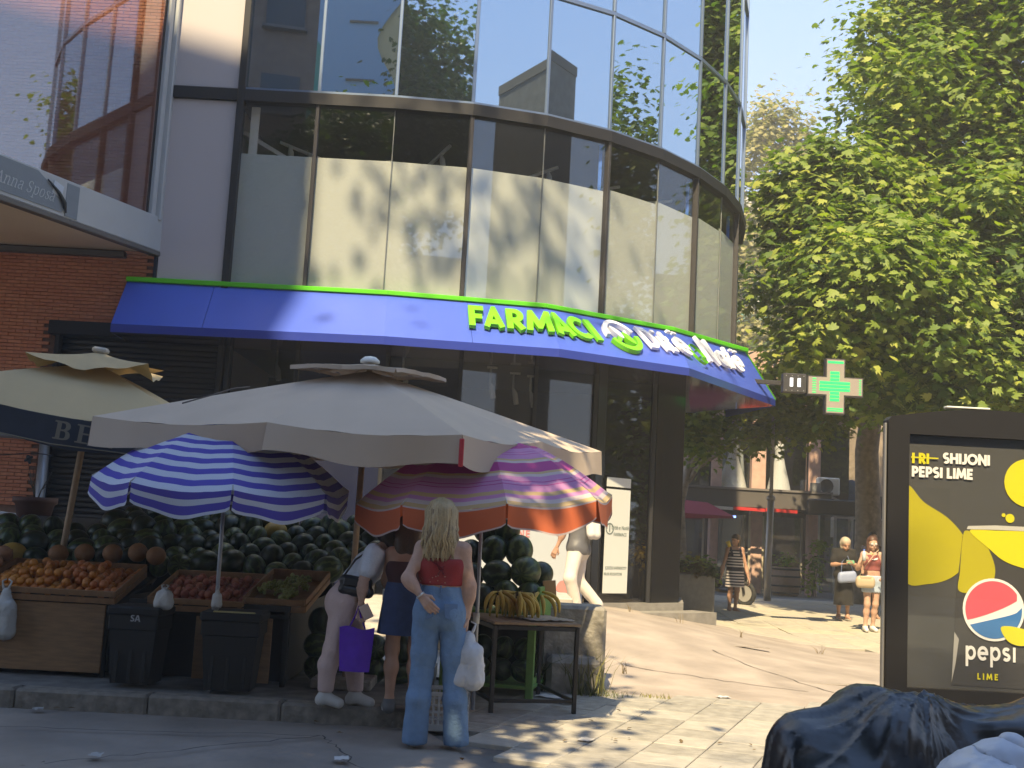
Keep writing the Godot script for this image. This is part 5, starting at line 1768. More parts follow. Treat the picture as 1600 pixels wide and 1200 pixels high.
	for row in 6:
		for i in 18:
			var r := R.randf_range(0.092, 0.134)
			var x := -4.95 + i * 0.222 + (0.11 if row % 2 else 0.0) + R.randf_range(-0.02, 0.02)
			var top := 1.03 + row * 0.083 + 0.03 * sin(i * 1.3)
			if x < -3.9 and row > 3:
				continue
			if x > -1.45 and row < 1:
				continue
			if R.randf() < 0.05:
				tag(put("yellow_melon", ball(0.10, 14, 20, 1.25), nm("melon_yellow", lin(0.4, 0.25, 0.04), lin(0.52, 0.34, 0.07), 0.3, 0.5, 0.03), self, X(Vector3(x, top, -10.86 - row * 0.2), Vector3(PI / 2, R.randf() * 3.0, 0))), "yellow melon, %s from the left in the %s of the watermelon bank" % [nth[i], rows[row]], "melon", "yellow melons among the watermelons")
				continue
			melon(Vector3(x, top, -10.86 - row * 0.2 + R.randf_range(-0.03, 0.03)), r, "watermelon, %s from the left in the %s of the bank behind the trays" % [nth[i], rows[row]], "watermelons banked behind the trays")
	# melons in the dark under the second stand's right side
	for i in 10:
		melon(Vector3(-1.55 + (i % 4) * 0.24, 0.24 + 0.19 * (i / 4), -10.3 + R.randf_range(-0.05, 0.05)), 0.115, "watermelon in the shade under the stand, %s from the left, %s layer" % [nth[i % 4], ["bottom", "middle", "top"][i / 4]], "watermelons under the stand")
	# green crate of melons behind the banana table
	var gt := thing("melon_stand", "green painted wooden stand holding the melons behind the banana table", "market stand", Vector3(-0.02, 0.0, -11.15), -0.2)
	var gp := nm("green_paint", lin(0.10, 0.22, 0.04), lin(0.16, 0.31, 0.07), 0.5, 0.7)
	for s in [-1, 1]:
		for z in [-0.36, 0.36]:
			put("leg", box(Vector3(0.07, 0.86, 0.05), 0.006), gp, gt, X(Vector3(s * 0.40, 0.43, z)))
		put("side_board", box(Vector3(0.03, 0.32, 0.74), 0.006), gp, gt, X(Vector3(s * 0.445, 0.84, 0)))
		put("side_rail", box(Vector3(0.03, 0.07, 0.74), 0.006), gp, gt, X(Vector3(s * 0.40, 0.13, 0)))
	put("upper_shelf", box(Vector3(0.86, 0.03, 0.76), 0.004), gp, gt, X(Vector3(0, 0.74, 0)))
	put("lower_shelf", box(Vector3(0.86, 0.03, 0.76), 0.004), gp, gt, X(Vector3(0, 0.10, 0)))
	put("front_rail", box(Vector3(0.86, 0.09, 0.03), 0.004), gp, gt, X(Vector3(0, 0.72, 0.385)))
	put("back_board", box(Vector3(0.86, 0.5, 0.02)), mt("stand_black"), gt, X(Vector3(0, 0.4, -0.37)))
	put("cardboard", box(Vector3(0.12, 0.15, 0.02), 0.003), mt("cardboard", 0.42, 0.26, 0.12, 0.85), gt, X(Vector3(0.50, 0.98, 0.1), Vector3(0, 0.3, 0.1)))
	var heap := [[-0.33, 0.88, 0.2, 0.115], [-0.1, 0.88, 0.24, 0.12], [0.12, 0.90, 0.22, 0.125], [0.32, 0.90, 0.16, 0.125], [-0.25, 1.06, 0.08, 0.12], [0.0, 1.09, 0.12, 0.13], [0.26, 1.12, 0.06, 0.145], [-0.32, 1.26, -0.1, 0.12], [-0.08, 1.3, -0.04, 0.13], [0.16, 1.31, -0.08, 0.135], [-0.2, 1.48, -0.2, 0.12], [0.02, 1.5, -0.16, 0.125], [-0.32, 0.9, -0.15, 0.12], [0.0, 0.9, -0.12, 0.12], [0.3, 0.92, -0.15, 0.12], [0.36, 1.1, -0.2, 0.12], [-0.15, 1.62, -0.28, 0.11]]
	for h in heap:
		melon(gt.transform * Vector3(h[0], h[1], h[2]), h[3], "watermelon %s on the green stand above the bananas" % ["front left of the lowest layer", "front second in the lowest layer", "front third in the lowest layer", "front right of the lowest layer", "left in the second layer", "middle in the second layer", "biggest, palest, right in the second layer", "left in the third layer", "middle in the third layer", "right in the third layer", "left near the top", "right near the top", "back left, half hidden,", "back middle, half hidden,", "back right, half hidden,", "back right of the second layer", "at the very top"][heap.find(h)], "watermelons on the green stand", 2 if heap.find(h) in [2, 3, 6, 9] else (0 if heap.find(h) in [5, 8, 11] else 1))
	for i in 8:
		melon(gt.transform * Vector3(-0.3 + (i % 4) * 0.2, 0.23 + 0.18 * (i / 4), 0.2 - 0.06 * (i / 4)), 0.105, "watermelon on the low shelf of the green stand, %s from the left, %s layer" % [nth[i % 4], ["bottom", "upper"][i / 4]], "watermelons on the low green shelf")

	# banana table
	var bt := thing("banana_table", "rough wooden table on a black steel frame with bananas on it", "table", Vector3(0.18, 0, -10.42), 0.27)
	var steel := mt("steel_black", 0.022, 0.02, 0.019, 0.5, 0.3)
	var board := nm("table_board", lin(0.20, 0.13, 0.075), lin(0.36, 0.25, 0.15), 0.4, 0.8, 0.02, 0.3)
	var w := 0.76
	var d := 1.06
	for k in 4:
		put("plank", box(Vector3(w, 0.022, d / 4 - 0.004), 0.003), board, bt, X(Vector3(R.randf_range(-0.005, 0.005), 0.73, -d / 2 + (k + 0.5) * d / 4)))
	for sx in [-1, 1]:
		for sz in [-1, 1]:
			put("leg", box(Vector3(0.034, 0.71, 0.034), 0.003), steel, bt, X(Vector3(sx * (w / 2 - 0.02), 0.355, sz * (d / 2 - 0.02))))
		put("side_rail", box(Vector3(0.03, 0.035, d - 0.08), 0.003), steel, bt, X(Vector3(sx * (w / 2 - 0.02), 0.695, 0)))
		put("stretcher", box(Vector3(0.026, 0.03, d - 0.08), 0.003), steel, bt, X(Vector3(sx * (w / 2 - 0.02), 0.10, 0)))
	for sz in [-1, 1]:
		put("end_rail", box(Vector3(w - 0.08, 0.035, 0.03), 0.003), steel, bt, X(Vector3(0, 0.695, sz * (d / 2 - 0.02))))
		put("stretcher", box(Vector3(w - 0.08, 0.03, 0.026), 0.003), steel, bt, X(Vector3(0, 0.10, sz * (d / 2 - 0.02))))
	var paper := thing("newspaper", "crumpled newspaper spread beside the bananas on the table", "newspaper", bt.transform * Vector3(0.12, 0.745, 0.15), 0.5)
	var pn := FastNoiseLite.new()
	pn.frequency = 6.0
	put("sheet", grid_mesh(14, 14, func(i, j): return Vector3(-0.22 + i * 0.032, 0.012 + 0.016 * pn.get_noise_2d(i * 0.06, j * 0.06), 0.26 - j * 0.036)), mt("newsprint", 0.40, 0.34, 0.26, 0.9), paper)
	var by := nm("banana_skin", lin(0.46, 0.30, 0.03), lin(0.60, 0.42, 0.06), 0.3, 0.55, 0.03, 0.0, false)
	var btp := mt("banana_tip", 0.08, 0.055, 0.02, 0.8)
	for q in [[-0.20, -0.05, 0.3, "leftmost"], [-0.06, 0.10, 1.0, "front"], [0.02, -0.08, -0.4, "upright"], [-0.12, -0.25, 0.8, "rear"], [0.10, 0.02, -0.9, "largest middle"], [0.27, -0.30, 0.5, "small lone"]]:
		var bunch := thing("banana_bunch", "%s bunch of yellow bananas on the black steel table" % q[3], "bananas", bt.transform * Vector3(q[0], 0.745, q[1]), q[2])
		var nb := 4 if q[3] == "small lone" else 7
		for k in nb:
			var a := -0.9 + 1.8 * k / (nb - 1)
			var pts := []
			var rad := []
			for i in 8:
				var t := i / 7.0
				var rr := 0.02 + 0.17 * sin(t * 1.7)
				pts.append(Vector3(sin(a) * rr, 0.19 - 0.175 * t * t + 0.02 * cos(k * 2.0), cos(a) * rr + 0.012 * cos(k * 3.0)))
				rad.append([0.008, 0.014, 0.018, 0.02, 0.02, 0.018, 0.013, 0.006][i])
			put("banana", tube(pts, rad, 7), by, bunch)
		put("crown_stem", tube([Vector3(0, 0.17, 0), Vector3(0, 0.225, -0.01)], [0.018, 0.014], 7), btp, bunch)
	# two black wheeled bins
	for q in [[-2.84, -9.42, 0.40, "black plastic bin with a white bag knotted on top", -0.05], [-2.08, -9.36, 0.46, "black plastic bin beside the plywood strip, nearest the women", 0.06]]:
		var bin := thing("black_bin", q[3], "bin", Vector3(q[0], 0.128, q[1]), q[4])
		var bw: float = q[2]
		var plastic := mt("bin_plastic", 0.006, 0.006, 0.006, 0.7)
		var s := S(true)
		s.set_smooth_group(-1)
		var lo := bw * 0.38
		var hi := bw * 0.48
		var P := func(sx, sz, y, hw): return Vector3(sx * hw, y, sz * hw * 0.95)
		for side in 4:
			var c0: Array = [[-1, 1], [1, 1], [1, -1], [-1, -1]][side]
			var c1: Array = [[1, 1], [1, -1], [-1, -1], [-1, 1]][side]
			quad(s, P.call(c0[0], c0[1], 0.03, lo), P.call(c1[0], c1[1], 0.03, lo), P.call(c1[0], c1[1], 0.56, hi), P.call(c0[0], c0[1], 0.56, hi))
		put("body", done(s), plastic, bin)
		put("rim", box(Vector3(bw * 1.04, 0.07, bw), 0.015), plastic, bin, X(Vector3(0, 0.59, 0)))
		put("skirt", box(Vector3(bw * 0.98, 0.12, bw * 0.93), 0.012), plastic, bin, X(Vector3(0, 0.50, 0)))
		for k in 3:
			put("front_ridge", box(Vector3(0.03, 0.40, 0.012), 0.004), plastic, bin, X(Vector3((k - 1) * bw * 0.27, 0.24, bw * 0.40 + 0.002), Vector3(-0.07, 0, 0)))
		put("liner_edge", box(Vector3(bw * 0.7, 0.015, 0.02), 0.004), mt("liner_yellow", 0.35, 0.3, 0.12, 0.7), bin, X(Vector3(0.02, 0.628, bw * 0.45))) if bw > 0.42 else null
		put("lettering", words("3A" if bw > 0.42 else "SA", 0.05, 0.003), mt("letter_grey", 0.35, 0.35, 0.35, 0.6), bin, X(Vector3(0.02, 0.535, bw * 0.465 + 0.004))) if bw < 0.42 else null
	carrier("white_bag", "small white plastic bag knotted on top of the black bin", Vector3(-2.64, 0.75, -9.30), 0.055, 0.17, mt("bag_white", 0.42, 0.41, 0.38, 0.5))
	carrier("white_bag", "long white carrier bag hanging from the front of the plywood stand", Vector3(-4.03, 0.42, -9.66), 0.075, 0.44, mt("bag_white"))
	carrier("white_bag", "white rag tied round the foot of the blue umbrella's pole", Vector3(-2.21, 0.78, -9.24), 0.03, 0.16, mt("bag_white"))
	var pc := thing("plastic_crate", "pale grey lattice plastic crate on the ground behind the blonde woman", "crate", Vector3(-0.40, 0.0, -9.0), 0.15)
	var cg := mt("crate_grey", 0.34, 0.34, 0.33, 0.6)
	for side in 4:
		var turn := side * PI / 2
		var b := Basis(Vector3.UP, turn)
		put("top_rim", box(Vector3(0.38, 0.03, 0.02), 0.004), cg, pc, Transform3D(b, b * Vector3(0, 0.27, 0.18)))
		put("bottom_rim", box(Vector3(0.38, 0.05, 0.02), 0.004), cg, pc, Transform3D(b, b * Vector3(0, 0.03, 0.18)))
		for k in 3:
			put("cross_slat", box(Vector3(0.36, 0.016, 0.012), 0.003), cg, pc, Transform3D(b, b * Vector3(0, 0.09 + 0.05 * k, 0.18)))
		for k in 9:
			put("slat", box(Vector3(0.014, 0.22, 0.014), 0.003), cg, pc, Transform3D(b, b * Vector3(-0.16 + 0.04 * k, 0.15, 0.182)))
	put("floor", box(Vector3(0.36, 0.012, 0.36)), cg, pc, X(Vector3(0, 0.02, 0)))


# a filled carrier bag hanging from `top` handles
func carrier(n: String, label: String, foot: Vector3, r: float, h: float, m: Material) -> Node3D:
	var t := thing(n, label, "bag", foot)
	var s := S(true)
	net(s, [[Vector3(-r * 0.5, r * 0.7, 0), Vector3(-r * 0.4, h * 0.55, 0), r * 0.72, r * 0.55], [Vector3(r * 0.5, r * 0.7, 0), Vector3(r * 0.4, h * 0.55, 0.01), r * 0.7, r * 0.55], [Vector3(0, h * 0.5, 0), Vector3(0, h * 0.82, 0), r * 0.6, r * 0.18]], maxf(r * 0.12, 0.008), r * 0.4)
	s.index()
	put("sack", crumple(crumple(done(s), r * 0.32, 1.6 / r, 3), r * 0.12, 5.0 / r, 4), m, t)
	for sg in [-1, 1]:
		put("handle", tube([Vector3(0, h * 0.78, 0), Vector3(sg * r * 0.35, h * 0.92, 0.01), Vector3(sg * r * 0.5, h * 1.02, 0), Vector3(sg * r * 0.1, h * 1.06, 0)], [r * 0.16, r * 0.13, r * 0.1, r * 0.06], 6), m, t)
	return t


# pushes a mesh in and out along its normals in crossing creases
func crumple(mesh: ArrayMesh, amp: float, freq: float, seed_: int) -> ArrayMesh:
	var a := mesh.surface_get_arrays(0)
	var v: PackedVector3Array = a[Mesh.ARRAY_VERTEX]
	var nr: PackedVector3Array = a[Mesh.ARRAY_NORMAL]
	var n := FastNoiseLite.new()
	n.seed = seed_
	n.noise_type = FastNoiseLite.TYPE_SIMPLEX_SMOOTH
	n.fractal_type = FastNoiseLite.FRACTAL_RIDGED
	n.fractal_octaves = 3
	n.frequency = freq * 0.35
	var s := SurfaceTool.new()
	s.begin(Mesh.PRIMITIVE_TRIANGLES)
	s.set_smooth_group(0)
	var moved := PackedVector3Array()
	for i in v.size():
		var p := v[i]
		moved.append(p + nr[i] * amp * (n.get_noise_3d(p.x, p.y * 0.6, p.z) * 0.5 + 0.5))
	var ix: PackedInt32Array = a[Mesh.ARRAY_INDEX] if a[Mesh.ARRAY_INDEX] != null else PackedInt32Array(range(v.size()))
	for i in ix:
		s.add_vertex(moved[i])
	return done(s)



# ---------------------------------------------------------------- advertising case, pharmacy cross, planters, scooter
func build_furniture() -> void:
	var t := thing("advertising_case", "black street advertising case with a lime cola poster behind the rubbish bags", "advertising case", Vector3(3.10, 0, -7.45))
	var black := mt("case_black", 0.016, 0.015, 0.015, 0.4)
	var outer := PackedVector2Array([Vector2(-0.68, 0.02), Vector2(0.68, 0.02), Vector2(0.68, 2.33)])
	for i in 15:
		var x := 0.66 - i * 1.32 / 14.0
		outer.append(Vector2(x, 2.35 + 0.075 * cos(x / 0.68 * PI / 2)))
	outer.append(Vector2(-0.68, 2.33))
	var hole := PackedVector2Array([Vector2(-0.545, 0.66), Vector2(-0.545, 2.245), Vector2(0.545, 2.245), Vector2(0.545, 0.66)])
	put("frame", slab(outer, 0.055, [hole]), black, t, X(Vector3(0, 0, -0.005)))
	put("back_panel", slab(outer, 0.055), black, t, X(Vector3(0, 0, -0.062)))
	put("side_trim", box(Vector3(0.014, 2.3, 0.04), 0.004), mt("trim_steel", 0.30, 0.29, 0.27, 0.4, 0.5), t, X(Vector3(-0.692, 1.16, 0.018)))
	put("top_light", box(Vector3(0.28, 0.012, 0.06), 0.003), mt("white_fitting"), t, X(Vector3(-0.16, 2.435, 0.0)))
	put("foot", box(Vector3(1.1, 0.08, 0.3), 0.01), black, t, X(Vector3(0, 0.0, 0)))
	var poster := Node3D.new()
	poster.name = "poster"
	t.add_child(poster)
	poster.position = Vector3(-0.545, 0.66, 0.0)
	var K := 245.7
	var bg := mt("poster_grey", 0.060, 0.060, 0.058, 0.55)
	var yel := mt("poster_yellow", 0.62, 0.57, 0.012, 0.5)
	var lime := mt("poster_lime", 0.42, 0.37, 0.012, 0.5)
	var wht := mt("poster_paper", 0.78, 0.77, 0.74, 0.5)
	put("sheet", box(Vector3(1.09, 1.585, 0.008)), bg, poster, X(Vector3(0.545, 0.7925, 0.0)))
	var L := func(pts: Array, smooth := true) -> PackedVector2Array:
		var q := []
		for p in pts:
			q.append(Vector2(clampf((p[0] - 1421.0) / K, 0.001, 1.088), clampf((1075.0 + 0.05 * (p[0] - 1421.0) - p[1]) / K, 0.001, 1.584)))
		var o := blob(q) if smooth else PackedVector2Array(q)
		for i in o.size():
			o[i] = Vector2(clampf(o[i].x, 0.001, 1.088), clampf(o[i].y, 0.001, 1.584))
		if Geometry2D.is_polygon_clockwise(o):
			o.reverse()
		return o
	var Z := 0.005
	# tiny print dots
	var ds := S()
	for i in 22:
		for j in 12:
			var x := 1424.0 + i * 4.2
			var y := 757.0 + j * 4.0 + i * 2.6
			if y < 762 + i * 3.6:
				var c := Vector3((x - 1421) / K, (1075 + 0.05 * (x - 1421) - y) / K, Z)
				quad(ds, c + Vector3(-0.0016, -0.0016, 0), c + Vector3(0.0016, -0.0016, 0), c + Vector3(0.0016, 0.0016, 0), c + Vector3(-0.0016, 0.0016, 0))
	put("dot_print", done(ds), mt("dot_tone", 0.14, 0.135, 0.125, 0.6), poster)
	put("lime_shape", slab(L.call([[1421, 767], [1448, 792], [1485, 816], [1509, 842], [1517, 862], [1510, 892], [1488, 911], [1455, 919], [1421, 914], [1416, 840]]), 0.0015), lime, poster, X(Vector3(0, 0, Z)))
	put("can_body", slab(L.call([[1517, 834], [1688, 840], [1688, 1084], [1493, 1072], [1500, 930], [1509, 845]], false), 0.0012), mt("can_dark", 0.055, 0.053, 0.05, 0.45), poster, X(Vector3(0, 0, Z + 0.0008)))
	put("can_highlight", slab(L.call([[1497, 992], [1504, 1003], [1499, 1040], [1493, 1068]], false), 0.0012), mt("can_glint", 0.36, 0.35, 0.33, 0.5), poster, X(Vector3(0, 0, Z + 0.0026)))
	put("can_lime", slab(L.call([[1516, 836], [1509, 848], [1505, 900], [1503, 928], [1525, 932], [1552, 922], [1560, 898], [1552, 870], [1538, 848]]), 0.0012), lime, poster, X(Vector3(0, 0, Z + 0.003)))
	put("can_yellow", slab(L.call([[1520, 836], [1560, 836], [1640, 838], [1688, 842], [1688, 880], [1640, 900], [1600, 893], [1572, 882], [1550, 864]]), 0.0012), yel, poster, X(Vector3(0, 0, Z + 0.0048)))
	put("can_rim", slab(L.call([[1515, 834], [1517, 829], [1560, 828], [1688, 834], [1688, 840], [1560, 835]], false), 0.0012), mt("rim_silver", 0.5, 0.49, 0.45, 0.4), poster, X(Vector3(0, 0, Z + 0.0066)))
	for c in [[1612, 762, 38], [1583, 817, 7], [1573, 812, 3], [1655, 806, 5]]:
		put("lime_drop", slab(circle(c[2] / K, 24, (c[0] - 1421.0) / K, (1075 + 0.05 * (c[0] - 1421.0) - c[1]) / K), 0.0015), yel, poster, X(Vector3(0, 0, Z + 0.003)))
	# round emblem: red over white wave over blue
	var gc := Vector2((1557 - 1421.0) / K, (1075 + 6.8 - 958) / K)
	var gr := 44.0 / K
	put("emblem_ring", slab(circle(gr * 1.09, 40, gc.x, gc.y), 0.0012), wht, poster, X(Vector3(0, 0, Z + 0.0085)))
	var redp := PackedVector2Array()
	for i in 25:
		var a := deg_to_rad(lerpf(35.0, 203.0, i / 24.0))
		redp.append(gc + Vector2(cos(a), sin(a)) * gr)
	for i in 11:
		var s := i / 10.0
		redp.append(gc + Vector2(lerpf(-0.92, 0.82, s), -0.39 + 0.12 * s + 0.62 * pow(s, 2.2) + 0.10 * sin(s * PI)) * gr)
	put("emblem_red", slab(redp, 0.0012), mt("emblem_red", 0.62, 0.10, 0.13, 0.5), poster, X(Vector3(0, 0, Z + 0.0103)))
	var blu := PackedVector2Array()
	for i in 21:
		var a := deg_to_rad(lerpf(214.0, 368.0, i / 20.0))
		blu.append(gc + Vector2(cos(a), sin(a)) * gr)
	for i in 11:
		var s := i / 10.0
		blu.append(gc + Vector2(lerpf(0.98, -0.82, s), lerpf(0.10, -0.55, pow(s, 0.55)) + 0.04 * sin(s * PI)) * gr)
	put("emblem_blue", slab(blu, 0.0012), mt("emblem_blue", 0.045, 0.17, 0.42, 0.5), poster, X(Vector3(0, 0, Z + 0.0103)))
	put("lime_slice", slab(L.call([[1568, 985], [1582, 983], [1605, 988], [1622, 996], [1606, 1012], [1586, 1010], [1574, 1000]]), 0.0012), yel, poster, X(Vector3(0, 0, Z + 0.0122)))
	var put_text := func(txt: String, x: float, y: float, cap: float, half: float, mat: Material, gap := 0.05) -> void:
		stroke_words(txt, cap / K, half, 0.0012, mat, poster, X(Vector3((x - 1421) / K, (1075 + 0.05 * (x - 1421) - y) / K, Z + 0.0085), Vector3(0, 0, 0.0)), gap)
	put_text.call("I RI", 1428, 731, 16.5, 0.125, yel)
	put("strike_line", box(Vector3(43 / K, 0.008, 0.0012)), yel, poster, X(Vector3((1448.0 - 1421) / K, (1075 + 1.3 - 722.5) / K, Z + 0.0105)))
	put_text.call("SHIJONI", 1477, 731, 16.5, 0.125, wht)
	put_text.call("PEPSI LIME", 1428, 752, 16.5, 0.125, wht)
	stroke_words("pepsi", 33.0 / K, 0.075, 0.0012, wht, poster, X(Vector3((1513.0 - 1421) / K, (1079.5 - 1034) / K, Z + 0.0085), Vector3.ZERO, Vector3(0.8, 1, 1)), 0.06)
	stroke_words("LIME", 9.5 / K, 0.10, 0.0012, yel, poster, X(Vector3((1532.0 - 1421) / K, (1080.0 - 1063) / K, Z + 0.0085)), 0.34)
	var pg := mt("case_glass", 0.75, 0.8, 0.85, 0.05, 1.0)
	put("front_glass", box(Vector3(1.08, 1.575, 0.004)), coated("case_glass_coat", 0.05), t, X(Vector3(0, 1.4525, 0.033)))

	# LED pharmacy cross on its bracket
	var c := thing("pharmacy_cross", "double-sided pharmacy cross sign lit in green on a bracket from the blue canopy", "sign", Vector3(5.50, 4.22, -19.7), 0.0)
	var cd := mt("sign_case", 0.04, 0.038, 0.04, 0.5)
	var arm := 0.155
	var reach := 0.465
	var plus := func(a: float, r: float) -> PackedVector2Array:
		return PackedVector2Array([Vector2(a, -r), Vector2(a, -a), Vector2(r, -a), Vector2(r, a), Vector2(a, a), Vector2(a, r), Vector2(-a, r), Vector2(-a, a), Vector2(-r, a), Vector2(-r, -a), Vector2(-a, -a), Vector2(-a, -r)])
	put("case", slab(plus.call(arm + 0.012, reach + 0.012), 0.14), cd, c, X(Vector3(0, 0, -0.07)))
	put("face", slab(plus.call(arm - 0.008, reach - 0.008), 0.006), mt("led_panel", 0.30, 0.25, 0.235, 0.5), c, X(Vector3(0, 0, 0.071)))
	var led := glow("led_green", 0.02, 0.75, 0.16, 0.62)
	for k in 9:
		var y := -0.235 + k * 0.058
		var hw := 0.26 if absf(y) < 0.10 else 0.08
		put("led_row", box(Vector3(hw * 2.0, 0.046, 0.006), 0.002), led, c, X(Vector3(-0.012, y, 0.079)))
	for sg in [-1, 1]:
		for k in 2:
			put("led_row", box(Vector3(0.27, 0.02, 0.006), 0.002), led, c, X(Vector3(0, sg * (reach - 0.045 - 0.035 * k * (0.5 if sg > 0 else 1.0)), 0.079)))
	for k in 7:
		put("led_column", box(Vector3(0.065, 0.016, 0.006), 0.002), led, c, X(Vector3(-0.36, -0.12 + 0.04 * k, 0.079)))
		put("led_column", box(Vector3(0.036, 0.016, 0.006), 0.002), led, c, X(Vector3(0.42, -0.12 + 0.04 * k, 0.079)))
	var lamp := OmniLight3D.new()
	lamp.name = "cross_light"
	lamp.light_color = Color(0.2, 1.0, 0.4)
	lamp.light_energy = 0.02
	lamp.light_size = 0.3
	lamp.omni_range = 12.0
	lamp.omni_attenuation = 2.0
	lamp.shadow_enabled = true
	lamp.position = Vector3(0, 0, 0.3)
	c.add_child(lamp)
	put("box", box(Vector3(0.40, 0.33, 0.16), 0.01), cd, c, X(Vector3(-0.69, 0.02, 0)))
	for k in 2:
		put("box_window", box(Vector3(0.055, 0.15, 0.01), 0.004), glow("box_white", 0.8, 0.8, 0.8, 0.8), c, X(Vector3(-0.75 + 0.13 * k, 0.03, 0.083)))
	for k in 8:
		put("rivet", ball(0.008, 4, 6), mt("rivet_pale", 0.4, 0.4, 0.4, 0.4), c, X(Vector3(-0.84 + 0.1 * (k % 4), 0.14 if k < 4 else -0.11, 0.082)))
	put("bracket", box(Vector3(1.1, 0.075, 0.06), 0.006), cd, c, X(Vector3(-1.42, 0.03, -0.05), Vector3(0, 0.12, 0)))
	put("hanging_bolt", tube([Vector3(0.0, -0.48, 0), Vector3(0.0, -0.53, 0)], [0.008], 6), cd, c)

	# planter with shrubs at the shop corner
	var p := thing("stone_planter", "dark grey box planter at the pharmacy corner", "planter", Vector3(3.25, 0.12, -21.0), 0.1)
	put("trough", box(Vector3(1.0, 0.78, 0.5), 0.02), nm("planter_grey", lin(0.09, 0.085, 0.08), lin(0.14, 0.135, 0.125), 0.7, 0.7), p, X(Vector3(0, 0.39, 0)))
	put("soil", box(Vector3(0.9, 0.02, 0.4)), mt("soil", 0.04, 0.03, 0.02, 0.95), p, X(Vector3(0, 0.79, 0)))
	bush("planter_shrub", "low shrubs with reddish and yellow-green leaves behind the planter", [[Vector3(3.5, 1.0, -22.0), 0.28], [Vector3(3.8, 0.95, -22.6), 0.3], [Vector3(4.1, 0.75, -24.6), 0.3], [Vector3(3.2, 0.95, -21.3), 0.22], [Vector3(4.0, 0.5, -24.6), 0.3]], 150, 0.10, [Color(0.05, 0.09, 0.015), Color(0.22, 0.28, 0.03), Color(0.25, 0.14, 0.08)], "shrub", Vector3(3.9, 0.1, -22.2))
	bush("flowering_plant", "dark-leaved pot plants in front of the box planter's far end", [[Vector3(3.45, 1.0, -20.8), 0.14], [Vector3(3.72, 0.98, -20.85), 0.14], [Vector3(3.15, 1.02, -20.9), 0.15]], 120, 0.07, [Color(0.02, 0.03, 0.012), Color(0.05, 0.06, 0.02), Color(0.08, 0.05, 0.03)], "potplant", Vector3(3.4, 0.9, -20.9))
	# yellow flowers in the doorway window
	bush("yellow_flowers", "vase of bright yellow flowers standing behind the pharmacy's corner window", [[Vector3(2.18, 1.28, -18.75), 0.22], [Vector3(2.35, 1.1, -18.9), 0.2]], 90, 0.07, [Color(0.5, 0.32, 0.01), Color(0.6, 0.42, 0.02), Color(0.10, 0.16, 0.02)], "flower", Vector3(2.25, 0.5, -18.8))
	bush("window_plant", "tall leafy house plant behind the pharmacy's corner window", [[Vector3(2.1, 2.1, -19.1), 0.45], [Vector3(2.2, 2.9, -19.2), 0.5], [Vector3(2.0, 1.6, -19.1), 0.35], [Vector3(2.3, 3.5, -19.3), 0.3]], 160, 0.13, [Color(0.03, 0.07, 0.01), Color(0.10, 0.16, 0.02), Color(0.2, 0.26, 0.03)], "houseplant", Vector3(2.1, 0.5, -19.1))
	# barrel planter
	var br := thing("barrel_planter", "wooden half-barrel with iron hoops in front of the dark shop entrance", "barrel", Vector3(8.0, 0.1, -33.2))
	put("staves", lathe([Vector2(0.0, 0), Vector2(0.36, 0), Vector2(0.42, 0.38), Vector2(0.38, 0.78), Vector2(0.34, 0.78), Vector2(0.34, 0.7), Vector2(0, 0.7)], 24), nm("barrel_oak", lin(0.26, 0.15, 0.09), lin(0.36, 0.23, 0.15), 0.4, 0.8), br)
	for h in [[0.06, 0.378], [0.26, 0.415], [0.52, 0.417], [0.72, 0.392]]:
		put("hoop", lathe([Vector2(h[1], h[0] - 0.025), Vector2(h[1] + 0.008, h[0] - 0.025), Vector2(h[1] + 0.008, h[0] + 0.025), Vector2(h[1], h[0] + 0.025)], 24), mt("steel_black"), br)
	bush("barrel_plant", "clipped bright green plant growing out of the barrel", [[Vector3(8.0, 1.05, -33.2), 0.28]], 160, 0.08, [Color(0.1, 0.18, 0.01), Color(0.25, 0.36, 0.03), Color(0.3, 0.4, 0.04)], "barrelplant", Vector3(8.0, 0.8, -33.2))
	bush("climbing_shrub", "loose yellow-green shrub beside the barrel at the pink pillar", [[Vector3(8.75, 0.5, -33.2), 0.4], [Vector3(8.85, 1.0, -33.3), 0.35], [Vector3(8.95, 1.5, -33.4), 0.22]], 150, 0.10, [Color(0.06, 0.10, 0.01), Color(0.22, 0.28, 0.03), Color(0.34, 0.36, 0.05)], "shrub2", Vector3(8.8, 0.1, -33.2))
	# lamp post
	var lp := thing("street_post", "slim grey steel post standing before the bridal shop", "post", Vector3(6.55, 0.08, -29.0))
	put("shaft", tube([Vector3.ZERO, Vector3(0.0, 1.1, 0), Vector3(0.03, 2.55, 0)], [0.09, 0.085, 0.08], 12), mt("post_steel", 0.30, 0.27, 0.25, 0.4, 0.5), lp)
	put("upper_shaft", tube([Vector3(0.03, 2.55, 0), Vector3(0.05, 6.4, 0)], [0.045, 0.04], 10), mt("post_steel"), lp)
	put("collar", lathe([Vector2(0.0, 0.0), Vector2(0.11, 0.0), Vector2(0.11, 0.08), Vector2(0.05, 0.12), Vector2(0, 0.12)], 14), mt("post_steel"), lp, X(Vector3(0.03, 2.5, 0)))
	put("foot_plate", lathe([Vector2(0, 0.03), Vector2(0.17, 0.03), Vector2(0.18, 0)], 16), mt("post_steel"), lp)
	scooter()
	var wire := thing("overhead_wire", "thin overhead wire sagging across the street above the dress shop", "wire", Vector3(5.5, 4.6, -30))
	var wp := []
	for i in 12:
		wp.append(Vector3(-1.0 + i * 0.7, -0.35 * sin(PI * i / 11.0) + 0.09 * i, 0))
	put("strand", tube(wp, [0.012], 4), mt("cable_black"), wire)
	var br2 := thing("sign_bracket", "pale steel bracket frame slanting over the glass doors down the street", "bracket", Vector3(10.6, 2.3, -35.2))
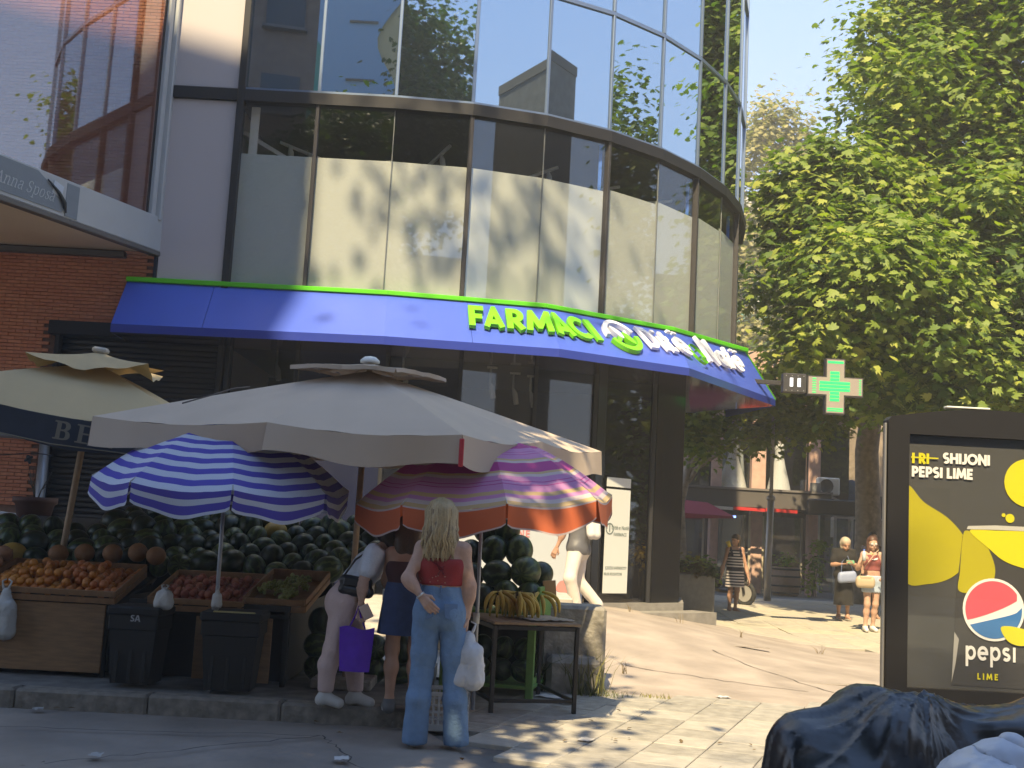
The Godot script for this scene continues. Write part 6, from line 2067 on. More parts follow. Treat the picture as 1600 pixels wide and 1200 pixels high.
	bar("stay", Vector3(-0.9, 0.75, 0), Vector3(0.6, 0.1, 0), 0.06, 0.06, mt("door_frame_pale"), br2)
	bar("frame_bar", Vector3(-0.75, 0.1, 0), Vector3(0.85, 0.1, 0), 0.06, 0.06, mt("door_frame_pale"), br2)
	bar("frame_bar", Vector3(-0.75, 0.1, 0), Vector3(-0.75, -0.5, 0), 0.08, 0.08, mt("sign_white"), br2)
	bar("frame_bar", Vector3(0.82, 0.1, 0), Vector3(0.82, -0.4, 0), 0.08, 0.08, mt("sign_white"), br2)


func bush(n: String, label: String, clumps: Array, per: int, size: float, tones: Array, key: String, foot: Vector3) -> void:
	var t := thing(n, label, "plant", foot)
	crown(t, clumps, per, size, tones, key)
	for i in 5:
		var c: Vector3 = clumps[i % clumps.size()][0] - foot
		put("stem", tube([Vector3(R.randf_range(-0.05, 0.05), 0, 0), c * 0.5 + Vector3(R.randf_range(-0.05, 0.05), 0, 0.02), c], [0.012, 0.009, 0.004], 5), mt("stem_brown"), t)


func scooter() -> void:
	var t := thing("motor_scooter", "dark parked motor scooter with a pale front wheel behind the striped-dress woman", "scooter", Vector3(5.05, 0.09, -27.0), -0.75)
	var body := mt("scooter_black", 0.015, 0.015, 0.018, 0.3)
	var tyre := mt("tyre", 0.02, 0.02, 0.02, 0.8)
	var rim := mt("rim_pale", 0.3, 0.29, 0.27, 0.4)
	for x in [-0.62, 0.62]:
		var w := put("wheel", CylinderMesh.new(), rim, t, X(Vector3(x, 0.27, 0), Vector3(PI / 2, 0, 0)))
		var cm := CylinderMesh.new()
		cm.top_radius = 0.18
		cm.bottom_radius = 0.18
		cm.height = 0.08
		w.mesh = cm
		var tm := TorusMesh.new()
		tm.inner_radius = 0.18
		tm.outer_radius = 0.275
		put("tyre", tm, tyre, w)
	put("leg_shield", round_mesh([[Vector3(0.42, 0.35, -0.1), Vector3(0.46, 0.85, -0.1), 0.09, 0.08], [Vector3(0.42, 0.35, 0.1), Vector3(0.46, 0.85, 0.1), 0.09, 0.08], [Vector3(0.5, 0.95, 0), Vector3(0.5, 0.75, 0), 0.1, 0.1]], 0.025, 0.06), body, t)
	put("floorboard", box(Vector3(0.5, 0.08, 0.28), 0.03), body, t, X(Vector3(0.15, 0.3, 0)))
	put("tail", round_mesh([[Vector3(-0.15, 0.5, 0), Vector3(-0.7, 0.62, 0), 0.16, 0.12], [Vector3(-0.3, 0.35, 0), Vector3(-0.62, 0.4, 0), 0.12, 0.1]], 0.025, 0.06), body, t)
	put("saddle", round_mesh([[Vector3(-0.08, 0.72, 0), Vector3(-0.66, 0.76, 0), 0.11, 0.10]], 0.02, 0.03), tyre, t)
	put("fork", tube([Vector3(0.62, 0.27, 0.06), Vector3(0.48, 0.95, 0.05)], [0.03], 8), body, t)
	put("handlebar", tube([Vector3(0.42, 1.02, -0.32), Vector3(0.48, 1.0, 0), Vector3(0.42, 1.02, 0.32)], [0.018], 8), body, t)
	put("headlight", lathe([Vector2(0, 0.06), Vector2(0.08, 0.04), Vector2(0.09, 0)], 16), mt("lamp_lens", 0.6, 0.6, 0.58, 0.15), t, X(Vector3(0.57, 0.92, 0), Vector3(0, 0, -PI / 2)))
	for s in [-1, 1]:
		put("mirror", lathe([Vector2(0, 0.02), Vector2(0.07, 0.015), Vector2(0.075, 0)], 14), body, t, X(Vector3(0.42, 1.22, s * 0.3), Vector3(0, 0, PI / 2)))
		put("mirror_stalk", tube([Vector3(0.42, 1.02, s * 0.26), Vector3(0.42, 1.2, s * 0.3)], [0.008], 6), body, t)



# ---------------------------------------------------------------- people
# joints of a standing figure at `at`, height h, turned so that it faces (sin turn, 0, cos turn)
func stand(at: Vector3, h: float, turn: float) -> Dictionary:
	var b := Basis(Vector3.UP, turn).scaled(Vector3.ONE * h / 1.7)
	var J := {"f": Basis(Vector3.UP, turn) * Vector3(0, 0, 1), "l": Basis(Vector3.UP, turn) * Vector3(1, 0, 0), "k": h / 1.7, "at": at}
	var d := {"pel": Vector3(0, 0.93, 0), "waist": Vector3(0, 1.08, 0.01), "chest": Vector3(0, 1.25, 0.0), "neck": Vector3(0, 1.43, -0.015), "head": Vector3(0, 1.575, 0.015),
		"sL": Vector3(0.155, 1.385, -0.01), "eL": Vector3(0.20, 1.11, -0.02), "wL": Vector3(0.21, 0.88, 0.04), "sR": Vector3(-0.155, 1.385, -0.01), "eR": Vector3(-0.20, 1.11, -0.02), "wR": Vector3(-0.21, 0.88, 0.04),
		"hL": Vector3(0.085, 0.89, 0), "kL": Vector3(0.09, 0.49, 0.015), "aL": Vector3(0.09, 0.085, -0.02), "tL": Vector3(0.105, 0.028, 0.13), "hR": Vector3(-0.085, 0.89, 0), "kR": Vector3(-0.09, 0.49, 0.015), "aR": Vector3(-0.09, 0.085, -0.02), "tR": Vector3(-0.105, 0.028, 0.13)}
	for n in d:
		J[n] = at + b * d[n]
	return J


func pair(out: Array, a: Vector3, b: Vector3, la: Vector3, lb: Vector3, ra: float, rb: float) -> void:
	out.append([a + la, b + lb, ra, rb])
	out.append([a - la, b - lb, ra, rb])


func torso_prims(J: Dictionary, g := 0.0, bust := 0.0) -> Array:
	var k: float = J.k
	var ls: Vector3 = (J.sL - J.sR).normalized()
	var lh: Vector3 = (J.hL - J.hR).normalized()
	var f: Vector3 = J.f
	var out := []
	pair(out, J.pel, J.waist, lh * 0.068 * k, (lh + ls).normalized() * 0.045 * k, 0.103 * k + g, 0.083 * k + g)
	pair(out, J.waist, J.chest, (lh + ls).normalized() * 0.045 * k, ls * 0.062 * k, 0.083 * k + g, 0.092 * k + g)
	pair(out, J.chest, J.neck.lerp(J.sL.lerp(J.sR, 0.5), 0.6) - Vector3(0, 0.03, 0) * k, ls * 0.062 * k, ls * 0.07 * k, 0.092 * k + g, 0.062 * k + g)
	out.append([J.sL, J.sR, 0.048 * k + g, 0.048 * k + g])
	pair(out, J.pel - f * 0.045 * k - Vector3(0, 0.035, 0) * k, J.pel - f * 0.04 * k - Vector3(0, 0.06, 0) * k, lh * 0.062 * k, lh * 0.064 * k, 0.086 * k + g, 0.086 * k + g)
	if bust > 0.0:
		pair(out, J.chest + f * 0.065 * k + Vector3(0, 0.01, 0), J.chest + f * 0.06 * k, ls * 0.065 * k, ls * 0.065 * k, bust * k + g, bust * k + g)
	return out


func arm_prims(J: Dictionary, side: String, g := 0.0, upto := 2.0) -> Array:
	var k: float = J.k
	var s: Vector3 = J["s" + side]
	var e: Vector3 = J["e" + side]
	var w: Vector3 = J["w" + side]
	var out := [[s, s.lerp(e, minf(upto, 1.0)), 0.047 * k + g, lerpf(0.047, 0.037, minf(upto, 1.0)) * k + g]]
	if upto > 1.0:
		out.append([e, e.lerp(w, 0.35), 0.036 * k + g, 0.036 * k + g])
		out.append([e.lerp(w, 0.3), w, 0.036 * k + g, 0.023 * k + g])
	return out


func leg_prims(J: Dictionary, side: String, g := 0.0) -> Array:
	var k: float = J.k
	var h: Vector3 = J["h" + side]
	var q: Vector3 = J["k" + side]
	var a: Vector3 = J["a" + side]
	return [[h, q, 0.088 * k + g, 0.052 * k + g], [q, q.lerp(a, 0.35) - J.f * 0.018 * k, 0.05 * k + g, 0.052 * k + g], [q.lerp(a, 0.35) - J.f * 0.018 * k, a, 0.052 * k + g, 0.031 * k + g]]


func foot_prims(J: Dictionary, side: String, g := 0.0) -> Array:
	var k: float = J.k
	var a: Vector3 = J["a" + side]
	var t: Vector3 = J["t" + side]
	return [[a, a - J.f * 0.03 * k - Vector3(0, 0.045, 0) * k, 0.034 * k + g, 0.033 * k + g], [a - Vector3(0, 0.03, 0) * k, t, 0.036 * k + g, 0.026 * k + g]]


func hand_net(s: SurfaceTool, wrist: Vector3, elbow: Vector3, palm_n: Vector3, thumb_side: float, curl: float, k: float) -> void:
	var d := (wrist - elbow).normalized()
	palm_n = (palm_n - d * palm_n.dot(d)).normalized()
	var sd := d.cross(palm_n) * thumb_side
	var p := []
	for i in 3:
		var o := sd * (i - 1) * 0.022 * k
		p.append([wrist + o * 0.6, wrist + d * 0.075 * k + o, 0.016 * k, 0.015 * k])
	for i in 4:
		var o := sd * (1.5 - i) * 0.0195 * k
		var l: float = [0.075, 0.085, 0.08, 0.062][i] * k
		var b := wrist + d * 0.085 * k + o
		var m := b + (d * cos(curl) + palm_n * sin(curl)) * l * 0.5
		p.append([b, m, 0.0092 * k, 0.0085 * k])
		p.append([m, m + (d * cos(curl * 2.2) + palm_n * sin(curl * 2.2)) * l * 0.5, 0.0085 * k, 0.0072 * k])
	var tb := wrist + d * 0.02 * k + sd * 0.025 * k
	var tm := tb + (d * 0.75 + sd * 0.6 + palm_n * 0.3).normalized() * 0.04 * k
	p.append([tb, tm, 0.012 * k, 0.0105 * k])
	p.append([tm, tm + (d * 0.9 + palm_n * 0.4 * (0.4 + curl)).normalized() * 0.033 * k, 0.0105 * k, 0.008 * k])
	net(s, p, 0.004, 0.008)


# look: where the face points
func head_net(s: SurfaceTool, J: Dictionary, look: Vector3, cell: float) -> void:
	var k: float = J.k
	var u: Vector3 = (J.head - J.neck).normalized().lerp(Vector3.UP, 0.6).normalized()
	var l := u.cross(look).normalized()
	var f := l.cross(u).normalized()
	J["hf"] = f
	J["hu"] = u
	J["hl"] = l
	var h: Vector3 = J.head
	var p := [[h + (u * 0.035 - f * 0.03) * k, h + (u * 0.035 + f * 0.012) * k, 0.083 * k, 0.08 * k],
		[h + (-u * 0.045 + f * 0.03) * k + l * 0.018 * k, h + (-u * 0.045 + f * 0.03) * k - l * 0.018 * k, 0.05 * k, 0.05 * k],
		[h + (-u * 0.088 + f * 0.055) * k, h + (-u * 0.08 + f * 0.045) * k, 0.026 * k, 0.03 * k],
		[h + (u * 0.012 + f * 0.085) * k, h + (-u * 0.024 + f * 0.104) * k, 0.009 * k, 0.014 * k],
		[h + (-u * 0.058 + f * 0.078) * k - l * 0.014 * k, h + (-u * 0.058 + f * 0.078) * k + l * 0.014 * k, 0.011 * k, 0.011 * k],
		[J.neck - u * 0.03 * k, h - u * 0.05 * k - f * 0.012 * k, 0.052 * k, 0.046 * k]]
	for sg in [-1.0, 1.0]:
		p.append([h + (l * sg * 0.08 + u * 0.005) * k, h + (l * sg * 0.083 - u * 0.028 - f * 0.004) * k, 0.014 * k, 0.01 * k])
		p.append([h + (l * sg * 0.035 + u * 0.03 + f * 0.075) * k, h + (l * sg * 0.02 + u * 0.03 + f * 0.08) * k, 0.012 * k, 0.012 * k])
	net(s, p, cell, 0.022)


func face_bits(t: Node3D, J: Dictionary, glasses := false) -> void:
	var k: float = J.k
	var h: Vector3 = J.head - t.position
	var f: Vector3 = J.hf
	var u: Vector3 = J.hu
	var l: Vector3 = J.hl
	for sg in [-1.0, 1.0]:
		if glasses:
			put("sunglass_lens", ball(0.026 * k, 8, 14), mt("lens_black", 0.01, 0.01, 0.01, 0.1), t, Transform3D(Basis(l * 1.0, u * 0.85, f * 0.3), h + (l * sg * 0.033 + u * 0.012 + f * 0.093) * k))
			put("sunglass_arm", tube([h + (l * sg * 0.06 + u * 0.015 + f * 0.085) * k, h + (l * sg * 0.085 + u * 0.012) * k], [0.003], 5), mt("lens_black"), t)
		else:
			put("eye", ball(0.011 * k, 8, 10), mt("eye_dark", 0.02, 0.015, 0.01, 0.2), t, Transform3D(Basis(l * 1.3, u * 0.7, f * 0.6), h + (l * sg * 0.033 + u * 0.012 + f * 0.081) * k))
			put("eyebrow", ball(0.014 * k, 6, 8), mt("brow", 0.06, 0.035, 0.02, 0.8), t, Transform3D(Basis(l * 1.2, u * 0.25, f * 0.4), h + (l * sg * 0.034 + u * 0.036 + f * 0.086) * k))
	put("mouth", ball(0.018 * k, 6, 10), mt("lips", 0.32, 0.09, 0.08, 0.5), t, Transform3D(Basis(l * 1.2, u * 0.32, f * 0.4), h + (-u * 0.055 + f * 0.086) * k))


# whole skin of a person as one mesh; hands: {side: [palm normal, curl]}
func person(label: String, J: Dictionary, skin: Material, look: Vector3, cell: float, hands: Dictionary, bust := 0.0, bare_feet := true) -> Node3D:
	var t := thing("person", label, "person", J.at)
	var s := S(true)
	var p := torso_prims(J, 0.0, bust)
	for side in ["L", "R"]:
		p += arm_prims(J, side)
		p += leg_prims(J, side)
		p += foot_prims(J, side)
	p.append([J.neck - Vector3(0, 0.05, 0), J.neck.lerp(J.head, 0.4), 0.05 * J.k, 0.047 * J.k])
	net(s, p, cell, 0.045 * J.k)
	head_net(s, J, look, minf(cell * 0.5, 0.007))
	for side in hands:
		hand_net(s, J["w" + side], J["e" + side], hands[side][0], 1.0 if side == "L" else -1.0, hands[side][1], J.k)
	s.index()
	var mesh := done(s)
	put("body", mesh, skin, t, X(-t.position))
	return t


func cloth(t: Node3D, n: String, prims: Array, cell: float, k: float, clips: Array, m: Material, rough := 0.0, freq := 14.0) -> MeshInstance3D:
	var mesh := round_mesh(prims, cell, k, clips)
	if rough > 0.0:
		mesh = crumple(mesh, rough, freq, 5)
	return put(n, mesh, m, t, X(-t.position))


func skirt(t: Node3D, n: String, top: Vector3, low: Vector3, l: Vector3, f: Vector3, r0: Vector2, r1: Vector2, folds: float, m: Material, bands: Array = []) -> MeshInstance3D:
	var s := S(true)
	var rows := 18 if bands.is_empty() else bands.size()
	var P := func(i: int, j: int) -> Vector3:
		var v := float(i) / rows
		var a := TAU * j / 36.0
		var rx := lerpf(r0.x, r1.x, pow(v, 0.75))
		var rz := lerpf(r0.y, r1.y, pow(v, 0.75))
		var w := 1.0 + folds * v * (sin(a * 9.0) + 0.5 * sin(a * 5.0 + 1.0))
		return top.lerp(low, v) + (l * cos(a) * rx + f * sin(a) * rz) * w - t.position
	for i in rows:
		if bands.size():
			s.set_color(bands[i])
		for j in 36:
			quad(s, P.call(i + 1, j + 1), P.call(i + 1, j), P.call(i, j), P.call(i, j + 1))
	return put(n, done(s), m, t)


func hair_strands(t: Node3D, J: Dictionary, count: int, length: float, m: Material, back: Vector3, spread: float, wave: float, seed_: int, thick := 1.0) -> void:
	var k: float = J.k
	var h: Vector3 = J.head - t.position
	var s := S(true)
	var rr := RandomNumberGenerator.new()
	rr.seed = seed_
	for i in count:
		var a := rr.randf_range(-1.0, 1.0) * 1.9
		var side := (back.rotated(J.hu, a)).normalized()
		var p0: Vector3 = h + (J.hu * 0.146 - J.hf * 0.02) * k + side * 0.012 * k
		var pts := [p0, h + (J.hu * 0.122) * k + side * 0.068 * k, h + (J.hu * 0.06) * k + side * rr.randf_range(0.098, 0.11) * k]
		var ln := length * rr.randf_range(0.66, 1.1)
		var sw := rr.randf_range(0, TAU)
		for j in range(1, 6):
			var v := j / 5.0
			var p: Vector3 = h + side * (0.1 + spread * v * 0.03) * k + back * (0.02 * v) * k - Vector3(0, ln * v, 0) + (J.hl * sin(sw + v * 9.0) + back * cos(sw + v * 7.0) * 0.5) * wave * v
			pts.append(p.lerp(h + back * 0.105 * k - Vector3(0, ln * v, 0) + J.hl * side.dot(J.hl) * 0.095 * k, v * 0.5))
		add_tube(s, pts, [0.004 * thick, 0.007 * thick, 0.0075 * thick, 0.007 * thick, 0.007 * thick, 0.006 * thick, 0.005 * thick, 0.001], 5, false)
	put("hair_strands", done(s), m, t)


func build_people() -> void:
	var skin := nm("skin", lin(0.40, 0.235, 0.165), lin(0.54, 0.335, 0.24), 0.25, 0.65, 0.03)
	skin.subsurf_scatter_enabled = true
	skin.subsurf_scatter_strength = 0.06
	var tanned := nm("skin_tanned", lin(0.40, 0.215, 0.135), lin(0.48, 0.27, 0.18), 0.4, 0.55, 0.01)
	var UP := Vector3.UP
	# ---- blonde woman with her back to us
	var J := stand(Vector3(-0.40, 0.004, -8.25), 1.69, PI - 0.12)
	J.head = Vector3(-0.445, 1.555, -8.26)
	J.neck = Vector3(-0.43, 1.415, -8.24)
	J.sL = Vector3(-0.565, 1.345, -8.26)
	J.sR = Vector3(-0.275, 1.345, -8.23)
	J.eL = Vector3(-0.65, 1.13, -8.16)
	J.wL = Vector3(-0.545, 1.02, -8.11)
	J.eR = Vector3(-0.215, 1.10, -8.22)
	J.wR = Vector3(-0.225, 0.88, -8.24)
	J.chest = Vector3(-0.42, 1.23, -8.25)
	J.waist = Vector3(-0.415, 1.08, -8.25)
	J.pel = Vector3(-0.415, 0.94, -8.25)
	J.hL = Vector3(-0.505, 0.89, -8.25)
	J.hR = Vector3(-0.325, 0.89, -8.25)
	J.kL = Vector3(-0.515, 0.47, -8.24)
	J.kR = Vector3(-0.29, 0.47, -8.25)
	J.aL = Vector3(-0.54, 0.085, -8.2)
	J.aR = Vector3(-0.255, 0.085, -8.22)
	J.tL = Vector3(-0.56, 0.03, -8.35)
	J.tR = Vector3(-0.235, 0.03, -8.37)
	var t := person("person seen from behind with long wavy blonde hair, red crop top and wide jeans", J, skin, Vector3(0.1, 0, -1), 0.011, {"L": [Vector3(0.3, 0, -1), 0.35], "R": [Vector3(-1, 0, 0), 0.8]})
	var denim := nm("pale_denim", lin(0.105, 0.19, 0.33), lin(0.165, 0.275, 0.44), 0.45, 0.9, 0.02, 0.4, false)
	var p := []
	for q in torso_prims(J, 0.008).slice(0, 2) + torso_prims(J, 0.010).slice(7, 9):
		p.append(q)
	for sd in ["L", "R"]:
		p.append([J["h" + sd], J["k" + sd].lerp(J["h" + sd], 0.35), 0.097, 0.082])
		p.append([J["k" + sd].lerp(J["h" + sd], 0.35), J["k" + sd], 0.082, 0.070])
		p.append([J["k" + sd], J["k" + sd].lerp(J["a" + sd], 0.4) - J.f * 0.014, 0.070, 0.074])
		p.append([J["k" + sd].lerp(J["a" + sd], 0.4) - J.f * 0.014, J["a" + sd] + Vector3(0, -0.04, 0) + J.f * 0.02, 0.074, 0.082])
	cloth(t, "jeans", p, 0.011, 0.03, [[Vector3(0, 1.085, 0), UP], [Vector3(0, 0.022, 0), -UP]], denim, 0.011, 14.0)
	put("waistband", round_mesh([torso_prims(J, 0.014)[0], torso_prims(J, 0.014)[1]], 0.011, 0.03, [[Vector3(0, 1.088, 0), UP], [Vector3(0, 1.05, 0), -UP]]), nm("pale_denim"), t, X(-t.position))
	for sg in [-1.0, 1.0]:
		put("back_pocket", slab(PackedVector2Array([Vector2(-0.05, 0.05), Vector2(-0.045, -0.04), Vector2(0, -0.06), Vector2(0.045, -0.04), Vector2(0.05, 0.05)]), 0.005), nm("denim_dark", lin(0.08, 0.15, 0.27), lin(0.12, 0.20, 0.34), 0.4, 0.9), t, X(J.pel - t.position + Vector3(sg * 0.078, -0.015, 0.136), Vector3(-0.06, sg * 0.45, 0)))
		put("shoe", round_mesh(foot_prims(J, "L" if sg < 0 else "R", 0.004), 0.009, 0.02), mt("shoe_pale", 0.35, 0.33, 0.3, 0.6), t, X(-t.position))
	put("belt_loop", box(Vector3(0.012, 0.05, 0.008), 0.002), nm("denim_dark"), t, X(J.waist - t.position + Vector3(0.0, -0.01, 0.108)))
	var red := nm("red_floral", lin(0.26, 0.015, 0.02), lin(0.36, 0.03, 0.03), 0.12, 0.85, 0.05)
	cloth(t, "crop_top", torso_prims(J, 0.009, 0.03).slice(2, 6) + torso_prims(J, 0.009).slice(0, 4), 0.010, 0.03, [[Vector3(0, 1.095, 0), -UP], [Vector3(-0.42, 1.285, -8.2), Vector3(0, 0.97, 0.22)]], red, 0.004, 20.0)
	for k in 46:
		var a := R.randf_range(-1.2, 1.2)
		put("print_fleck", ball(0.0045, 4, 6), mt("fleck", 0.45, 0.3, 0.2, 0.8), t, X(Vector3(-0.42 + sin(a) * 0.155, R.randf_range(1.11, 1.25), -8.25 + cos(a) * 0.108) - t.position))
	for sg in [-1.0, 1.0]:
		put("strap", tube([Vector3(-0.42 + sg * 0.012, 1.20, -8.142) - t.position, Vector3(-0.42 + sg * 0.06, 1.30, -8.145) - t.position, Vector3(-0.42 + sg * 0.105, 1.385, -8.20) - t.position, Vector3(-0.42 + sg * 0.105, 1.395, -8.26) - t.position, Vector3(-0.42 + sg * 0.09, 1.31, -8.345) - t.position], [0.004], 6), mt("strap_dark", 0.16, 0.01, 0.015, 0.8), t)
		put("strap", tube([Vector3(-0.42 - sg * 0.08, 1.265, -8.142) - t.position, Vector3(-0.42, 1.215, -8.137) - t.position], [0.004], 6), mt("strap_dark"), t)
		put("bow_end", tube([Vector3(-0.42, 1.205, -8.135) - t.position, Vector3(-0.42 + sg * 0.02, 1.17, -8.13) - t.position], [0.004, 0.006], 6), mt("strap_dark"), t)
	put("bracelet", lathe([Vector2(0.031, -0.006), Vector2(0.035, 0), Vector2(0.031, 0.006)], 14), mt("silver", 0.6, 0.58, 0.55, 0.3, 0.8), t, bar_xf(J.wL - t.position - Vector3(0.01, -0.01, 0), J.wL - t.position, Vector3.UP) * X(Vector3.ZERO, Vector3(PI / 2, 0, 0)))
	var blonde := nm("blonde_hair", lin(0.30, 0.20, 0.09), lin(0.52, 0.38, 0.19), 0.2, 0.45, 0.06, 0.0, false)
	var hh: Vector3 = J.head
	cloth(t, "hair", [[hh + Vector3(0, 0.045, 0.02), hh + Vector3(0, 0.04, -0.01), 0.086, 0.082], [hh + Vector3(-0.04, 0.0, 0.035), hh + Vector3(-0.045, -0.10, 0.05), 0.052, 0.03], [hh + Vector3(0.035, 0.0, 0.035), hh + Vector3(0.035, -0.10, 0.05), 0.054, 0.03], [hh + Vector3(0, -0.02, 0.06), hh + Vector3(0.0, -0.13, 0.07), 0.052, 0.025]], 0.009, 0.03, [], blonde, 0.012, 22.0)
	hair_strands(t, J, 360, 0.275, blonde, Vector3(0, 0, 1), 0.8, 0.012, 5)
	hair_strands(t, J, 220, 0.26, nm("blonde_light", lin(0.44, 0.31, 0.15), lin(0.66, 0.50, 0.28), 0.2, 0.45, 0.06), Vector3(0, 0, 1), 0.9, 0.014, 6)
	hair_strands(t, J, 46, 0.27, blonde, Vector3(0, 0, 1), 1.5, 0.028, 12, 1.7)
	hair_strands(t, J, 40, 0.25, nm("blonde_dark", lin(0.16, 0.10, 0.045), lin(0.30, 0.20, 0.095), 0.2, 0.5, 0.06), Vector3(0, 0, 1), 1.2, 0.024, 17, 1.2)
	carrier("white_bag", "full white carrier bag hanging from the blonde woman's hand", Vector3(-0.205, 0.41, -8.24), 0.085, 0.42, mt("bag_white_clear", 0.50, 0.52, 0.55, 0.4))

	# ---- woman leaning over the trays
	J = stand(Vector3(-1.15, 0.13, -8.93), 1.62, 1.75)
	J.pel = Vector3(-1.17, 0.93, -8.95)
	J.waist = Vector3(-1.10, 1.05, -8.96)
	J.chest = Vector3(-1.01, 1.17, -8.98)
	J.neck = Vector3(-0.915, 1.335, -9.0)
	J.head = Vector3(-0.855, 1.40, -9.02)
	J.sR = Vector3(-0.965, 1.27, -8.84)
	J.sL = Vector3(-0.93, 1.26, -9.14)
	J.eR = Vector3(-1.03, 1.05, -8.80)
	J.wR = Vector3(-1.03, 0.90, -8.78)
	J.eL = Vector3(-0.80, 1.08, -9.2)
	J.wL = Vector3(-0.66, 0.98, -9.2)
	J.hL = Vector3(-1.15, 0.88, -9.03)
	J.hR = Vector3(-1.17, 0.88, -8.87)
	J.kR = Vector3(-1.225, 0.55, -8.88)
	J.aR = Vector3(-1.27, 0.215, -8.92)
	J.tR = Vector3(-1.16, 0.155, -8.90)
	J.kL = Vector3(-1.06, 0.54, -9.02)
	J.aL = Vector3(-1.06, 0.215, -9.02)
	J.tL = Vector3(-0.94, 0.155, -9.0)
	t = person("person leaning over the fruit in a white blouse and pale pink trousers", J, skin, Vector3(0.8, -0.6, -0.1), 0.012, {"R": [Vector3(0.3, 0, 1), 0.5], "L": [Vector3(0, -1, 0), 0.5]})
	var pinkt := nm("pink_cotton", lin(0.50, 0.36, 0.335), lin(0.58, 0.435, 0.40), 0.4, 0.9, 0.02, 0.3, false)
	p = torso_prims(J, 0.010).slice(0, 2) + torso_prims(J, 0.012).slice(7, 9)
	for sd in ["L", "R"]:
		p.append([J["h" + sd], J["k" + sd], 0.093, 0.070])
		p.append([J["k" + sd], J["k" + sd].lerp(J["a" + sd], 0.35) - J.f * 0.018, 0.070, 0.066])
		p.append([J["k" + sd].lerp(J["a" + sd], 0.35) - J.f * 0.018, J["a" + sd] + Vector3(0, 0.03, 0), 0.066, 0.054])
	cloth(t, "trousers", p, 0.011, 0.03, [[J.waist + Vector3(0, -0.02, 0), Vector3(0.5, 0.87, 0)], [Vector3(0, 0.235, 0), -UP]], pinkt, 0.009, 16.0)
	var whitec := nm("white_blouse", lin(0.52, 0.55, 0.62), lin(0.62, 0.645, 0.70), 0.3, 0.9, 0.03, 0.3, false)
	cloth(t, "blouse", torso_prims(J, 0.016).slice(2, 7) + torso_prims(J, 0.016).slice(0, 2) + arm_prims(J, "R", 0.024, 0.55) + arm_prims(J, "L", 0.024, 0.55), 0.011, 0.03, [[J.waist + Vector3(-0.02, -0.03, 0), Vector3(-0.5, -0.87, 0)], [J.neck + Vector3(-0.02, -0.015, 0), Vector3(0.6, 0.8, 0)]], whitec, 0.010, 18.0)
	for sd in ["L", "R"]:
		put("sneaker", round_mesh(foot_prims(J, sd, 0.014), 0.009, 0.02), mt("sneaker_white", 0.5, 0.49, 0.46, 0.6), t, X(-t.position))
	var dark_hair := nm("dark_hair", lin(0.022, 0.014, 0.009), lin(0.05, 0.032, 0.02), 0.2, 0.5, 0.06, 0.0, false)
	hh = J.head
	cloth(t, "hair", [[hh + Vector3(-0.03, 0.04, 0), hh + Vector3(0.0, 0.04, 0), 0.094, 0.09], [hh + Vector3(-0.02, 0.0, 0.07), hh + Vector3(0.07, -0.16, 0.06), 0.045, 0.03], [hh + Vector3(-0.03, 0, -0.06), hh + Vector3(0.05, -0.15, -0.06), 0.045, 0.03]], 0.009, 0.03, [], dark_hair, 0.008, 24.0)
	var pur := thing("shoulder_bag", "black leather shoulder bag slung across the leaning woman's back", "handbag", Vector3(-1.08, 1.03, -8.82), 0.15)
	put("pouch", round_mesh([[Vector3(-0.09, -0.03, 0), Vector3(0.09, -0.05, 0), 0.045, 0.045], [Vector3(-0.09, 0.04, 0), Vector3(0.08, 0.02, 0), 0.04, 0.04]], 0.009, 0.02), mt("black_leather", 0.014, 0.013, 0.014, 0.32), pur)
	put("strap", tube([Vector3(-0.1, 0.06, 0), Vector3(-0.02, 0.19, 0.0), Vector3(0.09, 0.27, -0.03), Vector3(0.16, 0.2, -0.1), Vector3(0.12, 0.04, -0.06)], [0.008], 6), mt("black_leather"), pur)
	put("flap", box(Vector3(0.2, 0.06, 0.015), 0.006), mt("black_leather"), pur, X(Vector3(0, 0.02, 0.042), Vector3(-0.1, 0, -0.1)))
	var ph := thing("phone", "pale phone held in the leaning woman's hand", "phone", Vector3(-0.985, 0.845, -8.74))
	put("shell", box(Vector3(0.075, 0.11, 0.01), 0.004), mt("phone_pale", 0.55, 0.42, 0.36, 0.3), ph, X(Vector3.ZERO, Vector3(0.1, 0.1, 0.5)))
	put("camera_window", box(Vector3(0.03, 0.03, 0.004), 0.0015), mt("lens_black"), ph, X(Vector3(-0.015, 0.032, 0.007), Vector3(0.1, 0.1, 0.5)))
	var vb := thing("purple_bag", "bright purple cloth shopping bag hanging from the leaning woman's hand", "bag", Vector3(-1.045, 0.41, -8.75))
	var vp := nm("purple_cloth", lin(0.085, 0.012, 0.36), lin(0.12, 0.022, 0.46), 0.5, 0.8, 0.015)
	var gs := func(side: float) -> Callable:
		return func(i, j):
			var u: float = i / 12.0
			var v: float = j / 10.0
			var bulge: float = 0.028 * sin(PI * u) * (1.0 - v * 0.7)
			return Vector3((u - 0.5) * lerpf(0.22, 0.26, v), v * 0.315 + 0.012 * sin(u * 7.0) * v, side * (bulge + 0.004 + 0.006 * sin(u * 11.0 + v * 4.0)))
	put("front_face", grid_mesh(12, 10, gs.call(1.0)), vp, vb)
	put("back_face", grid_mesh(12, 10, gs.call(-1.0)), vp, vb)
	for sg in [-1, 1]:
		put("handle", tube([Vector3(-0.06, 0.31, sg * 0.004), Vector3(-0.02, 0.40, 0), Vector3(0.0, 0.475, 0.0), Vector3(0.02, 0.40, 0), Vector3(0.06, 0.31, sg * 0.004)], [0.006], 6), vp, vb)

	# ---- woman in the navy skirt
	J = stand(Vector3(-0.70, 0.12, -8.85), 1.60, PI + 0.15)
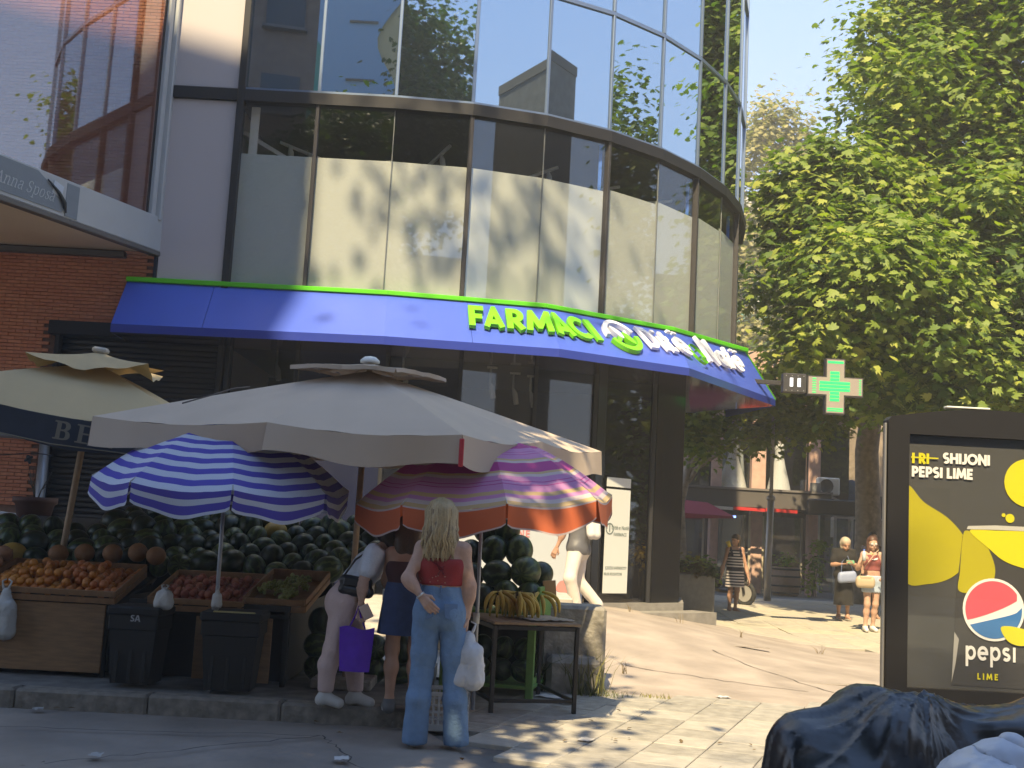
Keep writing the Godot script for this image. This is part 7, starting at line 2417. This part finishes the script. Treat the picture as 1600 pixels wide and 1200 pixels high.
	J.head = Vector3(-0.725, 1.44, -8.92)
	J.neck = Vector3(-0.72, 1.32, -8.86)
	J.sL = Vector3(-0.835, 1.275, -8.86)
	J.sR = Vector3(-0.60, 1.285, -8.86)
	J.chest = Vector3(-0.715, 1.17, -8.85)
	J.waist = Vector3(-0.71, 1.05, -8.84)
	J.eL = Vector3(-0.865, 1.08, -8.9)
	J.wL = Vector3(-0.83, 0.97, -9.02)
	J.eR = Vector3(-0.55, 1.08, -8.95)
	J.wR = Vector3(-0.58, 0.98, -9.1)
	t = person("person from behind in a dark maroon top and short navy skirt, brown hair", J, tanned, Vector3(-0.1, -0.3, -1), 0.012, {"L": [Vector3(0, -1, 0), 0.5], "R": [Vector3(0, -1, 0), 0.5]})
	cloth(t, "strapless_top", torso_prims(J, 0.009).slice(0, 6), 0.012, 0.03, [[Vector3(0, 1.225, 0), UP], [Vector3(0, 1.0, 0), -UP]], mt("maroon_top", 0.055, 0.014, 0.016, 0.85))
	var navyd := nm("navy_denim", lin(0.022, 0.04, 0.11), lin(0.04, 0.065, 0.16), 0.4, 0.9, 0.03, 0.3, false)
	skirt(t, "skirt", J.waist + Vector3(0, 0.02, 0), Vector3(-0.70, 0.69, -8.86), J.l, J.f, Vector2(0.145, 0.118), Vector2(0.205, 0.185), 0.018, navyd)
	for sd in ["L", "R"]:
		put("sneaker", round_mesh(foot_prims(J, sd, 0.014), 0.01, 0.02), mt("sneaker_dark", 0.10, 0.10, 0.10, 0.6), t, X(-t.position))
		put("sneaker_stripe", box(Vector3(0.02, 0.03, 0.1), 0.005), mt("sneaker_white"), t, X(J["a" + sd] - t.position + Vector3(0.04 if sd == "R" else -0.04, -0.05, -0.03)))
	hh = J.head
	var brown := nm("brown_hair", lin(0.035, 0.02, 0.012), lin(0.09, 0.05, 0.028), 0.2, 0.5, 0.06, 0.0, false)
	cloth(t, "hair", [[hh + Vector3(0, 0.045, 0.02), hh + Vector3(0, 0.04, -0.01), 0.09, 0.086], [hh + Vector3(-0.03, 0, 0.06), hh + Vector3(-0.035, -0.13, 0.08), 0.062, 0.05], [hh + Vector3(0.035, 0, 0.06), hh + Vector3(0.035, -0.13, 0.08), 0.062, 0.05]], 0.01, 0.03, [], brown, 0.008, 22.0)
	hair_strands(t, J, 160, 0.21, brown, Vector3(0, 0, 1), 0.5, 0.008, 9)

	# ---- person walking behind the wall
	J = stand(Vector3(1.0, 0.46, -15.2), 1.66, -1.2)
	J.head = Vector3(0.93, 2.02, -15.25)
	J.neck = Vector3(0.97, 1.87, -15.22)
	J.sL = Vector3(0.83, 1.79, -15.05)
	J.sR = Vector3(1.12, 1.79, -15.35)
	J.chest = Vector3(0.985, 1.66, -15.2)
	J.waist = Vector3(0.985, 1.48, -15.2)
	J.pel = Vector3(0.965, 1.32, -15.2)
	J.hL = Vector3(0.93, 1.27, -15.12)
	J.hR = Vector3(1.0, 1.27, -15.28)
	J.eL = Vector3(0.77, 1.53, -14.98)
	J.wL = Vector3(0.68, 1.31, -14.96)
	J.kL = Vector3(0.87, 0.93, -15.0)
	J.aL = Vector3(0.98, 0.56, -15.05)
	J.tL = Vector3(0.86, 0.50, -15.02)
	J.kR = Vector3(0.99, 0.90, -15.3)
	J.aR = Vector3(1.27, 0.60, -15.3)
	J.tR = Vector3(1.17, 0.50, -15.28)
	t = person("person striding left behind the wall in a sparkly grey shirt and cream trousers", J, tanned, Vector3(-1, 0, 0.3), 0.014, {"L": [Vector3(0.3, 0, -1), 0.5]})
	p = torso_prims(J, 0.014).slice(0, 2) + torso_prims(J, 0.014).slice(7, 9)
	for sd in ["L", "R"]:
		p.append([J["h" + sd], J["k" + sd], 0.10, 0.075])
		p.append([J["k" + sd], J["a" + sd], 0.075, 0.062])
	cloth(t, "trousers", p, 0.014, 0.03, [[Vector3(0, 1.42, 0), UP]], nm("cream_cotton", lin(0.56, 0.5, 0.45), lin(0.64, 0.58, 0.52), 0.5, 0.9, 0.02), 0.010, 12.0)
	var spark := nm("grey_sequins", lin(0.03, 0.03, 0.034), lin(0.26, 0.26, 0.28), 0.12, 0.45, 0.16)
	cloth(t, "shirt", torso_prims(J, 0.024) + arm_prims(J, "L", 0.02, 0.35) + arm_prims(J, "R", 0.02, 0.5), 0.014, 0.04, [[Vector3(0, 1.24, 0), -UP], [Vector3(0, 1.89, 0), UP]], spark, 0.012, 10.0)
	put("white_panel", crumple(round_mesh([[Vector3(-0.04, -0.2, 0), Vector3(-0.03, 0.1, -0.02), 0.05, 0.05], [Vector3(0.03, -0.2, 0), Vector3(0.03, 0.15, -0.03), 0.05, 0.04]], 0.012, 0.03), 0.02, 9.0, 3), mt("shirt_white", 0.6, 0.57, 0.55, 0.8), t, X(Vector3(1.15, 1.70, -15.10) - t.position, Vector3(-0.1, 0.45, 0)))
	for sd in ["L", "R"]:
		put("shoe", round_mesh(foot_prims(J, sd, 0.014), 0.012, 0.02), mt("shoe_pale"), t, X(-t.position))
	cloth(t, "hair", [[J.head + Vector3(0.02, 0.05, 0), J.head + Vector3(-0.01, 0.045, 0), 0.092, 0.09]], 0.014, 0.03, [], dark_hair)
	var bp := thing("black_backpack", "black rucksack on the front arm side of the striding person", "bag", Vector3(0.72, 1.66, -15.3))
	put("sack", round_mesh([[Vector3(0, -0.1, 0), Vector3(0, 0.1, 0), 0.11, 0.1]], 0.014, 0.03), mt("pack_black", 0.012, 0.012, 0.012, 0.7), bp)
	put("strap", tube([Vector3(0.02, 0.14, 0.05), Vector3(0.12, 0.2, 0.12), Vector3(0.15, 0.0, 0.14), Vector3(0.05, -0.14, 0.06)], [0.014], 6), mt("pack_black"), bp)

	# ---- striped dress
	J = stand(Vector3(4.74, 0.085, -24.0), 1.56, 0.1)
	J.eR = Vector3(4.50, 0.98, -24.02)
	J.wR = Vector3(4.46, 0.76, -23.97)
	J.eL = Vector3(4.98, 0.98, -24.02)
	J.wL = Vector3(5.02, 0.76, -23.95)
	J.kL = Vector3(4.79, 0.53, -23.93)
	J.aL = Vector3(4.77, 0.17, -24.0)
	t = person("person walking towards us in a navy and white striped dress", J, tanned, Vector3(-0.75, 0, 0.6), 0.017, {"L": [Vector3(-1, 0, 0), 0.5], "R": [Vector3(1, 0, 0), 0.5]}, 0.05)
	var bands := []
	for i in 26:
		bands.append(Color(0.025, 0.025, 0.05) if i % 2 == 0 or i in [12, 13] else Color(0.62, 0.57, 0.55))
	skirt(t, "dress", J.chest + Vector3(0, 0.11, 0), Vector3(4.75, 0.60, -24.0), J.l, J.f, Vector2(0.135, 0.125), Vector2(0.20, 0.165), 0.012, stripe_mat("striped_jersey"), bands)
	cloth(t, "bodice", torso_prims(J, 0.012, 0.052).slice(2, 11), 0.016, 0.03, [[Vector3(0, 1.29, 0), UP], [Vector3(0, 1.16, 0), -UP]], mt("navy_jersey", 0.03, 0.03, 0.055, 0.85))
	for sg in [-1.0, 1.0]:
		put("strap", tube([J.chest - t.position + Vector3(sg * 0.09, 0.05, 0.12), J.chest - t.position + Vector3(sg * 0.10, 0.155, 0.03), J.chest - t.position + Vector3(sg * 0.09, 0.06, -0.1)], [0.022], 8), mt("navy_jersey"), t)
		put("sandal", box(Vector3(0.09, 0.02, 0.24), 0.008), mt("sandal_pale", 0.4, 0.36, 0.3, 0.6), t, X(Vector3(J["aL" if sg > 0 else "aR"].x - t.position.x, 0.008, 0.04)))
	face_bits(t, J)
	cloth(t, "hair", [[J.head + Vector3(0.02, 0.045, -0.03), J.head + Vector3(0.0, 0.055, 0.0), 0.09, 0.082], [J.head + Vector3(0.06, 0, -0.04), J.head + Vector3(0.06, -0.12, -0.04), 0.05, 0.03]], 0.014, 0.03, [], dark_hair, 0.008, 20.0)
	var yb := thing("yellow_cup", "small yellow cup lifted to the face of the woman in stripes", "cup", Vector3(4.60, 1.40, -23.86))
	put("cup", lathe([Vector2(0, 0), Vector2(0.035, 0), Vector2(0.045, 0.12), Vector2(0.04, 0.12), Vector2(0.03, 0.01), Vector2(0, 0.01)], 14), mt("cup_yellow", 0.6, 0.42, 0.02, 0.5), yb, X(Vector3.ZERO, Vector3(0, 0, 0.4)))

	# ---- older woman in black
	J = stand(Vector3(6.68, 0.115, -23.0), 1.62, 0.0)
	J.head = Vector3(6.69, 1.56, -22.94)
	J.eR = Vector3(6.45, 1.17, -22.98)
	J.wR = Vector3(6.60, 1.19, -22.78)
	J.eL = Vector3(6.91, 1.17, -22.98)
	J.wL = Vector3(6.78, 1.19, -22.78)
	t = person("person in a long black dress looking down at a phone, short pale hair", J, tanned, Vector3(0.1, -0.55, 1), 0.017, {"L": [Vector3(0, 1, 0), 0.6], "R": [Vector3(0, 1, 0), 0.6]}, 0.06)
	var blk := nm("black_jersey", lin(0.011, 0.010, 0.010), lin(0.02, 0.018, 0.018), 0.5, 0.9)
	cloth(t, "dress_top", torso_prims(J, 0.026, 0.06) + arm_prims(J, "L", 0.03, 0.7) + arm_prims(J, "R", 0.03, 0.7), 0.016, 0.05, [[J.neck + Vector3(0, 0.005, 0), UP]], blk, 0.008, 10.0)
	skirt(t, "dress_skirt", J.waist + Vector3(0, 0.05, 0), Vector3(6.68, 0.40, -23.0), J.l, J.f, Vector2(0.145, 0.13), Vector2(0.19, 0.16), 0.014, blk)
	face_bits(t, J)
	cloth(t, "hair", [[J.head + Vector3(0, 0.06, -0.03), J.head + Vector3(0, 0.06, 0.01), 0.096, 0.088], [J.head + Vector3(0.06, 0.02, -0.03), J.head + Vector3(0.065, -0.05, -0.03), 0.045, 0.03], [J.head + Vector3(-0.06, 0.02, -0.03), J.head + Vector3(-0.065, -0.05, -0.03), 0.045, 0.03]], 0.013, 0.03, [], nm("pale_hair", lin(0.36, 0.28, 0.2), lin(0.5, 0.42, 0.32), 0.2, 0.6, 0.06), 0.008, 20.0)
	for sg in [-1.0, 1.0]:
		put("sandal", box(Vector3(0.09, 0.02, 0.24), 0.008), mt("sandal_pale"), t, X(Vector3(J["aL" if sg > 0 else "aR"].x - t.position.x, 0.008, 0.04)))
	var ph2 := thing("phone", "green-backed phone held by the woman in black", "phone", Vector3(6.72, 1.24, -22.70))
	put("shell", box(Vector3(0.15, 0.08, 0.012), 0.004), mt("phone_green", 0.12, 0.3, 0.16, 0.4), ph2, X(Vector3.ZERO, Vector3(-0.7, 0, 0)))
	put("screen", box(Vector3(0.14, 0.07, 0.004)), mt("lens_black"), ph2, X(Vector3(0, 0.004, -0.007), Vector3(-0.7, 0, 0)))
	var bb := thing("blue_bag", "pale blue handbag hanging in front of the black dress", "handbag", Vector3(6.68, 0.93, -22.77), 0.05)
	put("pouch", round_mesh([[Vector3(-0.13, -0.06, 0), Vector3(0.13, -0.03, 0), 0.05, 0.05], [Vector3(-0.13, 0.0, 0), Vector3(0.13, 0.03, 0), 0.055, 0.05], [Vector3(-0.12, 0.06, 0), Vector3(0.12, 0.09, 0), 0.05, 0.05]], 0.012, 0.06), nm("blue_leather", lin(0.2, 0.26, 0.48), lin(0.34, 0.4, 0.6), 0.15, 0.5), bb)
	put("strap", tube([Vector3(-0.12, 0.1, 0), Vector3(-0.1, 0.3, -0.02), Vector3(0.02, 0.42, -0.06), Vector3(0.12, 0.13, 0)], [0.008], 6), mt("strap_blue", 0.2, 0.25, 0.42, 0.6), bb)

	# ---- woman in the maroon top and denim shorts
	J = stand(Vector3(6.60, 0.055, -21.0), 1.66, 0.0)
	J.eR = Vector3(6.34, 1.15, -20.98)
	J.wR = Vector3(6.38, 1.30, -20.80)
	J.eL = Vector3(6.85, 1.16, -21.04)
	J.wL = Vector3(6.77, 1.03, -20.86)
	J.kR = Vector3(6.51, 0.53, -20.95)
	J.aR = Vector3(6.49, 0.14, -20.98)
	J.tR = Vector3(6.47, 0.085, -20.83)
	J.kL = Vector3(6.67, 0.53, -21.0)
	J.aL = Vector3(6.65, 0.14, -21.08)
	J.tL = Vector3(6.67, 0.085, -20.93)
	t = person("person in a maroon cropped top and denim shorts with sunglasses", J, skin, Vector3(0.0, -0.1, 1), 0.015, {"L": [Vector3(-1, 0, 0), 0.7], "R": [Vector3(0.6, 0, 0.4), 0.9]}, 0.062)
	cloth(t, "cropped_top", torso_prims(J, 0.010, 0.062), 0.014, 0.03, [[Vector3(0, 1.12, 0), -UP], [J.neck + Vector3(0, -0.045, 0), UP], [J.chest + Vector3(0.125, 0.05, 0), Vector3(0.95, 0.3, 0)], [J.chest + Vector3(-0.125, 0.05, 0), Vector3(-0.95, 0.3, 0)]], nm("maroon_rib", lin(0.19, 0.05, 0.05), lin(0.25, 0.07, 0.065), 0.2, 0.9))
	put("chest_print", slab(blob([Vector2(-0.05, 0), Vector2(0.0, 0.012), Vector2(0.06, 0.03), Vector2(0.05, 0.0), Vector2(0.0, -0.012)]), 0.006), mt("print_white", 0.7, 0.66, 0.62, 0.8), t, X(J.chest - t.position + Vector3(0.0, 0.05, 0.128), Vector3(-0.2, 0, 0)))
	p = torso_prims(J, 0.012).slice(0, 2) + torso_prims(J, 0.012).slice(7, 9)
	for sd in ["L", "R"]:
		p.append([J["h" + sd], J["h" + sd].lerp(J["k" + sd], 0.45), 0.10, 0.092])
	cloth(t, "denim_shorts", p, 0.014, 0.03, [[Vector3(0, 1.035, 0), UP], [Vector3(0, 0.745, 0), -UP]], nm("bleached_denim", lin(0.26, 0.36, 0.5), lin(0.42, 0.5, 0.62), 0.3, 0.9, 0.04), 0.006, 16.0)
	for sg in [-1.0, 1.0]:
		var sd := "L" if sg > 0 else "R"
		put("shoe", round_mesh(foot_prims(J, sd, 0.012), 0.012, 0.02), mt("shoe_white", 0.65, 0.63, 0.6, 0.6), t, X(-t.position))
	face_bits(t, J, true)
	var aub := nm("auburn_hair", lin(0.07, 0.03, 0.02), lin(0.13, 0.06, 0.035), 0.2, 0.5, 0.06)
	cloth(t, "hair", [[J.head + Vector3(0, 0.055, -0.03), J.head + Vector3(0, 0.062, 0.0), 0.092, 0.082], [J.head + Vector3(0.07, 0.02, -0.01), J.head + Vector3(0.075, -0.15, 0.0), 0.035, 0.03], [J.head + Vector3(-0.07, 0.02, -0.01), J.head + Vector3(-0.075, -0.15, 0.0), 0.035, 0.03]], 0.012, 0.03, [], aub, 0.006, 22.0)
	put("necklace", tube([J.neck - t.position + Vector3(-0.05, 0.0, 0.04), J.neck - t.position + Vector3(0, -0.045, 0.085), J.neck - t.position + Vector3(0.05, 0.0, 0.04)], [0.006], 6), mt("gold", 0.7, 0.45, 0.08, 0.3, 0.8), t)
	var wb := thing("water_bottle", "small clear water bottle with a blue cap in the raised hand", "bottle", Vector3(6.37, 1.30, -20.72))
	put("bottle", lathe([Vector2(0, 0), Vector2(0.034, 0), Vector2(0.034, 0.13), Vector2(0.015, 0.17), Vector2(0, 0.17)], 14), mt("bottle_clear", 0.55, 0.6, 0.65, 0.1), wb)
	put("cap", lathe([Vector2(0, 0.2), Vector2(0.016, 0.2), Vector2(0.016, 0.168)], 12), mt("cap_blue", 0.05, 0.12, 0.5, 0.5), wb)
	var tb := thing("crossbody_bag", "quilted beige crossbody bag at the hip of the woman in shorts", "handbag", Vector3(6.43, 0.93, -20.82), -0.1)
	put("pouch", round_mesh([[Vector3(-0.11, -0.06, 0), Vector3(0.11, -0.06, 0), 0.05, 0.05], [Vector3(-0.11, 0.0, 0), Vector3(0.11, 0.0, 0), 0.055, 0.055], [Vector3(-0.10, 0.05, 0), Vector3(0.10, 0.05, 0), 0.05, 0.05]], 0.012, 0.06), nm("beige_leather", lin(0.40, 0.3, 0.18), lin(0.52, 0.41, 0.27), 0.1, 0.6), tb)
	put("strap", tube([Vector3(-0.1, 0.1, 0.0), Vector3(0.0, 0.28, 0.0), Vector3(0.16, 0.50, 0.0), Vector3(0.25, 0.57, -0.12)], [0.007], 6), mt("strap_beige", 0.5, 0.4, 0.28, 0.6), tb)
	put("flap", box(Vector3(0.2, 0.09, 0.02), 0.009), nm("beige_leather"), tb, X(Vector3(0, 0.05, 0.05), Vector3(0.15, 0, 0)))
	# someone in dark clothes half hidden behind the case
	J = stand(Vector3(7.55, 0.1, -24.0), 1.75, 0.0)
	t = person("person in dark clothes half hidden behind the black advertising case", J, tanned, Vector3(0, 0, 1), 0.02, {}, 0.0)
	cloth(t, "trousers", torso_prims(J, 0.014).slice(0, 2) + leg_prims(J, "L", 0.02) + leg_prims(J, "R", 0.02), 0.02, 0.04, [[Vector3(0, 1.1, 0), UP], [Vector3(0, 0.17, 0), -UP]], blk)
	cloth(t, "shirt", torso_prims(J, 0.02) + arm_prims(J, "L", 0.016, 1.0) + arm_prims(J, "R", 0.016, 1.0), 0.02, 0.04, [[J.neck, UP], [Vector3(0, 1.0, 0), -UP]], mt("navy_jersey"))
	face_bits(t, J)
	cloth(t, "hair", [[J.head + Vector3(0, 0.055, -0.02), J.head + Vector3(0, 0.06, 0.0), 0.092, 0.085]], 0.016, 0.03, [], dark_hair)



# ---------------------------------------------------------------- rubbish bags, litter, weeds
func build_small() -> void:
	var film := mt("black_film", 0.012, 0.012, 0.014, 0.30)
	film.metallic_specular = 0.6
	var t := thing("rubbish_bags", "big slumped black plastic rubbish bag in front of the advertising case", "rubbish bag", Vector3(1.80, 0.015, -4.95))
	var prims := [[Vector3(-0.45, 0.30, 0.0), Vector3(0.75, 0.36, -0.1), 0.36, 0.42], [Vector3(-0.42, 0.5, 0.0), Vector3(-0.1, 0.58, -0.05), 0.25, 0.28], [Vector3(-0.12, 0.72, -0.02), Vector3(0.05, 0.70, -0.1), 0.22, 0.2], [Vector3(0.3, 0.62, -0.1), Vector3(0.9, 0.56, -0.15), 0.28, 0.3], [Vector3(-0.6, 0.16, 0.1), Vector3(-0.3, 0.1, 0.2), 0.22, 0.2]]
	var m := round_mesh(prims, 0.016, 0.12, [[Vector3(0, 0.01, 0), Vector3.DOWN]])
	m = folds(m, Vector3(-0.02, 0.95, 0.0), 0.14, 0.008, 21)
	put("sack", m, film, t)
	put("second_sack", folds(round_mesh([[Vector3(-0.35, 0.2, 0.25), Vector3(0.5, 0.25, 0.25), 0.28, 0.30], [Vector3(-0.5, 0.2, 0.1), Vector3(-0.3, 0.4, 0.05), 0.25, 0.2]], 0.016, 0.12, [[Vector3(0, 0.01, 0), Vector3.DOWN]]), Vector3(-0.1, 0.7, 0.2), 0.10, 0.010, 31), film, t)
	var u := thing("white_rubbish_bag", "knotted white plastic bag lying against the black rubbish bag", "bag", Vector3(1.86, 0.06, -4.35))
	put("sack", crumple(crumple(round_mesh([[Vector3(-0.08, 0.42, 0.05), Vector3(0.28, 0.40, 0.0), 0.22, 0.24], [Vector3(-0.06, 0.60, 0.0), Vector3(-0.02, 0.66, 0), 0.12, 0.07]], 0.011, 0.09), 0.06, 5.0, 8), 0.018, 20.0, 12), mt("thin_white", 0.46, 0.50, 0.58, 0.45), u)
	put("knot", crumple(round_mesh([[Vector3(-0.02, 0.69, 0), Vector3(0.02, 0.75, 0.01), 0.035, 0.05]], 0.008, 0.02), 0.012, 18.0, 9), mt("thin_white"), u)
	# litter
	var rr := RandomNumberGenerator.new()
	rr.seed = 5
	var pale := mt("litter_pale", 0.55, 0.53, 0.5, 0.8)
	for q in [[-3.85, -8.85, 0.07, "white scrap of paper on the road below the plywood stand"], [-3.35, -8.8, 0.05, "torn white scrap on the road by the kerb"], [-2.4, -7.3, 0.05, "dark flattened wrapper lying on the grey road"], [0.5, -10.9, 0.12, "pale blue scrap of paper behind the banana table"], [0.62, -10.55, 0.08, "crushed white carton on the ground beside the table leg"], [0.68, -8.75, 0.07, "small white scrap on the shaded paving slabs"], [-0.95, -7.6, 0.06, "flattened bottle top and paper on the road"], [2.2, -11.5, 0.06, "pale wrapper at the edge of the driveway"]]:
		var o := thing("litter", q[3], "litter", Vector3(q[0], 0.012 + gh(q[0], q[1]), q[1]), rr.randf() * 6.0)
		var sz: float = q[2]
		var f := FastNoiseLite.new()
		f.seed = int(sz * 1000)
		f.frequency = 2.0
		put("scrap", grid_mesh(6, 5, func(i, j): return Vector3((i - 3) * sz * 0.33, 0.02 * absf(f.get_noise_2d(i * 0.4, j * 0.4)) + 0.002, (2.5 - j) * sz * 0.3)), pale if sz > 0.05 else mt("litter_grey", 0.3, 0.3, 0.29, 0.8), o)
	# dry leaves blown over the road, and cracks
	var lt := thing("dry_leaves", "scattered small dry leaves on the road and paving", "leaves", Vector3(0, 0.012, -8.2))
	lt.set_meta("kind", "stuff")
	var ls := S()
	for i in 80:
		var p := Vector3(rr.randf_range(-4.0, 3.2), 0, rr.randf_range(-2.9, 2.0))
		if rr.randf() < 0.35:
			p.z = -0.72 + rr.randf_range(0.0, 0.12)
		var sz := rr.randf_range(0.012, 0.035)
		var b := Basis(Vector3(rr.randf_range(-0.3, 0.3), 1, rr.randf_range(-0.3, 0.3)).normalized(), rr.randf() * TAU)
		for k in 2:
			var sg := 1.0 if k == 0 else -1.0
			tri(ls, p + b * Vector3(-sz, 0.004, 0), p + b * Vector3(0, 0.001 + sz * 0.3, sg * sz * 0.5), p + b * Vector3(sz, 0.004, 0))
	put("leaf_litter", done(ls), mt("dry_leaf", 0.13, 0.09, 0.045, 0.9), lt)
	var crack_m := mt("crack_dark", 0.045, 0.04, 0.036, 0.95)
	for q in [[-3.6, -8.0, -1.2, -8.35], [-1.2, -8.35, -0.75, -7.2], [1.4, -13.0, 3.2, -12.2], [2.6, -14.4, 3.6, -12.0], [-2.6, -7.0, -1.2, -8.35]]:
		var cs := S()
		var a := Vector2(q[0], q[1])
		var b2 := Vector2(q[2], q[3])
		var prev := Vector2()
		var side := (b2 - a).orthogonal().normalized()
		for i in 19:
			var c := a.lerp(b2, i / 18.0) + side * rr.randf_range(-0.035, 0.035)
			if i > 0:
				var w := 0.004 + 0.004 * rr.randf()
				quad(cs, on(prev.x - side.x * w, prev.y - side.y * w, 0.014), on(prev.x + side.x * w, prev.y + side.y * w, 0.014), on(c.x + side.x * w, c.y + side.y * w, 0.014), on(c.x - side.x * w, c.y - side.y * w, 0.014))
			prev = c
		structure("road_crack", done(cs), crack_m)
	# weeds at the foot of the wall and in cracks
	weed("weed", "dry overgrown grass tuft against the front of the concrete wall", Vector3(0.86, 0.0, -11.25), 90, 0.45, 0.22, [Color(0.10, 0.11, 0.03), Color(0.24, 0.22, 0.09)])
	weed("weed", "low green weeds along the crack at the wall's foot", Vector3(1.0, 0.0, -11.18), 70, 0.10, 0.30, [Color(0.06, 0.09, 0.015), Color(0.16, 0.17, 0.04)])
	weed("weed", "sunlit tuft of short weeds in the joint of the paving", Vector3(1.5, 0.0, -11.25), 50, 0.06, 0.16, [Color(0.14, 0.15, 0.03), Color(0.28, 0.26, 0.07)])
	for q in [[1.9, -17.2, "thin dry weed stalk leftmost along the driveway's far edge"], [2.6, -17.0, "dry weed stalk second along the driveway's far edge"], [3.4, -16.6, "bushy dry weed stalk midway along the driveway's far edge"], [4.4, -16.2, "thin dry weed stalk nearest the advertising case"], [1.35, -12.6, "tall straggly weed beside the end of the concrete wall"]]:
		weed("dry_weed", q[2], on(q[0], q[1]), 7, 0.19, 0.04, [Color(0.14, 0.10, 0.04), Color(0.26, 0.2, 0.09)])
	weed("weed", "dark climbing weeds behind the steel table legs", Vector3(0.42, 0.0, -11.35), 80, 0.6, 0.14, [Color(0.03, 0.05, 0.012), Color(0.09, 0.10, 0.03)])


func weed(n: String, label: String, at: Vector3, blades: int, h: float, r: float, tones: Array) -> void:
	var t := thing(n, label, "weed", at)
	var s := S(true)
	for i in blades:
		var a := R.randf() * TAU
		var d := sqrt(R.randf()) * r
		var p := Vector3(cos(a) * d, 0, sin(a) * d * 0.5)
		var l := Vector3(R.randfn(0, 0.3), 1.0, R.randfn(0, 0.3)) * h * R.randf_range(0.4, 1.1)
		var w := Vector3(cos(a * 3.0), 0, sin(a * 3.0)) * clampf(h * 0.02, 0.003, 0.006)
		s.set_color((tones[0] as Color).lerp(tones[1], R.randf()))
		var q := p + l * 0.55
		var e := p + l + Vector3(l.x, -0.1 * h, l.z) * 0.6
		quad(s, p - w, p + w, q + w, q - w)
		tri(s, q - w, q + w, e)
	var m := mt("weed_blades", 1, 1, 1, 0.8)
	m.vertex_color_use_as_albedo = true
	var o := put("blades", done(s), m, t)
	o.set_meta("kind", "stuff")


# slack film: broad hollows, and sharp creases that run out from the knot
func folds(mesh: ArrayMesh, knot: Vector3, broad: float, crease: float, seed_: int) -> ArrayMesh:
	var a := mesh.surface_get_arrays(0)
	var v: PackedVector3Array = a[Mesh.ARRAY_VERTEX]
	var nr: PackedVector3Array = a[Mesh.ARRAY_NORMAL]
	var n := FastNoiseLite.new()
	n.seed = seed_
	n.noise_type = FastNoiseLite.TYPE_SIMPLEX_SMOOTH
	n.fractal_octaves = 2
	n.frequency = 1.0
	var s := SurfaceTool.new()
	s.begin(Mesh.PRIMITIVE_TRIANGLES)
	s.set_smooth_group(0)
	var out := PackedVector3Array()
	for i in v.size():
		var p := v[i]
		var d := p - knot
		var ang := atan2(d.z, d.x)
		var far := d.length()
		var big := n.get_noise_3d(p.x * 1.5, p.y * 1.5, p.z * 1.5)
		var c1 := pow(1.0 - absf(n.get_noise_3d(ang * 1.3, far * 0.7, p.y * 0.9)), 5.0)
		var c2 := pow(1.0 - absf(n.get_noise_3d(ang * 2.6 + 9.0, far * 1.6 + p.y * 1.5, 3.0)), 7.0)
		var c3 := pow(1.0 - absf(n.get_noise_3d(p.x * 3.0 + p.y * 2.0, p.y * 5.0, p.z * 3.0 + 4.0)), 9.0)
		out.append(p + nr[i] * (broad * big + crease * (1.6 * c1 + c2 + 0.5 * c3)))
	var ix: PackedInt32Array = a[Mesh.ARRAY_INDEX] if a[Mesh.ARRAY_INDEX] != null else PackedInt32Array(range(v.size()))
	for i in ix:
		s.add_vertex(out[i])
	return done(s)
